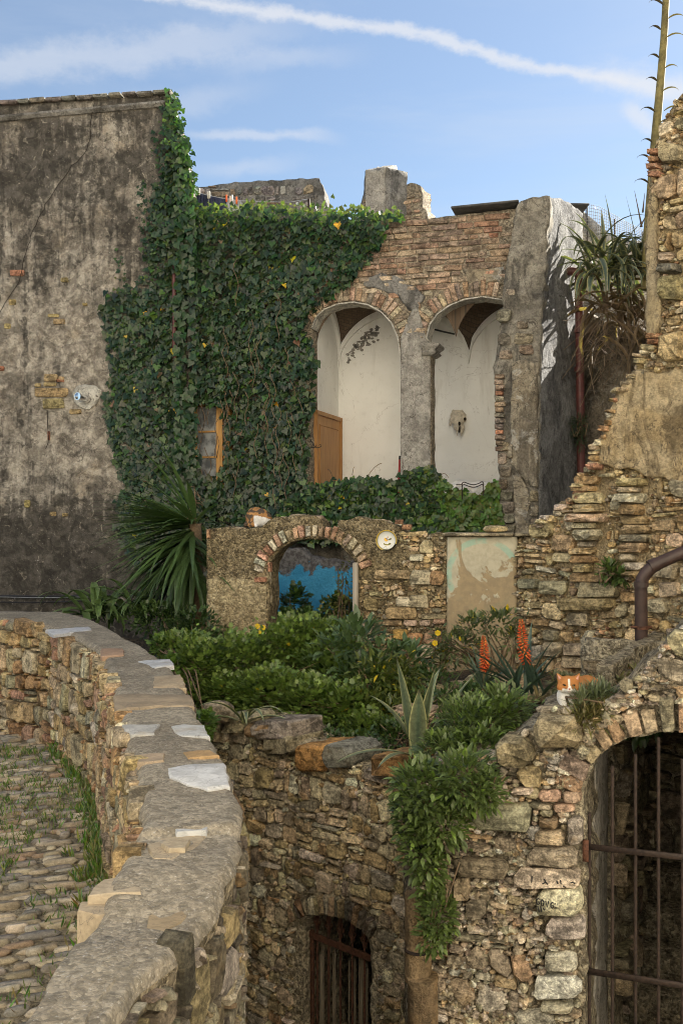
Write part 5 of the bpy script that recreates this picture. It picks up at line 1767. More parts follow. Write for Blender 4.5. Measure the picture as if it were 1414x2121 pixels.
def off_house(name, label, x0, x1, y0, y1, z1, mat):
    t = thing(name, label, 'house', ((x0 + x1) / 2, (y0 + y1) / 2, LOW))
    V, Fc = box(((x0 + x1) / 2, (y0 + y1) / 2, (LOW + z1) / 2), x1 - x0, y1 - y0, z1 - LOW)
    build('walls', V, Fc, mat, t, flat=True)
    V = [(x0 - .3, y0 - .3, z1), (x1 + .3, y0 - .3, z1), (x1 + .3, y1 + .3, z1), (x0 - .3, y1 + .3, z1), ((x0 + x1) / 2, y0 - .3, z1 + .3), ((x0 + x1) / 2, y1 + .3, z1 + .3)]
    build('roof', V, [(0, 1, 4), (3, 5, 2), (1, 2, 5, 4), (0, 4, 5, 3), (0, 3, 2, 1)], M_TERRA, t, flat=True)


off_house('offscreen_house', 'unseen house added behind the camera to bounce warm light onto the ruins', -12, 11, -8.0, -3.0, 14.0, M_OFFW)
off_house('offscreen_house', 'unseen house added on the right to shade the lane and garden', 4.7, 9, 2.5, 13.5, 4.7, M_OFFW)

# ------------------------------------------------------------------ pipes, cables, small things
rng = random.Random(31)


def arc_path(pts, r=.08, n=6):
    """polyline with rounded corners"""
    pts = [Vector(p) for p in pts]; out = [pts[0]]
    for i in range(1, len(pts) - 1):
        a, b, c = pts[i - 1], pts[i], pts[i + 1]
        d1 = (a - b).normalized(); d2 = (c - b).normalized(); k = min(r, (a - b).length * .45, (c - b).length * .45)
        s, e = b + d1 * k, b + d2 * k
        for j in range(n + 1):
            t = j / n; out.append(s.lerp(b, t).lerp(b.lerp(e, t), t))
    out.append(pts[-1]); return out


dp = thing('drainpipe', 'brown plastic drainpipe with elbow and rusty bracket on the golden ruin', 'pipe', P(1328, 1385, 7.7))
pts = arc_path([P(1520, 1098, 7.6), P(1350, 1172, 7.6), P(1326, 1200, 7.62), P(1328, 1430, 7.68)], .07)
V, Fc = tube(pts, .049, 16); build('pipe', V, Fc, M_PIPEB, dp, smooth_angle=40)
for (a, b) in (((1344, 1175), (1360, 1168)), ((1327, 1204), (1327, 1216))):
    V, Fc = tube([P(*a, 7.6), P(*b, 7.6)], .054, 16); build('collar', V, Fc, M_PIPEB, dp, smooth_angle=40)
V, Fc = tube([P(1327, 1296, 7.65), P(1327, 1303, 7.65)], .058, 16); build('bracket', V, Fc, M_RUST, dp, smooth_angle=40)
V, Fc = bevel_box(P(1327, 1299, 7.62), .16, .02, .02, b=.003); build('bracket', V, Fc, M_RUST, dp)

mp = thing('downpipe', 'maroon downpipe with elbow on the shaded side of the pier', 'pipe', P(1203, 990, 12.75))
pts = arc_path([P(1166, 562, 12.62), P(1198, 562, 12.55), P(1198, 610, 12.6), P(1203, 990, 12.75)], .09)
V, Fc = tube(pts, .052, 14); build('pipe', V, Fc, M_PIPER, mp, smooth_angle=40)
for y in (560, 585, 680, 760):
    V, Fc = tube([P(1198, y, 12.6), P(1198.3, y + 9, 12.6)], .058, 14); build('collar', V, Fc, M_PIPER, mp, smooth_angle=40)

ip = thing('ivy_downpipe', 'thin purple brown downpipe half buried in the ivy', 'pipe', P(391, 800, 12.45))
pts = [PL.hit(391, y, .44 if y < 780 else .40) for y in (560, 640, 720, 785, 800)]
V, Fc = tube(pts, .030, 10); build('pipe', V, Fc, M_PIPER, ip, smooth_angle=40)
V, Fc = tube([pts[-2] + Vector((0, 0, .06)), pts[-1] + Vector((0, -.02, -.02))], [.038, .042], 10); build('shoe', V, Fc, M_PIPER, ip, smooth_angle=40)

fp = thing('flue_pipe', 'shiny steel flue elbow sticking out of a white plaster patch on the stained house', 'pipe', PB.hit(180, 830))
blob_plate(fp, PB, [(154, 815), (160, 802), (176, 797), (192, 799), (212, 808), (206, 822), (200, 838), (184, 848), (168, 844), (156, 834)], M_LIMEO, .016, 'plaster_patch', amp=.014)
c = PB.hit(181, 827); e = c + PB.N * .16 + Vector((-.05, 0, .02))
V, Fc = tube([c, c + PB.N * .08 + Vector((-.02, 0, .01)), e], .042, 16); build('pipe', V, Fc, M_CHROME, fp, smooth_angle=40)
V, Fc = tube([e, e + PB.N * .02 + Vector((-.006, 0, .0))], [.050, .050], 16); build('rim', V, Fc, M_CHROME, fp, smooth_angle=40)
V, Fc = tube([e + PB.N * .021, e + PB.N * .0225], .043, 16); build('mouth', V, Fc, M_CHROME, fp)
V, Fc = tube([c + PB.N * .0, c + PB.N * .035], [.062, .056], 16); build('collar', V, Fc, M_CEM, fp, smooth_angle=40)

cb = thing('wall_cable', 'black and grey cables strung along the foot of the stained house', 'cable', PB.hit(80, 1240))
for k, (dy, r, m) in enumerate(((0, .012, M_BLACK), (2.5, .008, M_WIRE), (9, .009, M_BLACK))):
    pts = [PB.hit(x, 1233 + dy + (5 * math.sin((x + 120) / 110.0) if k == 2 else 1.5 * math.sin(x / 60.0)), .05) for x in range(-100, 260, 20)]
    V, Fc = tube(pts, r, 6); build('cable', V, Fc, m, cb, smooth_angle=50)

tp = thing('terracotta_pipe', 'stained terracotta downpipe in two sections in the corner under the hanging bush', 'pipe', P(877, 2320, 5.17))
V, Fc = tube([P(864, 1850, 5.2), P(866, 2030, 5.2)], [.066, .070], 18); build('pipe_section', V, Fc, M_TERRA, tp, smooth_angle=40)
V, Fc = tube([P(874, 2022, 5.16), P(875, 2040, 5.16), P(877, 2330, 5.16)], [.084, .078, .080], 18); build('pipe_section', V, Fc, M_TERRA, tp, smooth_angle=40)
for y in (1965, 2120):
    V, Fc = tube([P(865 if y < 2000 else 876, y, 5.18), P(865 if y < 2000 else 876, y + 3, 5.18)], .072 if y < 2000 else .082, 18); build('wire_tie', V, Fc, M_IRON, tp)

# broom handle leaning in the loggia
bc = P(823, 1075, 13.2)
V, Fc = tube([P(823, 1090, 13.35), P(826, 985, 13.3), P(828, 948, 13.28)], .016, 8)
br = build('broom_handle', V, Fc, mat_plain('red_paint', (.38, .02, .025), .4, .5, 0, .1, 20, 0), smooth_angle=40)
tag(br, 'red broom handle leaning behind the loggia pillar', 'broom')
V, Fc = tube([P(828, 952, 13.28), P(828.4, 944, 13.28)], .018, 8); build('end_cap', V, Fc, M_BLACK, br)

# iron bracket by the loggia door and the small niche shelf
ib = thing('iron_bracket', 'curled black iron bracket in front of the wooden door', 'bracket', PL.hit(655, 925))
pts = [PL.hit(644, 927, .05), PL.hit(656, 927, .05), PL.hit(664, 927, .05), PL.hit(668, 924, .05), PL.hit(666, 921, .05), PL.hit(663, 923, .05)]
V, Fc = tube(pts, .006, 6); build('arm', V, Fc, M_BLACK, ib, smooth_angle=50)
pts = [PL.hit(646, 912, .05), PL.hit(651, 922, .05), PL.hit(656, 926, .05), PL.hit(658, 922, .05)]
V, Fc = tube(pts, .006, 6); build('scroll', V, Fc, M_BLACK, ib, smooth_angle=50)
rod = thing('black_rod', 'short black rod high on the white loggia wall beside the pillar', 'rod', P(920, 685, 13.6))
V, Fc = tube([P(880, 678, 12.95), P(940, 692, 13.5)], .012, 6); build('shaft', V, Fc, M_BLACK, rod)

# white cloth over the loggia rail and its bent wire rack
cl = thing('white_cloth', 'white cloth sagging over the loggia rail above the hedge', 'cloth', P(985, 1020, 11.9))
top = [(940, 1000), (950, 996), (975, 997), (1000, 999), (1020, 999), (1036, 996)]
bot = [(944, 1016), (955, 1008), (975, 1012), (988, 1020), (1005, 1010), (1022, 1002)]
a_, b_ = resample(top, 4, False), resample(bot, 4, False); n = min(len(a_), len(b_))
CV = []
for i in range(n):
    pa = a_[int(i * (len(a_) - 1) / (n - 1))]; pb = b_[int(i * (len(b_) - 1) / (n - 1))]
    for k in range(7):
        t = k / 6; x, y = lerp(pa[0], pb[0], t), lerp(pa[1], pb[1], t)
        CV.append(PL.hit(x, y, .32 - .16 * (1 - t) ** 2 + .02 * math.sin(i * 1.1 + k)))
CF = [(i * 7 + k, (i + 1) * 7 + k, (i + 1) * 7 + k + 1, i * 7 + k + 1) for i in range(n - 1) for k in range(6)]
build('sheet', CV, CF, M_CLOTH, cl)
V2 = [PL.hit(x, y, .16) for x, y in top] + [PL.hit(x, y, -.05) + Vector((0, 0, .02)) for x, y in top]
build('sheet_back', V2, [(i, i + 1, i + 7, i + 6) for i in range(5)], M_CLOTH, cl)
wr = thing('wire_rack', 'dark green bent wire rack in front of the white cloth', 'rack', P(985, 1030, 11.8))
for k, dy in enumerate((0, 5)):
    pts = [PL.hit(x, y + dy, .36) for x, y in ((966, 1030), (966, 1002), (970, 1000), (980, 1004), (990, 1006), (1000, 1003), (1006, 999), (1009, 1002), (1009, 1024))]
    V, Fc = tube(arc_path(pts, .02), .006, 6); build('wire', V, Fc, M_IRON, wr, smooth_angle=50)
V, Fc = tube([PL.hit(954, 1005, .36), PL.hit(966, 1005, .36)], .006, 6); build('wire', V, Fc, M_IRON, wr)

# ------------------------------------------------------------------ remeshed soft bodies
def remesh_body(parts, voxel=.006, smooth_it=4):
    """parts: (centre, radii, rotation euler) ellipsoids or ('cone', base, tip, r) merged into one surface; returns verts, faces"""
    bm = bmesh.new()
    for p in parts:
        if p[0] == 'cone':
            _, a, b, r = p[:4]; r2 = p[4] if len(p) > 4 else .002
            a, b = Vector(a), Vector(b); d = b - a
            M4 = Matrix.Translation((a + b) / 2) @ d.to_track_quat('Z', 'Y').to_matrix().to_4x4()
            bmesh.ops.create_cone(bm, cap_ends=True, segments=12, radius1=r, radius2=r2, depth=d.length, matrix=M4)
        else:
            c, r = p[0], p[1]; e = p[2] if len(p) > 2 else (0, 0, 0)
            from mathutils import Euler
            M4 = Matrix.Translation(c) @ Euler(e).to_matrix().to_4x4() @ Matrix.Diagonal((*r, 1))
            bmesh.ops.create_icosphere(bm, subdivisions=3, radius=1, matrix=M4)
    me = bpy.data.meshes.new('tmp'); bm.to_mesh(me); bm.free()
    o = bpy.data.objects.new('tmp', me); COL.objects.link(o)
    md = o.modifiers.new('r', 'REMESH'); md.mode = 'VOXEL'; md.voxel_size = voxel
    ms = o.modifiers.new('s', 'SMOOTH'); ms.iterations = smooth_it; ms.factor = .5
    dg = bpy.context.evaluated_depsgraph_get(); ev = o.evaluated_get(dg).to_mesh()
    V = [v.co.copy() for v in ev.vertices]; Fc = [tuple(p.vertices) for p in ev.polygons]
    o.evaluated_get(dg).to_mesh_clear(); bpy.data.objects.remove(o); bpy.data.meshes.remove(me)
    return V, Fc


# animal skull hung on the loggia wall (local x right, z up, -y towards viewer)
PLB = Plane.__new__(Plane); PLB.A = PL.A - PL.N * DEP; PLB.U = PL.U; PLB.N = PL.N; PLB.back = PL.back
sk = PLB.hit(949, 876, .055)
V, Fc = remesh_body([((-.0, 0, .10), (.105, .055, .075)), ((-.0, -.02, .03), (.085, .06, .09)), ((-.012, -.03, -.05), (.05, .05, .07)), ((.075, .0, .05), (.045, .05, .05)), ((-.085, .0, .03), (.035, .04, .04)), ((-.105, 0, -.02), (.018, .03, .028)),
                     ((.055, -.02, -.07), (.036, .04, .065)), ('cone', (-.02, -.03, -.06), (-.012, -.05, -.185), .026, .006), ('cone', (.05, -.03, -.10), (.040, -.05, -.19), .026, .007), ('cone', (.09, 0, .07), (.115, 0, .12), .02), ('cone', (-.07, 0, .15), (-.055, 0, .19), .02), ('cone', (.06, 0, .15), (.05, 0, .185), .02)], .008, 2)
skull = build('animal_skull', [sk + v for v in V], Fc, M_BONE, origin=sk)
tag(skull, 'weathered animal skull hanging on the white loggia wall', 'skull')
for (c, r) in (((.088, -.035, .045), (.024, .02, .026)), ((.012, -.072, -.02), (.018, .014, .032)), ((.014, -.058, -.09), (.014, .02, .06))):
    V, Fc = remesh_body([(c, r)], .006, 1); build('socket_shade', [sk + v for v in V], Fc, M_DARK, skull)  # solid dark lumps stand in for the shade of sockets and nose

# decorated plate
pc = PA.hit(803, 1119, .075)
Up = Vector((0, 0, 1)); Rt = PA.U.copy(); Nn = PA.N.copy()


def disc_rings(c, radii, hs, n=48, bite=None):
    V = []
    for r, h in zip(radii, hs):
        for k in range(n):
            a = 2 * math.pi * k / n; rr = r
            if bite: rr = min(r, bite(a))
            V.append(c + Rt * (math.cos(a) * rr) + Up * (math.sin(a) * rr) + Nn * h)
    Fc = [(i * n + k, (i + 1) * n + k, (i + 1) * n + (k + 1) % n, i * n + (k + 1) % n) for i in range(len(radii) - 1) for k in range(n)]
    Fc.append(tuple((len(radii) - 1) * n + k for k in range(n)))
    return V, Fc


R0 = .105
rad = [R0 * .93, R0, R0 * .985, R0 * .93, R0 * .90, R0 * .80, R0 * .7, R0 * .35, R0 * .05]
hh = [-.02, .012, .016, .015, .012, .0, -.008, -.010, -.010]


def bite(a):
    d = math.degrees(a) % 360
    if 238 < d < 340: return R0 * (.86 + .02 * math.sin(d * .4) + (.10 if d < 248 else 0))
    return 9


V, Fc = disc_rings(pc, rad, hh, 64, bite)
yl, wh, ol = (.62, .42, .06), (.72, .72, .68), (.22, .19, .04)
cc = []
for i in range(len(rad)):
    cc += [[(.60, .55, .45), (.66, .60, .45), yl, yl, ol, wh, wh, wh, wh][i]] * 64
m_pl, t_, b_n = mat_base('glaze', .22, .5); t_.link(attr(t_), b_n.inputs['Base Color'])
plate = build('plate', V, Fc, m_pl, cols=cc, smooth_angle=40)
tag(plate, 'chipped white plate with yellow rim and painted bird on the garden wall', 'plate')
V, Fc = disc_rings(pc - Nn * .034, [R0 * .8, R0 * .97, R0 * .95], [-.02, .004, .004], 64); build('plate_back', V, Fc, M_CEM, plate)


def deco(pts, col, h=-.006):
    V = [pc + Rt * (x * R0) + Up * (y * R0) + Nn * h for x, y in pts]; build('motif', V, [tuple(range(len(V)))], m_pl, plate, cols=col, flat=True)


deco([(-.26, .05), (-.24, .22), (-.12, .28), (-.04, .12), (.12, .02), (.16, .08), (.08, -.02), (-.02, -.12), (-.12, -.08)], (.75, .42, .03))
deco([(-.12, .26), (.02, .20), (.14, .06), (-.02, .10)], (.03, .04, .12), -.0055)
deco([(.10, .04), (.26, .18), (.44, .26), (.44, .10), (.30, .03)], (.12, .11, .02))
deco([(-.34, -.36), (-.28, -.24), (-.14, -.32), (.1, -.36), (.24, -.22), (.40, -.24), (.40, -.36), (.2, -.44), (-.1, -.45)], (.16, .15, .02))
deco([(-.2, -.42), (.2, -.42), (.1, -.47), (-.1, -.47)], (.68, .50, .04), -.005)
deco([(.0, .24), (.06, .40), (.18, .36), (.16, .24), (.08, .2)], (.55, .40, .28))
V, Fc = tube([pc + Rt * (x * R0) + Up * (y * R0) - Nn * .004 for x, y in ((-.36, -.86), (-.2, -.62), (-.12, -.5), (.0, -.7), (.1, -.82))], .0012, 5); build('crack', V, Fc, M_TWIG, plate)

# boulders lying on the walls
bo = boulder('field_boulder', None, P(452, 1474, 7.35), (.12, .12, .08), (.26, .215, .15), 7, M_STONE, 4, None, 2.2); tag(bo, 'rounded brown boulder resting where the cellar wall meets the parapet', 'boulder')
bo = boulder('loose_rock', None, PA.hit(1024, 1096, -.12), (.12, .10, .035), (.46, .37, .21), 9, M_STONE, 3, None, 2.8); tag(bo, 'pale yellow flat rock lying on the ledge above the fresco panel', 'rock')
bo = boulder('loose_rock', None, PG.hit(1150, 1478, -.10), (.11, .08, .022), (.34, .28, .19), 12, M_STONE, 3, None, 2.8); tag(bo, 'flat stone under the ginger cat on the gate wall', 'rock')
for k, (x, y, d, r) in enumerate(((880, 1432, 8.2, (.22, .14, .06)), (930, 1448, 7.9, (.2, .14, .07)), (880, 1475, 7.4, (.25, .16, .06)), (1010, 1420, 8.0, (.2, .12, .09)), (1075, 1415, 7.6, (.16, .12, .1)), (1100, 1440, 7.2, (.15, .1, .06)), (960, 1425, 8.4, (.16, .12, .06)))):
    bo = boulder('edging_rock', None, P(x, y, d), r, jitter_col((.33, .26, .165), rng), 20 + k, M_STONE, 3, None, 3.0); tag(bo, ['flat brown rock in the bed under the yellow daisies', 'brown rock beside the cream-edged upright agave', 'long flat rock low in the bed behind the upright agave', 'brown rock at the foot of the smaller orange aloe', 'squarish brown rock at the foot of the woody daisy bush', 'brown rock under the large aloe leaves', 'thin rock under the left edge of the fresco'][k], 'rock', 'edging rocks of the garden bed')

# ------------------------------------------------------------------ washing line behind the ivy
wl = thing('washing_line', 'washing line with dark wet clothes above the ivy', 'clothesline', P(480, 470, 13.9))
line = [P(x, y, 13.9) for x, y in ((392, 394), (420, 402), (460, 411), (500, 416), (540, 418), (600, 419), (640, 412))]
V, Fc = tube(line, .006, 5); build('line', V, Fc, M_WIRE, wl)
V, Fc = tube([P(392, 394, 13.9), P(392, 470, 13.9)], .02, 6); build('line_post', V, Fc, M_IRON, wl)
V, Fc = tube([P(640, 412, 13.9), P(640, 470, 13.9)], .02, 6); build('line_post', V, Fc, M_IRON, wl)
WC = [((.045, .055, .10), 398, 432, 396, 406, 40), ((.05, .06, .11), 433, 470, 406, 413, 38), ((.42, .43, .46), 470, 500, 413, 417, 30)]
for k, (col, x0, x1, y0, y1, drop) in enumerate(WC):
    g = thing('hung_clothing', ['dark blue garment pegged next to the ivied house corner', 'dark blue trousers pegged in the middle of the washing line', 'pale grey garment pegged on the washing line'][k], 'clothes', P((x0 + x1) / 2, y1 + drop, 13.9), 'washing on the line')
    nx, nzz = 22, 8; CV = []
    for i in range(nx + 1):
        for j in range(nzz + 1):
            x = lerp(x0, x1, i / nx); y = lerp(y0, y1, i / nx) + drop * j / nzz
            CV.append(P(x, y, 13.88 + .035 * math.sin(i * 1.25 + .3 * j) * (j / nzz) ** .5 + .02 * math.sin(i * 2.9)))
    build('cloth', CV, [(i * (nzz + 1) + j, (i + 1) * (nzz + 1) + j, (i + 1) * (nzz + 1) + j + 1, i * (nzz + 1) + j + 1) for i in range(nx) for j in range(nzz)], M_COLR, g, cols=col)
for (x, y, col) in ((413, 392, (.7, .68, .6)), (431, 399, (.7, .68, .6)), (434, 399, (.7, .68, .6)), (469, 406, (.75, .15, .05)), (477, 408, (.75, .6, .5)), (481, 406, (.7, .7, .68)), (490, 410, (.78, .18, .05))):
    V, Fc = bevel_box(P(x, y + 5, 13.86), .022, .02, .10, b=.004); o = build('clothes_peg', V, Fc, M_COLR, cols=col)
    tag(o, 'red clothes peg on the washing line' if col[0] > .72 and col[1] < .3 else 'pale clothes peg on the washing line', 'peg', 'pegs on the washing line')

# wire mesh fence on the bank behind the agaves
fe = thing('wire_fence', 'welded wire mesh fence behind the agaves against the sky', 'fence', P(1270, 560, 14.3))
fpts = [(1208, 422, 476), (1240, 428, 480), (1270, 445, 486), (1300, 462, 492), (1336, 478, 500)]


def f_at(t):
    k = min(int(t * 4), 3); f = t * 4 - k; a, b = fpts[k], fpts[k + 1]
    return [lerp(a[i], b[i], f) for i in range(3)]


for i in range(33):
    x, y0, y1 = f_at(i / 32); V, Fc = tube([P(x, y0 + 2 * math.sin(i), 14.3), P(x + .8, y1 + 14, 14.3)], .0032, 4, False); build('wire', V, Fc, M_WIRE, fe)
for j in range(9):
    pts = []
    for i in range(17):
        x, y0, y1 = f_at(i / 16); pts.append(P(x, lerp(y0, y1, j / 8), 14.3))
    V, Fc = tube(pts, .0032, 4, False); build('wire', V, Fc, M_WIRE, fe)
for x in (1215, 1272, 1330):
    V, Fc = tube([P(x, 425 + (x - 1208) * .45, 14.32), P(x, 570, 14.32)], .012, 6); build('fence_post', V, Fc, M_IRON, fe)

# ------------------------------------------------------------------ cats
def color_verts(V, f):
    return [f(v) for v in V]


OR, WHc, DKc = (.45, .205, .07), (.80, .77, .70), (.10, .075, .055)
# ginger and white cat: local x right, y away, z up; feet at z = 0; faces the viewer, a little to the left
ginger_parts = [((0, .045, .120), (.064, .072, .070)),                       # chest
                ((.06, .15, .150), (.080, .11, .078)), ((.13, .22, .135), (.09, .10, .085)),          # body curling back right
                ((.0, -.005, .20), (.063, .056, .052)),                      # skull
                ((-.036, -.022, .185), (.033, .032, .030)), ((.036, -.022, .185), (.033, .032, .030)),   # cheeks
                ((.0, -.055, .180), (.024, .026, .019)), ((.0, -.045, .168), (.022, .022, .016)),     # muzzle, chin
                ((0, .03, .155), (.05, .05, .05)),                                                   # neck
                ('cone', (-.040, .0, .222), (-.066, .008, .266), .026), ('cone', (.040, .0, .222), (.068, .008, .268), .026),
                ((-.026, .012, .085), (.024, .028, .050)), ((.03, .012, .085), (.024, .028, .050)),
                ((-.026, -.014, .066), (.022, .030, .014)), ((.03, -.014, .066), (.022, .030, .014)),
                ((.14, .20, .085), (.05, .07, .05)), ((.12, .13, .066), (.03, .045, .016)),
                ('cone', (.12, .33, .08), (.18, .27, .068), .022, .016), ('cone', (.18, .27, .068), (.18, .17, .064), .017, .012)]
ginger_parts = [((p[0], (p[1][0], p[1][1], p[1][2] - .052), (p[2][0], p[2][1], p[2][2] - .052)) + tuple(p[3:])) if p[0] == 'cone' else (((p[0][0], p[0][1], p[0][2] - .052),) + tuple(p[1:])) for p in ginger_parts]
V, Fc = remesh_body(ginger_parts, .0055, 3)


def ginger_col(v):
    x, y, z = v[0], v[1], v[2] + .052
    n = .5 + .5 * mnoise.noise(Vector((x * 40, y * 30, z * 60)))
    o = tuple(lerp(a, b, n * .6) for a, b in zip(OR, (.34, .12, .03)))
    if z > .145 and y < .06:                        # head
        blaze = abs(x - .002) < .006 + max(0, (.200 - z)) * .55
        if z < .183 or (blaze and y < .0 and z < .238): 
            if not (abs(x) > .036 and z > .172): return WHc
        return o
    if y < .075 + .2 * (.12 - z) and z < .165: return WHc
    if z < .085: return WHc
    return o


cat_c = P(1176, 1470, 5.16) + Vector((0, 0, 0))
Rz = Matrix.Rotation(math.radians(-8), 3, 'Z')
S = .89
cat = build('ginger_cat', [cat_c + Rz @ (v * S) for v in V], Fc, M_FUR, origin=cat_c, cols=color_verts(V, ginger_col))
tag(cat, 'ginger and white cat sitting on the gate wall looking at the viewer', 'cat')


def catpart(name, parts, col, mat=None, vox=.0025):
    V, Fc = remesh_body(parts, vox, 1); return build(name, [cat_c + Rz @ ((v - Vector((0, 0, .052))) * S) for v in V], Fc, mat or M_COLR, cat, cols=col)


for s in (-1, 1):
    catpart('eye', [((s * .025, -.0535, .204), (.013, .007, .0052), (0, s * -.25, 0))], (.02, .018, .008))
    catpart('inner_ear', [('cone', (s * .046, -.014, .230), (s * .062, -.002, .256), .011, .002)], (.55, .28, .2))
catpart('nose', [((0, -.081, .187), (.007, .005, .005))], (.50, .20, .16))
catpart('mouth', [((0, -.073, .1705), (.013, .008, .0022))], (.16, .07, .05))

# calico cat hunched with its back turned on the arch wall
cal_parts = [((0, 0, .105), (.125, .10, .105)), ((-.055, 0, .10), (.085, .095, .10)), ((.06, .0, .085), (.085, .09, .085)), ((-.03, 0, .145), (.09, .075, .075)), ((.09, .02, .06), (.055, .07, .055)),
             ((-.07, -.05, .045), (.05, .055, .045)), ((-.085, -.075, .018), (.022, .04, .018)), ((-.02, -.075, .018), (.022, .035, .018)), ((.03, .09, .07), (.06, .06, .06)), ((.06, .13, .07), (.045, .045, .04)),
             ('cone', (.03, .14, .09), (.02, .145, .135), .02), ('cone', (.085, .14, .09), (.095, .145, .135), .02), ('cone', (-.12, -.03, .03), (-.135, -.085, .02), .026, .02), ('cone', (-.135, -.085, .02), (-.12, -.1, .05), .02, .018)]
V, Fc = remesh_body(cal_parts, .007, 4)


def cal_col(v):
    x, y, z = v
    n = mnoise.noise(Vector((x * 16, y * 16, z * 16))); m = mnoise.noise(Vector((x * 30 + 5, y * 30, z * 30)))
    if x < -.115 and z < .07: return DKc
    if not (x > -.04 + .012 * n and z < .125 - .28 * max(0, x) + .015 * n):
        return DKc if m > .12 or (z > .16 and n > 0) else tuple(lerp(a, b, .5 + .5 * n) for a, b in zip((.30, .15, .06), (.44, .24, .10)))
    return (.70, .69, .68)


kc = PA.hit(527, 1093, -.14)
cal = build('calico_cat', [kc + v * .98 for v in V], Fc, M_FUR, origin=kc, cols=color_verts(V, cal_col))
tag(cal, 'hunched brown and white calico cat on top of the arch wall', 'cat')

# ------------------------------------------------------------------ leaves
rng = random.Random(77)
NR = np.random.default_rng(77)

IVY_T = (np.array([(0, .10, 0), (-.30, -.06, .05), (-.52, .16, .07), (-.40, .45, .05), (-.22, .62, .05), (0, 1.0, -.02), (.22, .62, .05), (.40, .45, .05), (.52, .16, .07), (.30, -.06, .05), (0, .45, 0)], float),
         [(10, 0, 1), (10, 1, 2), (10, 2, 3), (10, 3, 4), (10, 4, 5), (10, 5, 6), (10, 6, 7), (10, 7, 8), (10, 8, 9), (10, 9, 0)])
LANCE_T = (np.array([(0, 0, 0), (-.15, .25, .05), (-.19, .5, .05), (-.10, .8, .02), (0, 1.0, -.05), (.10, .8, .02), (.19, .5, .05), (.15, .25, .05), (0, .35, 0), (0, .7, -.01)], float),
           [(0, 8, 1), (1, 8, 2), (2, 8, 9), (2, 9, 3), (3, 9, 4), (4, 9, 5), (5, 9, 6), (6, 9, 8), (6, 8, 7), (7, 8, 0)])
OVAL_T = (np.array([(0, 0, 0), (-.26, .3, .05), (-.28, .6, .04), (0, 1.0, -.03), (.28, .6, .04), (.26, .3, .05), (0, .5, 0)], float), [(6, 0, 1), (6, 1, 2), (6, 2, 3), (6, 3, 4), (6, 4, 5), (6, 5, 0)])
# deeply lobed geranium leaf
_g = [(0, 0, 0)]
for k in range(11):
    a = math.radians(-15 + 21 * k); r = (.62 if k % 2 == 0 else .34) * (1.0 if 2 < k < 8 else .85)
    _g.append((-math.cos(a) * r, .45 + math.sin(a) * r - (.1 if k in (0, 10) else 0), .08 * (r > .5)))
GER_T = (np.array(_g + [(0, .42, -.03)], float), [(12, k, k + 1) for k in range(1, 11)] + [(12, 11, 0), (12, 0, 1)])
NEEDLE_T = (np.array([(0, 0, 0), (-.07, .4, .02), (0, 1, 0), (.07, .4, .02)], float), [(0, 1, 2), (0, 2, 3)])


def frames(fwd, nrm):
    f = fwd / np.linalg.norm(fwd, axis=1, keepdims=True)
    x = np.cross(f, nrm); x /= np.maximum(np.linalg.norm(x, axis=1, keepdims=True), 1e-6)
    n = np.cross(x, f)
    return x, f, n


def leaf_cloud(name, T, pos, fwd, nrm, size, col, mat, parent, curl=0.0):
    tv, tf = T; n = len(pos); k = len(tv)
    x, f, nn = frames(fwd, nrm)
    V = (pos[:, None, :] + size[:, None, None] * (tv[None, :, 0:1] * x[:, None, :] + tv[None, :, 1:2] * f[:, None, :] + (tv[None, :, 2:3] - curl * tv[None, :, 1:2] ** 2) * nn[:, None, :])).reshape(-1, 3)
    Fc = (np.array(tf)[None, :, :] + (np.arange(n) * k)[:, None, None]).reshape(-1, 3)
    org = pos.mean(axis=0)
    me = bpy.data.meshes.new(name)
    me.vertices.add(len(V)); me.vertices.foreach_set('co', (V - org).astype(np.float32).ravel())
    me.loops.add(Fc.size); me.loops.foreach_set('vertex_index', Fc.astype(np.int32).ravel())
    me.polygons.add(len(Fc)); me.polygons.foreach_set('loop_start', np.arange(0, Fc.size, 3, dtype=np.int32)); me.polygons.foreach_set('loop_total', np.full(len(Fc), 3, dtype=np.int32))
    me.update(calc_edges=True); me.shade_smooth()
    a = me.color_attributes.new('col', 'FLOAT_COLOR', 'POINT')
    c = np.ones((len(V), 4), np.float32); c[:, :3] = np.repeat(col, k, axis=0); a.data.foreach_set('color', c.ravel())
    me.materials.append(mat)
    o = put(name, me, parent, Vector(org)); o['kind'] = 'stuff'
    return o


_tm = {}


def leaf_parts(T, pos, fwd, nrm, size, col, parent, name='leaf'):
    key = id(T)
    if key not in _tm:
        _tm[key] = mesh(name, [tuple(v) for v in T[0]], T[1], M_LEAFO)
    x, f, nn = frames(fwd, nrm)
    for i in range(len(pos)):
        o = bpy.data.objects.new(name, _tm[key]); COL.objects.link(o); o.parent = parent
        M3 = Matrix((x[i], f[i], nn[i])).transposed() * float(size[i])
        M4 = M3.to_4x4(); M4.translation = Vector(pos[i]) - WL[parent]
        o.matrix_local = M4; o.color = (*[float(c) for c in col[i]], 1)


def colours(n, a, b, yellow=0.0, light=0.0):
    t = NR.random(n)[:, None]; c = np.array(a)[None] * (1 - t) + np.array(b)[None] * t
    c *= NR.uniform(.75, 1.25, n)[:, None]
    if light:
        m = NR.random(n) < light; c[m] = np.array((.20, .30, .06)) * NR.uniform(.7, 1.2, m.sum())[:, None]
    if yellow:
        m = NR.random(n) < yellow; c[m] = np.array((.62, .46, .03)) * NR.uniform(.8, 1.1, m.sum())[:, None]
    return c


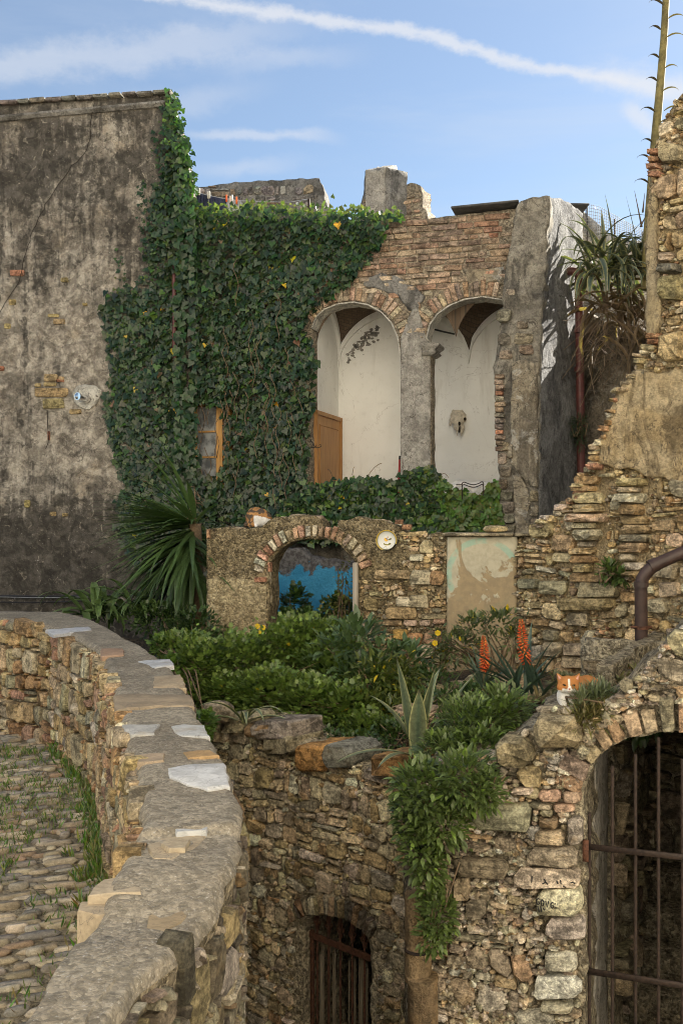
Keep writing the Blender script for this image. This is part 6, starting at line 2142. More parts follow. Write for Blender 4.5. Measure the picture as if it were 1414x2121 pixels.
def plant_out(parent, T, pos, fwd, nrm, size, col, n_parts, mat=None, curl=0.0, cloud='foliage'):
    """the leaves nearest to the eye become parts, the rest one foliage mass"""
    pos, fwd, nrm, size, col = (np.asarray(a, float) for a in (pos, fwd, nrm, size, col))
    if n_parts:
        vis = size / pos[:, 1] * (1 + .3 * NR.random(len(pos)))
        if len(pos) > 3 * n_parts:      # prefer leaves on the outside facing the viewer
            vis = vis * (1.0 + .6 * (nrm[:, 1] < 0)) * (1 + 1.2 * (pos[:, 1].mean() - pos[:, 1]))
        idx = np.argsort(-vis); pi, ri = idx[:n_parts], idx[n_parts:]
        leaf_parts(T, pos[pi], fwd[pi], nrm[pi], size[pi], col[pi], parent)
        if len(ri) == 0: return
    else: ri = np.arange(len(pos))
    leaf_cloud(cloud, T, pos[ri], fwd[ri], nrm[ri], size[ri], col[ri], mat or M_LEAF, parent, curl)


def unit(v):
    return v / np.maximum(np.linalg.norm(v, axis=-1, keepdims=True), 1e-6)


# ------------------------------------------------------------------ ivy on the house and arcade front
ivy_px = [(346, 196), (362, 205), (376, 240), (386, 300), (394, 370), (402, 415), (430, 436), (480, 442), (540, 440), (600, 438), (660, 446), (720, 450), (780, 450), (832, 456), (806, 480), (790, 510), (784, 524), (748, 556), (726, 588), (694, 612),
          (662, 634), (645, 656), (640, 690), (652, 712), (664, 760), (654, 800), (668, 836), (652, 866), (646, 900), (648, 940), (644, 985), (660, 1010), (700, 1000), (700, 1120), (560, 1110), (430, 1120), (420, 1180), (380, 1240), (290, 1160), (258, 1120), (246, 1060), (264, 1000), (242, 955), (230, 890),
          (216, 838), (234, 785), (226, 700), (214, 642), (224, 615), (246, 600), (240, 552), (250, 520), (258, 530), (264, 590), (284, 588), (302, 556), (300, 520), (290, 440), (294, 368), (306, 384), (318, 420), (328, 400), (322, 350), (318, 290), (326, 262), (338, 250), (338, 215)]
ivy = thing('ivy', 'thick dark ivy with yellow leaves covering the house corner and arcade front', 'ivy', PL.hit(480, 1300))
win_px = [(406, 840), (462, 838), (460, 985), (404, 985)]
pipe_px = [(384, 566), (398, 566), (398, 806), (384, 806)]


def ivy_bulge(px, py):
    b = .06 + .10 * (.5 + .5 * mnoise.noise(Vector((px * .011, py * .011, 2)))) + .09 * mnoise.noise(Vector((px * .028, py * .028, 5)))
    b += .12 * mnoise.noise(Vector((px * .018 + 7, py * .012, 9)))
    b += .16 * smooth(px, 520, 640) * smooth(py, 560, 700)
    b += .10 * smooth(py, 520, 450) * smooth(px, 400, 460)
    return max(.03, b)


pts, fw, nr, sz, cl_ = [], [], [], [], []


def ivy_add(px, py, pl, depth_f, s, shade=1.0, yellow=.0035, outn=.7):
    b = ivy_bulge(px, py); f = depth_f
    p = pl.hit(px, py, .03 + b * f)
    pts.append(p); n = pl.N
    a = rng.uniform(-1, 1); bb = rng.uniform(-.4, .9); 
    nr.append((n.x + .55 * a, n.y + .3 * rng.uniform(-1, 1), n.z + outn * bb + .25))
    fw.append((rng.uniform(-.7, .7) + .2 * n.x, .25 * n.y, -1 + rng.uniform(-.1, .7)))
    sz.append(s)
    k = .62 + .5 * f
    c = rng.choice([(.026, .052, .024), (.020, .042, .019), (.040, .074, .028), (.032, .058, .032), (.055, .088, .032)])
    if rng.random() < .008: c = (.16, .10, .05)
    if rng.random() < .08: c = (.075, .125, .03)
    if rng.random() < yellow: c = (.58, .42, .03)
    cl_.append([x * rng.uniform(.8, 1.25) for x in c])


count = 0
while count < 13500:
    px, py = rng.uniform(205, 840), rng.uniform(190, 1245)
    if not inside((px + rng.gauss(0, 4), py + rng.gauss(0, 4)), ivy_px): continue
    if inside((px, py), win_px) and rng.random() < .93: continue
    if inside((px, py), pipe_px) and rng.random() < .85: continue
    pl = PB if px < 392 else PL
    # thin tendrils at the left edge stay close to the wall
    thin = (px < 318 and py < 600) or (px < 345 and py < 380)
    if thin and rng.random() < .55: continue
    if px > 640 and py < 1000 and not inside((px, py), ivy_px): continue
    f = rng.random() ** .6
    s = rng.choice([rng.uniform(.035, .07), rng.uniform(.06, .112)]) * (1.0 if not thin else .72)
    if px < 392:
        b = ivy_bulge(px, py) * smooth(px, 215, 330); p = pl.hit(px, py, .03 + b * f)
        ivy_add(px, py, pl, f * (.25 if thin else smooth(px, 200, 330) + .15), s)
    else:
        # step out over the corner so that the two walls' growth meets
        k = 1 - smooth(px, 392, 540)
        ivy_add(px, py, pl, f, s)
        if k > 0:
            q = pts[-1]; pts[-1] = q * (1 - .34 * k / q.y)
    count += 1
# growth wrapping the corner of the house
for k in range(1500):
    py = rng.uniform(300, 1110); px = rng.uniform(376, 412)
    if py < 420 and px > 398: continue
    if inside((px, py), pipe_px) and rng.random() < .85: continue
    pts.append(PB.hit(px, py, rng.uniform(.02, .30))); n = PB.N
    nr.append((n.x + rng.uniform(-.2, .9), n.y, rng.uniform(-.1, .9))); fw.append((rng.uniform(-.6, .7), -.2, -1 + rng.uniform(-.1, .7))); sz.append(rng.uniform(.07, .115))
    cl_.append([x * rng.uniform(.8, 1.25) for x in ((.030, .062, .024) if rng.random() < .75 else (.05, .095, .03))])
# top fringe: small upright light shoots in the sun
for k in range(520):
    px = rng.uniform(398, 835); py = 447 - abs(rng.gauss(0, 9)) - (8 if 460 < px < 600 else 0) * rng.random()
    if px > 760: py = 455 - abs(rng.gauss(0, 5))
    p = PL.hit(px, py, rng.uniform(-.25, .2)); pts.append(p)
    fw.append((rng.uniform(-.6, .6), rng.uniform(-.4, .4), 1)); nr.append((rng.uniform(-1, 1), -1, rng.uniform(-.3, .6))); sz.append(rng.uniform(.03, .07))
    cl_.append(rng.choice([(.07, .11, .028), (.10, .14, .04), (.04, .075, .022), (.15, .17, .06)]))
for k in range(160):      # sprigs standing on the house corner
    t = rng.random(); px, py = lerp(350, 396, t) + rng.gauss(0, 4), lerp(186, 400, t) + rng.gauss(0, 6)
    pts.append(PB.hit(px, py, rng.uniform(-.3, .05))); fw.append((rng.uniform(-.2, 1), rng.uniform(-.5, .3), rng.uniform(-.6, .6))); nr.append((.6, -1, rng.uniform(0, .8))); sz.append(rng.uniform(.04, .08)); cl_.append((.04, .085, .03))
keep = []
for i, p in enumerate(pts):
    q = (CX + F * p[0] / p[1], CY - F * p[2] / p[1])
    if inside(q, [(409, 838), (466, 836), (464, 960), (440, 985), (412, 970)]) and rng.random() < .97: continue
    if inside(q, [(386, 572), (397, 572), (397, 802), (386, 802)]) and rng.random() < .9: continue
    keep.append(i)
pts, fw, nr, sz, cl_ = ([a[i] for i in keep] for a in (pts, fw, nr, sz, cl_))
plant_out(ivy, IVY_T, pts, fw, nr, sz, cl_, 300, curl=.12)
# runners
for k in range(60):
    px, py = (rng.uniform(420, 640), rng.uniform(860, 1080)) if k < 34 else (rng.uniform(240, 640), rng.uniform(600, 1000))
    q = [PL.hit(px + 6 * math.sin(j * 1.3 + k), py - j * 14, .30 + .06 * math.sin(j + k)) for j in range(rng.randint(4, 9))]
    V, Fc = tube(q, .005, 5); build('runner', V, Fc, M_TWIG, ivy)

# hedge of ivy along the loggia rail, on a low wall
rail = thing('loggia_rail', 'low plaster rail wall of the loggia buried in the ivy hedge', 'rail', PL.hit(850, 1300))
V, Fc = wall_body(PL, PL.poly([(560, 1300), (560, 1060), (700, 1035), (1040, 1035), (1040, 1300)]), res=.15, thick=.2, amp=.01, freq=4, seed=71.0)
build('wall', [v + PL.N * .05 for v in V], Fc, M_BACKW, rail)
hedge = thing('ivy_hedge', 'bright green ivy hedge along the loggia rail behind the garden arch', 'hedge', PL.hit(850, 1300))
hp_px = [(560, 1115), (600, 1040), (650, 1010), (690, 998), (740, 992), (790, 990), (830, 996), (862, 975), (895, 965), (915, 985), (940, 1008), (965, 1018), (990, 1026), (1010, 1018), (1022, 1004), (1036, 1000), (1040, 1060), (1042, 1125), (850, 1125)]
pts, fw, nr, sz, cl_ = [], [], [], [], []
count = 0
while count < 5200:
    px, py = rng.uniform(555, 1045), rng.uniform(960, 1128)
    if not inside((px + rng.gauss(0, 3), py + rng.gauss(0, 3)), hp_px): continue
    f = rng.random() ** .6; b = .14 + .22 * (.5 + .5 * mnoise.noise(Vector((px * .016, py * .016, 8)))) + .1 * mnoise.noise(Vector((px * .04, py * .04, 1)))
    pts.append(PL.hit(px, py, .10 + b * f)); n = PL.N
    nr.append((n.x + rng.uniform(-.6, .6), n.y, rng.uniform(-.2, 1.1))); fw.append((rng.uniform(-.9, .9), -.3, -1 + rng.uniform(0, .9))); sz.append(rng.uniform(.045, .095))
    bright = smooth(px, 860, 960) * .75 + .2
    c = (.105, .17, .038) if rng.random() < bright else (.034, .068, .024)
    if rng.random() < .006: c = (.6, .44, .03)
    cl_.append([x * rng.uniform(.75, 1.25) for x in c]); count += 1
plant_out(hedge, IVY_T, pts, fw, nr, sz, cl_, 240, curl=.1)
for (x0, y0, x1, y1) in ((770, 990, 800, 962), (740, 985, 745, 970), (700, 990, 690, 975), (1000, 1030, 1030, 1000), (920, 985, 936, 992)):
    q = [PL.hit(lerp(x0, x1, t), lerp(y0, y1, t) - 6 * math.sin(t * 3), .25) for t in (0, .25, .5, .75, 1)]
    V, Fc = tube(q, .004, 5); build('runner', V, Fc, M_TWIG, hedge)

# ------------------------------------------------------------------ leafy bushes of the garden
def bush(name, label, cat, base, blobs, n, T, size, ca, cb, n_parts=120, up=.35, outw=.9, light=.0, yellow=.0, stems=14, droop=0.0, shell=.5, curl=.12, group=None, minz=None):
    t = thing(name, label, cat, base, group)
    wts = [r[0] * r[2] + r[0] * r[1] for c, r in blobs]
    pts, fw, nr, sz = [], [], [], []
    for i in range(n):
        c, r = rng.choices(blobs, wts)[0]
        d = Vector((rng.gauss(0, 1), rng.gauss(0, 1) - .25, rng.gauss(0, 1) + .25)).normalized()
        lump = 1 + .30 * mnoise.noise(d * 2.6 + Vector(c) * 3) + .22 * mnoise.noise(d * 6 + Vector(c) * 5)
        k = (shell + (1 - shell) * rng.random() ** .5) * lump
        if rng.random() < .09: k *= rng.uniform(1.05, 1.35)
        p = Vector(c) + Vector((d.x * r[0], d.y * r[1], d.z * r[2])) * k
        if minz is not None and p.z < minz: p.z = minz + rng.random() * .05
        o = Vector((d.x / r[0], d.y / r[1], d.z / r[2])).normalized()
        pts.append(p)
        side = Vector((rng.uniform(-1, 1), rng.uniform(-1, 1), rng.uniform(-1, 1)))
        fw.append(o * outw + side * .7 + Vector((0, -.1, up * .4 - droop))); nr.append(o * .5 + Vector((0, -.25, up + .4)) + side * .65); sz.append(rng.uniform(*size))
    col = colours(n, ca, cb, yellow, light)
    plant_out(t, T, pts, fw, nr, sz, col, n_parts, curl=curl)
    for k in range(stems):
        c, r = rng.choice(blobs); a = Vector(base) + Vector((rng.uniform(-.1, .1), rng.uniform(-.1, .1), .0)); b = Vector(c) + Vector((rng.uniform(-.7, .7) * r[0], rng.uniform(-.7, .7) * r[1], rng.uniform(.1, .8) * r[2]))
        m = a.lerp(b, .5) + Vector((rng.uniform(-.08, .08), rng.uniform(-.08, .08), .05))
        V, Fc = tube([a, m, b], [.010, .007, .003], 5); build('stem', V, Fc, M_TWIG, t)
    return t


def B(px, py, d, rx, ry, rz):
    """blob centred on a pixel at depth d; radii in pixels for x and z, metres for depth"""
    return (P(px, py, d), (rx / F * d, ry, rz / F * d))


# broad mass of scented geranium
bush('geranium_bush', 'low spreading geranium bush of lobed green leaves beside the parapet, below the garden arch', 'bush', P(520, 1480, 8.4),
     [B(420, 1385, 8.4, 75, .35, 62), B(500, 1390, 8.6, 90, .4, 75), B(590, 1370, 8.8, 90, .4, 75), B(650, 1340, 9.0, 85, .4, 62), B(690, 1400, 8.4, 80, .4, 75), B(560, 1440, 8.0, 90, .35, 60), B(650, 1460, 7.8, 80, .35, 55), B(385, 1345, 8.8, 55, .3, 35), B(470, 1440, 8.1, 60, .3, 45),
      B(720, 1480, 7.6, 70, .3, 60), B(610, 1310, 9.2, 45, .25, 30), B(700, 1320, 9.1, 55, .25, 30), B(760, 1520, 7.3, 60, .25, 45), B(800, 1440, 7.9, 55, .3, 55)],
     21000, GER_T, (.024, .052), (.085, .14, .032), (.18, .24, .055), 290, up=.5, light=.06, shell=.45, stems=60, yellow=.004)
bush('sage_bush', 'tall blue green broad-leaved plant growing in front of the garden arch post', 'bush', P(765, 1480, 8.3),
     [B(740, 1345, 8.2, 55, .2, 60), B(790, 1385, 8.1, 50, .2, 60), B(745, 1420, 8.0, 60, .2, 45), B(845, 1370, 8.3, 40, .18, 35), B(690, 1350, 8.3, 30, .15, 30)], 650, LANCE_T, (.08, .15), (.075, .125, .055), (.13, .19, .085), 200, up=.5, shell=.35, stems=20)
bush('oleander_bush', 'yellow-tinged narrow-leaved bush between the geraniums and the variegated agave', 'bush', P(790, 1500, 7.9),
     [B(780, 1420, 7.8, 60, .25, 60), B(830, 1420, 7.9, 45, .2, 60), B(770, 1480, 7.6, 55, .2, 45), B(810, 1490, 7.5, 45, .2, 40)], 1500, LANCE_T, (.045, .085), (.06, .09, .025), (.15, .17, .04), 100, up=.3, shell=.45, yellow=.03, droop=.3)
bush('arch_nettle', 'green leafy weeds inside the garden arch, in front of the blue paint', 'weeds', P(620, 1400, 10.6),
     [B(610, 1255, 10.9, 30, .15, 40), B(700, 1270, 10.8, 38, .15, 38), B(650, 1300, 10.6, 70, .2, 30), B(590, 1300, 10.6, 30, .15, 35)], 1100, GER_T, (.045, .085), (.03, .065, .018), (.075, .13, .03), 60, up=.5, shell=.3)
bush('arch_creeper', 'yellowing dry creeper hanging from the right post inside the garden arch', 'creeper', P(715, 1400, 10.4),
     [B(712, 1230, 10.5, 18, .1, 75), B(690, 1270, 10.5, 30, .1, 35)], 260, OVAL_T, (.03, .06), (.20, .17, .06), (.10, .13, .03), 60, shell=.2, stems=16, droop=.5)
bush('ground_cover', 'dark small-leaved creeping plants along the foot of the garden behind the cellar wall', 'plants', P(820, 1560, 7.0),
     [B(760, 1560, 7.0, 70, .2, 40), B(700, 1540, 7.2, 60, .2, 30), B(820, 1530, 7.0, 50, .2, 40), B(900, 1470, 7.6, 70, .25, 40), B(960, 1460, 7.4, 60, .25, 40), B(880, 1420, 8.2, 60, .2, 40), B(1000, 1440, 7.3, 50, .2, 30)], 2600, OVAL_T, (.03, .055), (.035, .07, .02), (.08, .13, .035), 100, up=.6, shell=.4)
bush('dark_undergrowth', 'dark leafy undergrowth between the yucca and the garden arch, beyond the parapet', 'undergrowth', P(380, 1400, 10.0),
     [B(400, 1310, 9.9, 60, .25, 50), B(330, 1290, 10.3, 60, .25, 45), B(440, 1340, 9.7, 40, .2, 40)], 1300, OVAL_T, (.035, .07), (.025, .05, .015), (.06, .10, .025), 60, up=.4, shell=.3)
# glossy bush pouring over the gate wall
bush('hanging_bush', 'glossy green bush spilling over the cellar wall corner above the terracotta pipe', 'bush', P(960, 1560, 5.7),
     [B(985, 1500, 5.75, 80, .25, 50), B(1040, 1480, 5.8, 60, .2, 50), B(925, 1570, 5.6, 58, .2, 50), B(990, 1560, 5.5, 60, .16, 50), B(880, 1640, 5.15, 68, .16, 60), B(960, 1620, 5.05, 62, .14, 60), B(905, 1700, 5.1, 62, .15, 55), B(870, 1760, 5.1, 35, .12, 55), B(890, 1800, 5.1, 30, .11, 45), B(885, 1840, 5.08, 18, .08, 40),
      B(905, 1900, 5.05, 36, .10, 45), B(895, 1940, 5.05, 26, .09, 36), B(1000, 1640, 5.0, 40, .1, 40), B(845, 1690, 5.2, 30, .12, 45)],
     5600, LANCE_T, (.035, .072), (.085, .125, .04), (.16, .215, .07), 300, up=.5, light=.06, shell=.5, stems=24)
bush('lavender', 'grey green lavender clump in front of the ginger cat', 'bush', PG.hit(1225, 1500, -.1),
     [B(1236, 1456, 5.1, 34, .08, 32), B(1205, 1462, 5.05, 16, .05, 24), B(1258, 1468, 5.15, 34, .08, 26)], 900, NEEDLE_T, (.05, .10), (.13, .16, .09), (.20, .22, .13), 120, up=1.2, outw=.5, shell=.1, stems=26)
bush('dry_grass_tuft', 'dry reddish grass tuft below the lavender on the gate wall', 'grass', PG.hit(1222, 1520, -.02), [B(1215, 1490, 5.0, 34, .05, 24), B(1250, 1480, 5.0, 26, .05, 20)], 420, NEEDLE_T, (.05, .09), (.20, .15, .07), (.12, .13, .04), 60, up=1.0, outw=.4, shell=.1, stems=6)
bush('rock_plant', 'succulent rock plant with pinkish rosettes at the foot of the drainpipe', 'plant', P(1280, 1420, 6.6), [B(1285, 1398, 6.6, 26, .1, 16), B(1262, 1406, 6.6, 18, .1, 12)], 420, OVAL_T, (.02, .04), (.13, .16, .05), (.34, .17, .10), 100, up=.7, shell=.6)
bush('rock_weeds', 'small green weeds at the back of the ruin niche under the ribs', 'weeds', P(1262, 1205, 8.7), [B(1262, 1185, 8.7, 20, .06, 18), B(1285, 1195, 8.65, 14, .06, 10)], 170, LANCE_T, (.05, .10), (.05, .09, .025), (.12, .17, .05), 80, shell=.1)
bush('bracket_plant', 'small dark hanging tuft growing on the maroon downpipe', 'plant', P(1200, 905, 12.55), [B(1198, 885, 12.55, 16, .08, 24), B(1200, 910, 12.55, 8, .05, 20)], 420, NEEDLE_T, (.05, .10), (.035, .07, .04), (.06, .11, .05), 60, shell=.2, droop=.4)
bush('daisy_bush', 'open woody daisy bush with grey green tips in front of the fresco', 'bush', P(1038, 1420, 8.6),
     [B(985, 1300, 8.7, 40, .15, 28), B(1040, 1290, 8.7, 42, .15, 26), B(950, 1340, 8.7, 40, .15, 32), B(1062, 1330, 8.6, 20, .12, 30), B(920, 1370, 8.8, 26, .12, 34), B(905, 1330, 8.9, 18, .1, 26)], 900, LANCE_T, (.04, .08), (.085, .115, .05), (.15, .175, .075), 160, up=.6, shell=.35, stems=34, yellow=.035)
bush('bank_weeds', 'dry grey green weeds on the bank between the drainpipe and the ginger cat', 'weeds', P(1290, 1440, 6.4), [B(1290, 1425, 6.3, 50, .25, 18), B(1340, 1400, 6.4, 40, .25, 18), B(1240, 1430, 6.6, 40, .3, 16), B(1320, 1385, 7.2, 60, .3, 18), B(1180, 1420, 7.0, 40, .3, 14)], 1500, LANCE_T, (.03, .07), (.10, .11, .05), (.20, .19, .09), 100, up=.8, shell=.2)
bush('passage_fern', 'dark leaves hanging inside the top of the barred archway', 'leaves', PG.hit(1340, 1560, -.9), [(PG.hit(1335, 1555, -.9), (.16, .1, .10)), (PG.hit(1300, 1580, -1.0), (.1, .1, .08))], 260, LANCE_T, (.06, .12), (.03, .06, .02), (.06, .10, .03), 40, shell=.2)
bush('chair_weeds', 'bright weeds growing over the wall foot by the parapet corner', 'weeds', P(345, 1345, 8.9), [B(345, 1340, 8.9, 30, .1, 22), B(360, 1380, 8.2, 20, .1, 20), B(425, 1500, 7.0, 22, .1, 26)], 520, GER_T, (.035, .06), (.07, .13, .025), (.13, .21, .04), 60, shell=.3)
# yellow daisies
for (x, y, d) in ((906, 1311, 8.7), (900, 1332, 8.7), (533, 1297, 9.0), (1344, 1450, 5.1), (545, 1300, 9.0)):
    c = P(x, y, d - .12); V, Fc = [], []
    for k in range(10):
        a = 2 * math.pi * k / 10; r = .022; s = len(V)
        V += [c, c + Vector((math.cos(a - .25) * r, -.003, math.sin(a - .25) * r)), c + Vector((math.cos(a) * r * 1.25, -.005, math.sin(a) * r * 1.25)), c + Vector((math.cos(a + .25) * r, -.003, math.sin(a + .25) * r))]; Fc.append((s, s + 1, s + 2, s + 3))
    o = build('daisy_flower', V, Fc, mat_plain('daisy', (.72, .50, .02), .7, .2, 0, .1, 20, 0) if 'daisy' not in bpy.data.materials else bpy.data.materials['daisy'])
    tag(o, {906: 'upper yellow flower on the daisy bush left of the fresco', 900: 'lower yellow flower on the daisy bush left of the fresco', 533: 'small yellow flower above the geraniums in front of the plastered arch wall', 1344: 'tiny yellow flower by the lavender on the gate wall', 545: 'small yellow flower beside the arch opening, above the geraniums'}[x], 'flower', 'small yellow flowers in the garden')
    V, Fc = tube([c, c + Vector((.01, .04, -.12))], .003, 4); build('stalk', V, Fc, M_TWIG, o)

# grass between the cobbles and along the parapet foot
gp_, gf, gn, gs, gc = [], [], [], [], []


def tuft(c, n, h, spread):
    for k in range(n):
        gp_.append((c[0] + rng.gauss(0, spread), c[1] + rng.gauss(0, spread), c[2])); gf.append((rng.uniform(-.7, .7), rng.uniform(-.7, .7), 1)); gn.append((rng.uniform(-1, 1), -1, .2)); gs.append(h * rng.uniform(.5, 1.2))
        gc.append([x * rng.uniform(.7, 1.3) for x in rng.choice([(.10, .17, .03), (.15, .22, .05), (.07, .12, .03), (.20, .21, .07)])])


for i in range(420):
    k = rng.randrange(2, 8); t = rng.random(); p = PIN[k].lerp(PIN[k + 1], t); q = POUT[k].lerp(POUT[k + 1], t); d = (p - q).normalized()
    c = p + d * abs(rng.gauss(.05, .07)); tuft((c.x, c.y, GZ), 14, rng.uniform(.04, .10), .03)
for i in range(1500):
    x, y = rng.uniform(-4.4, -.7), rng.uniform(3.7, 8.6)
    if mnoise.noise(Vector((x * 1.6, y * 1.6, 6))) < -.10: continue
    px = CX + F * x / y
    if px < -500 or px > 270: continue
    tuft((x, y, GZ + .012), 12, rng.uniform(.035, .07), .05)
go = leaf_cloud('grass', NEEDLE_T, np.array(gp_), np.array(gf), np.array(gn), np.array(gs), np.array(gc), M_LEAF, None)
go['label'] = 'short green grass between the cobbles and along the parapet foot'; go['category'] = 'grass'


# ------------------------------------------------------------------ strap leaves: yucca, agave, aloe
def blade(base, d0, length, width, bend, col_mid, col_edge=None, fold=.25, n=9, twist=0.0, taper=.5, tip=None, thick=0.0, edge_w=.78):
    """curved pointed leaf; starts along d0 and is pulled down by bend (radians over its length)"""
    p = Vector(base); d = Vector(d0).normalized(); V, C = [], []
    side = d.cross(Vector((0, 0, 1)))
    if side.length < .05: side = Vector((1, 0, 0))
    side.normalize()
    if twist: side = Matrix.Rotation(twist, 3, d) @ side
    st = length / (n - 1)
    for i in range(n):
        t = i / (n - 1)
        w = width * (min(1, .45 + t * 2.2) if t < .25 else 1.0) * (1 - ((t - taper) / (1 - taper)) ** 1.6 if t > taper else 1.0)
        w = max(w, .0015)
        up = side.cross(d).normalized()
        for s, k in ((-1, 0), (-edge_w, 1), (0, 2), (edge_w, 3), (1, 4)):
            V.append(p + side * (s * w / 2) + up * (abs(s) * fold * w / 2))
            c = col_edge if (col_edge and k in (0, 4)) else col_mid
            if col_edge and k in (1, 3): c = tuple(lerp(a, b, .25) for a, b in zip(col_mid, col_edge))
            if tip and t > .93: c = tip
            C.append(c)
        p = p + d * st
        ax = d.cross(Vector((0, 0, -1)))
        if ax.length > 1e-4:
            d = Matrix.Rotation(bend / (n - 1) * (0.4 + 1.2 * t), 3, ax.normalized()) @ d
    Fc = [(i * 5 + k, i * 5 + k + 1, (i + 1) * 5 + k + 1, (i + 1) * 5 + k) for i in range(n - 1) for k in range(4)]
    return V, Fc, C


def rosette(name, label, cat, base, crown, leaves, group=None, mat=None, trunk=None):
    t = thing(name, label, cat, base, group)
    if trunk:
        V, Fc = tube([Vector(base), (Vector(base) + Vector(crown)) / 2 + Vector((.03, 0, 0)), Vector(crown)], trunk, 10); build('trunk', V, Fc, M_TWIG, t)
    for (V, Fc, C) in leaves: build('leaf', V, Fc, mat or M_BLADE, t, cols=C)
    return t


def dirv(az, el):
    """az 0 = right, 90 = away from viewer, 180 = left, 270 = towards the viewer"""
    return Vector((math.cos(el) * math.cos(az), math.cos(el) * math.sin(az), math.sin(el)))


crown = P(404, 1085, 10.75)
L = []
for k in range(230):
    el = math.radians(rng.choice([rng.uniform(-80, -30), rng.uniform(-75, -10), rng.uniform(-60, 0), rng.uniform(-30, 15), rng.uniform(-20, 25)]))
    if k < 9: el = math.radians(rng.uniform(30, 80))
    az = math.radians(rng.uniform(0, 360))
    if math.cos(az) > .1 and rng.random() < .8: az = math.pi - az
    if rng.random() < .45: az = math.radians(rng.uniform(165, 235))
    d = dirv(az, el)
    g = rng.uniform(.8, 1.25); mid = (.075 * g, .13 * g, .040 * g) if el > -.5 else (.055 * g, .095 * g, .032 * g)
    drop = Vector((0, 0, min(0, el) * .32)) 
    L.append(blade(crown + d * .04 + drop, d, rng.uniform(.75, 1.2), rng.uniform(.045, .068), rng.uniform(.1, .8), mid, None, .3, 8, 0, .35))
for k in range(34):
    d = dirv(math.radians(rng.uniform(158, 222)), math.radians(rng.uniform(-14, 28))); g = rng.uniform(.85, 1.3)
    L.append(blade(crown + d * .05, d, rng.uniform(.7, .98), rng.uniform(.048, .066), rng.uniform(.05, .35), (.085 * g, .14 * g, .045 * g), None, .3, 8, 0, .35))
for k in range(46):
    az = math.radians(rng.uniform(165, 345)); el = math.radians(rng.uniform(-60, -5)); d = dirv(az, el); g = rng.uniform(.8, 1.3)
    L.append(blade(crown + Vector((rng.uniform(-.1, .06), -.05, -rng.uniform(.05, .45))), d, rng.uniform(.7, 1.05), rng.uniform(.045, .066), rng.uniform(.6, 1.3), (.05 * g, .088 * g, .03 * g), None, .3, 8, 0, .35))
yuc = rosette('yucca', 'large spiky yucca with hanging sword leaves beside the garden arch', 'yucca', P(404, 1420, 10.8), crown, L, trunk=.07)
for k in range(22):
    a = P(404, 1075, 10.7); z = rng.uniform(.05, .34); c = a + Vector((0, 0, z)); d = dirv(rng.uniform(0, 6.28), rng.uniform(-.6, .6))
    V, Fc = tube([c, c + d * .05 + Vector((0, 0, -.01)), c + d * .1 + Vector((0, 0, -.06))], .003, 4); build('dry_stalk', V, Fc, M_TWIG, yuc)
V, Fc = tube([P(404, 1085, 10.7), P(405, 1040, 10.7), P(402, 1006, 10.7)], [.012, .008, .003], 6); build('dry_stalk', V, Fc, M_TWIG, yuc)
crown2 = P(235, 1268, 10.7)
L = []
for k in range(70):
    az = math.radians(rng.uniform(0, 360)); el = math.radians(rng.uniform(15, 80)); d = dirv(az, el); g = rng.uniform(.8, 1.3)
    L.append(blade(crown2 + Vector((rng.uniform(-.35, .45), rng.uniform(-.1, .1), rng.uniform(-.12, .05))), d, rng.uniform(.45, .8), rng.uniform(.06, .09), rng.uniform(1.6, 3.0), (.085 * g, .14 * g, .045 * g), (.13 * g, .19 * g, .07 * g), .22, 10, rng.uniform(-.4, .4), .5))
rosette('strap_leaf_lily', 'arching strap-leaved plant under the yucca behind the parapet', 'lily', P(250, 1420, 10.9), crown2, L)

# variegated agave in the garden
ED, MD = (.55, .52, .24), (.095, .135, .085)
ag = P(862, 1568, 6.25)
spec = [(Vector((-.14, -.1, 1)), .66, .10, .12), (Vector((.0, -.2, 1)), .46, .115, .1), (Vector((.14, -.1, 1)), .60, .095, .1), (Vector((-.35, .1, .95)), .50, .09, 1.0), (Vector((.55, .1, .9)), .68, .065, .25), (Vector((.42, -.2, 1)), .72, .06, .2),
        (Vector((.10, .2, 1)), .66, .06, 1.2), (Vector((-.9, -.5, .35)), .62, .06, .9), (Vector((.75, -.4, .4)), .6, .06, .9), (Vector((-.5, -.8, .4)), .5, .055, 1.0), (Vector((.3, .8, .7)), .6, .06, .5)]
L = [blade(ag + Vector((rng.uniform(-.03, .03), rng.uniform(-.03, .03), 0)), d, l, w, b, MD, ED, .25, 11, 0, .45, (.06, .04, .03), edge_w=.80) for d, l, w, b in spec]
rosette('variegated_agave', 'upright variegated agave with cream edged leaves in front of the geranium bushes', 'agave', ag, ag, L)
ag = P(505, 1500, 7.25)
L = [blade(ag, Vector(d), l, w, b, MD, ED, .4, 10, 0, .4, edge_w=.76) for d, l, w, b in (((-.5, -.3, .8), .42, .06, 1.6), ((.3, -.5, .8), .40, .055, 2.3), ((.9, -.3, .5), .45, .05, 1.6), ((-.9, -.2, .5), .4, .05, 1.7), ((.1, -.6, .9), .35, .055, 2.6), ((.7, -.2, 1), .38, .05, 2.2))]
rosette('variegated_agave', 'small drooping variegated agave half hidden under the geraniums', 'agave', ag, ag, L)
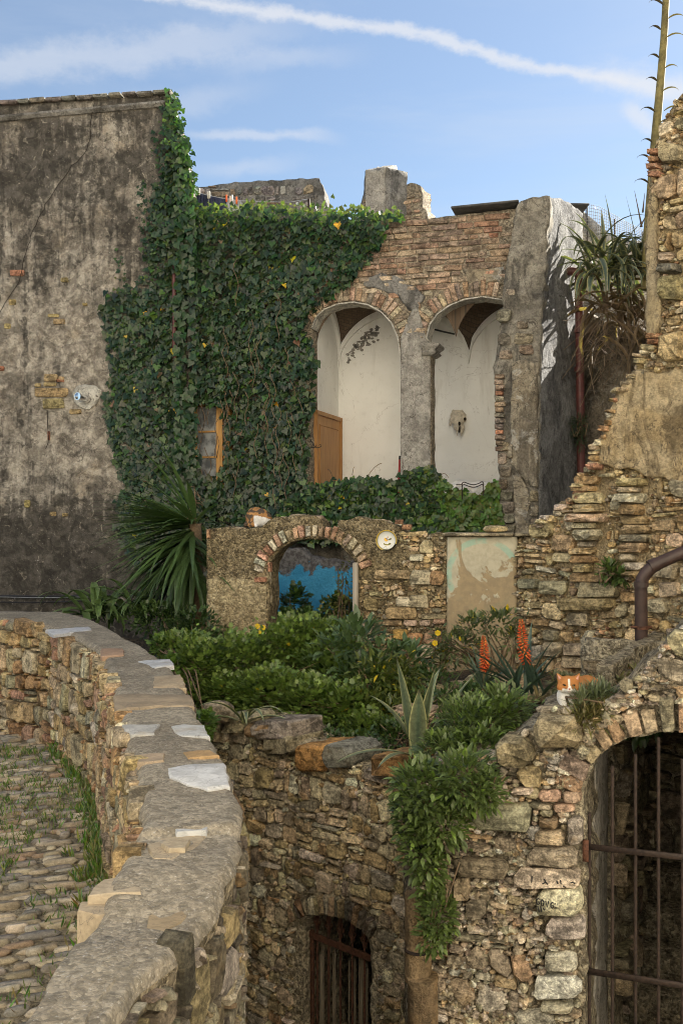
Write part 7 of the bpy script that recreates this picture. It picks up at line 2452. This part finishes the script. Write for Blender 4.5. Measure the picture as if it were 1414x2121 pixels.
# aloes with orange spikes
al = P(1090, 1440, 6.5)
L = []
for k in range(16):
    az = math.radians(rng.uniform(0, 360)); el = math.radians(rng.uniform(25, 75)); g = rng.uniform(.85, 1.2)
    L.append(blade(al + Vector((rng.uniform(-.12, .12), rng.uniform(-.05, .05), 0)), dirv(az, el), rng.uniform(.30, .48), rng.uniform(.035, .05), rng.uniform(.1, .7), (.055 * g, .095 * g, .07 * g), (.09 * g, .13 * g, .09 * g), .5, 8, 0, .25))
for d, l in ((Vector((-.75, -.3, .75)), .62), (Vector((-.6, -.5, .5)), .6), (Vector((.30, -.1, 1)), .45), (Vector((.05, .1, 1)), .5), (Vector((-.95, -.2, .6)), .5)):
    L.append(blade(al, d, l, .05, .5, (.06, .10, .075), (.09, .13, .09), .5, 9, 0, .25))
aloe = rosette('aloe', 'grey green aloe clump with orange flower spike beside the ginger cat', 'aloe', al, al, L)
al2 = P(1000, 1430, 7.0)
L = []
for k in range(14):
    az = math.radians(rng.uniform(0, 360)); el = math.radians(rng.uniform(35, 80)); g = rng.uniform(.85, 1.2)
    L.append(blade(al2, dirv(az, el), rng.uniform(.22, .36), .035, rng.uniform(.1, .6), (.07 * g, .105 * g, .07 * g), (.10 * g, .14 * g, .09 * g), .5, 7, 0, .25))
aloe2 = rosette('aloe', 'smaller aloe clump with orange flower spike behind the hanging bush', 'aloe', al2, al2, L)


def flower_spike(parent, pts, top_frac, r0):
    q = [P(x, y, d) for x, y, d in pts]; m = 14
    path_ = []
    for i in range(len(q) - 1):
        for k in range(m): path_.append(q[i].lerp(q[i + 1], k / m))
    path_.append(q[-1])
    V, Fc = tube(path_, [.011] * (len(path_) - 10) + [.007] * 10, 7); stalk = build('flower_stalk', V, Fc, mat_plain('aloe_stalk', (.16, .13, .06), .8, .2, 0, .3, 30, 0), parent, smooth_angle=60)
    cum = [0]
    for a, b in zip(path_[:-1], path_[1:]): cum.append(cum[-1] + (b - a).length)
    tot = cum[-1]; items = []
    for k in range(105):
        t = lerp(1 - top_frac, 1.0, k / 105.0); s = t * tot
        i = next(j for j in range(len(cum) - 1) if cum[j + 1] >= s - 1e-9); c = path_[i].lerp(path_[i + 1], (s - cum[i]) / max(1e-6, cum[i + 1] - cum[i]))
        f = (t - (1 - top_frac)) / top_frac
        a = k * 2.399; rr = r0 * (1 - f) ** .7 * (.55 + .45 * min(1, f * 5)) + .008
        d = Vector((math.cos(a), math.sin(a), -.9 + 1.7 * f)).normalized()
        e = c + d * rr * 1.5
        V, Fc = tube([c, c.lerp(e, .5), e], [.002, .0062 * (1.1 - .5 * f), .0036], 6)
        col = (.52, .085, .025) if f < .85 else (.36, .09, .03)
        if rng.random() < .25: col = (.72, .20, .05)
        if rng.random() < .12 and f < .3: col = (.22, .07, .04)
        items.append((V, Fc, jitter_col(col, rng)))
    o = join('flower_spike', items, M_COLR, stalk, stuff=False)


flower_spike(aloe, [(1112, 1440, 6.5), (1100, 1400, 6.5), (1090, 1375, 6.48), (1082, 1330, 6.45), (1078, 1284, 6.42)], .56, .029)
flower_spike(aloe2, [(1000, 1430, 7.0), (1003, 1400, 6.98), (1003, 1360, 6.95), (1001, 1318, 6.92)], .62, .026)

# agaves hanging from the bank at the upper right
GE, GM = (.42, .38, .17), (.060, .095, .070)
L = []
cA = P(1262, 560, 12.35)
for k in range(150):
    c = cA + Vector((rng.uniform(-.28, .50), rng.uniform(-.1, .35), rng.uniform(-.15, .22)))
    az = math.radians(rng.uniform(0, 360)); el = math.radians(rng.uniform(-20, 70)); g = rng.uniform(.8, 1.2)
    d = dirv(az, el); d.y -= .3
    L.append(blade(c, d, rng.uniform(.45, .95), rng.uniform(.05, .085), rng.uniform(1.2, 3.0), tuple(x * g for x in GM), tuple(x * g for x in GE), .35, 11, rng.uniform(-.3, .3), .4, edge_w=.66))
for (x, y, d, l, w, b) in ((1268, 520, Vector((-.10, 0, 1)), .72, .07, .12), (1250, 520, Vector((-.04, 0, 1)), .52, .055, .08), (1230, 530, Vector((-.15, 0, 1)), .62, .08, .9), (1215, 560, Vector((-.3, 0, 1)), .6, .075, .5), (1320, 520, Vector((-.2, 0, 1)), .7, .03, .05), (1328, 520, Vector((.12, 0, 1)), .75, .025, .05), (1290, 510, Vector((.5, 0, .8)), .45, .06, .4)):
    L.append(blade(P(x, y, 12.3), d, l, w, b, GM, GE, .4, 10, 0, .3, (.05, .04, .03), edge_w=.66))
agv = rosette('hanging_agave', 'tangle of variegated agaves drooping over the stained wall beside the tall ruin', 'agave', P(1270, 690, 12.75), cA, L)
for k in range(58):
    c = P(rng.uniform(1225, 1342), rng.uniform(590, 700), 12.25 + rng.uniform(-.1, .3)); g = rng.uniform(.6, 1.3)
    V, Fc, C = blade(c, Vector((rng.uniform(-.6, .6), rng.uniform(-.6, .2), rng.uniform(-.5, .5))), rng.uniform(.35, .85), rng.uniform(.035, .08), rng.uniform(1.0, 2.4), (.17 * g, .115 * g, .07 * g), (.24 * g, .17 * g, .10 * g), .8, 9, rng.uniform(-1, 1), .5)
    build('dead_leaf', V, Fc, M_DRYL, agv, cols=C)
items = []
for k in range(240):
    c = P(rng.uniform(1215, 1345), rng.uniform(600, 760), 12.2 + rng.uniform(-.1, .35)); d = Vector((rng.uniform(-.4, .4), rng.uniform(-.2, .2), rng.uniform(-.5, .1)))
    V, Fc = tube([c, c + d * .5 + Vector((0, 0, .03)), c + d], .0035, 4, False); items.append((V, Fc, jitter_col((.20, .15, .10), rng)))
join('dry_strands', items, M_COLR, agv, stuff=True)
# flowering mast of an agave
ms = thing('agave_mast', 'tall bare agave flower mast rising past the top of the ruin', 'flower mast', P(1335, 560, 12.2))
mp_ = [P(x, y, 12.2) for x, y in ((1338, 600), (1344, 470), (1350, 380), (1356, 290), (1366, 180), (1374, 80), (1379, -20), (1384, -110))]
V, Fc = tube(mp_, [.075, .07, .062, .056, .05, .045, .042, .04], 12); build('stalk', V, Fc, mat_plain('mast_skin', (.20, .165, .06), .6, .3, 0, .4, 9, .1), ms, smooth_angle=50)
for k, (x, y, s) in enumerate(((1375, 10, -1), (1378, 40, 1), (1370, 62, -1), (1374, 80, 1), (1366, 120, -1), (1372, 142, 1), (1362, 168, -1), (1367, 190, 1), (1358, 232, -1), (1361, 256, 1), (1352, 295, -1), (1349, 330, -1), (1345, 380, -1), (1371, 230, 1))):
    c = P(x, y, 12.12); V, Fc, C = blade(c + Vector((s * .02, 0, 0)), Vector((s * .9, -.3, .5)), rng.uniform(.16, .26), .05, 2.0, (.10, .075, .05), None, .5, 7, 0, .2)
    build('bract', V, Fc, M_DRYL, ms, cols=C)
for (x0, y0, x1, y1) in ((1328, 470, 1313, 395), (1330, 440, 1334, 400), (1325, 470, 1340, 440)):
    V, Fc = tube([P(x0, y0, 12.3), P(x1, y1, 12.3)], [.012, .002], 6); build('spine_leaf', V, Fc, M_TWIG, ms)
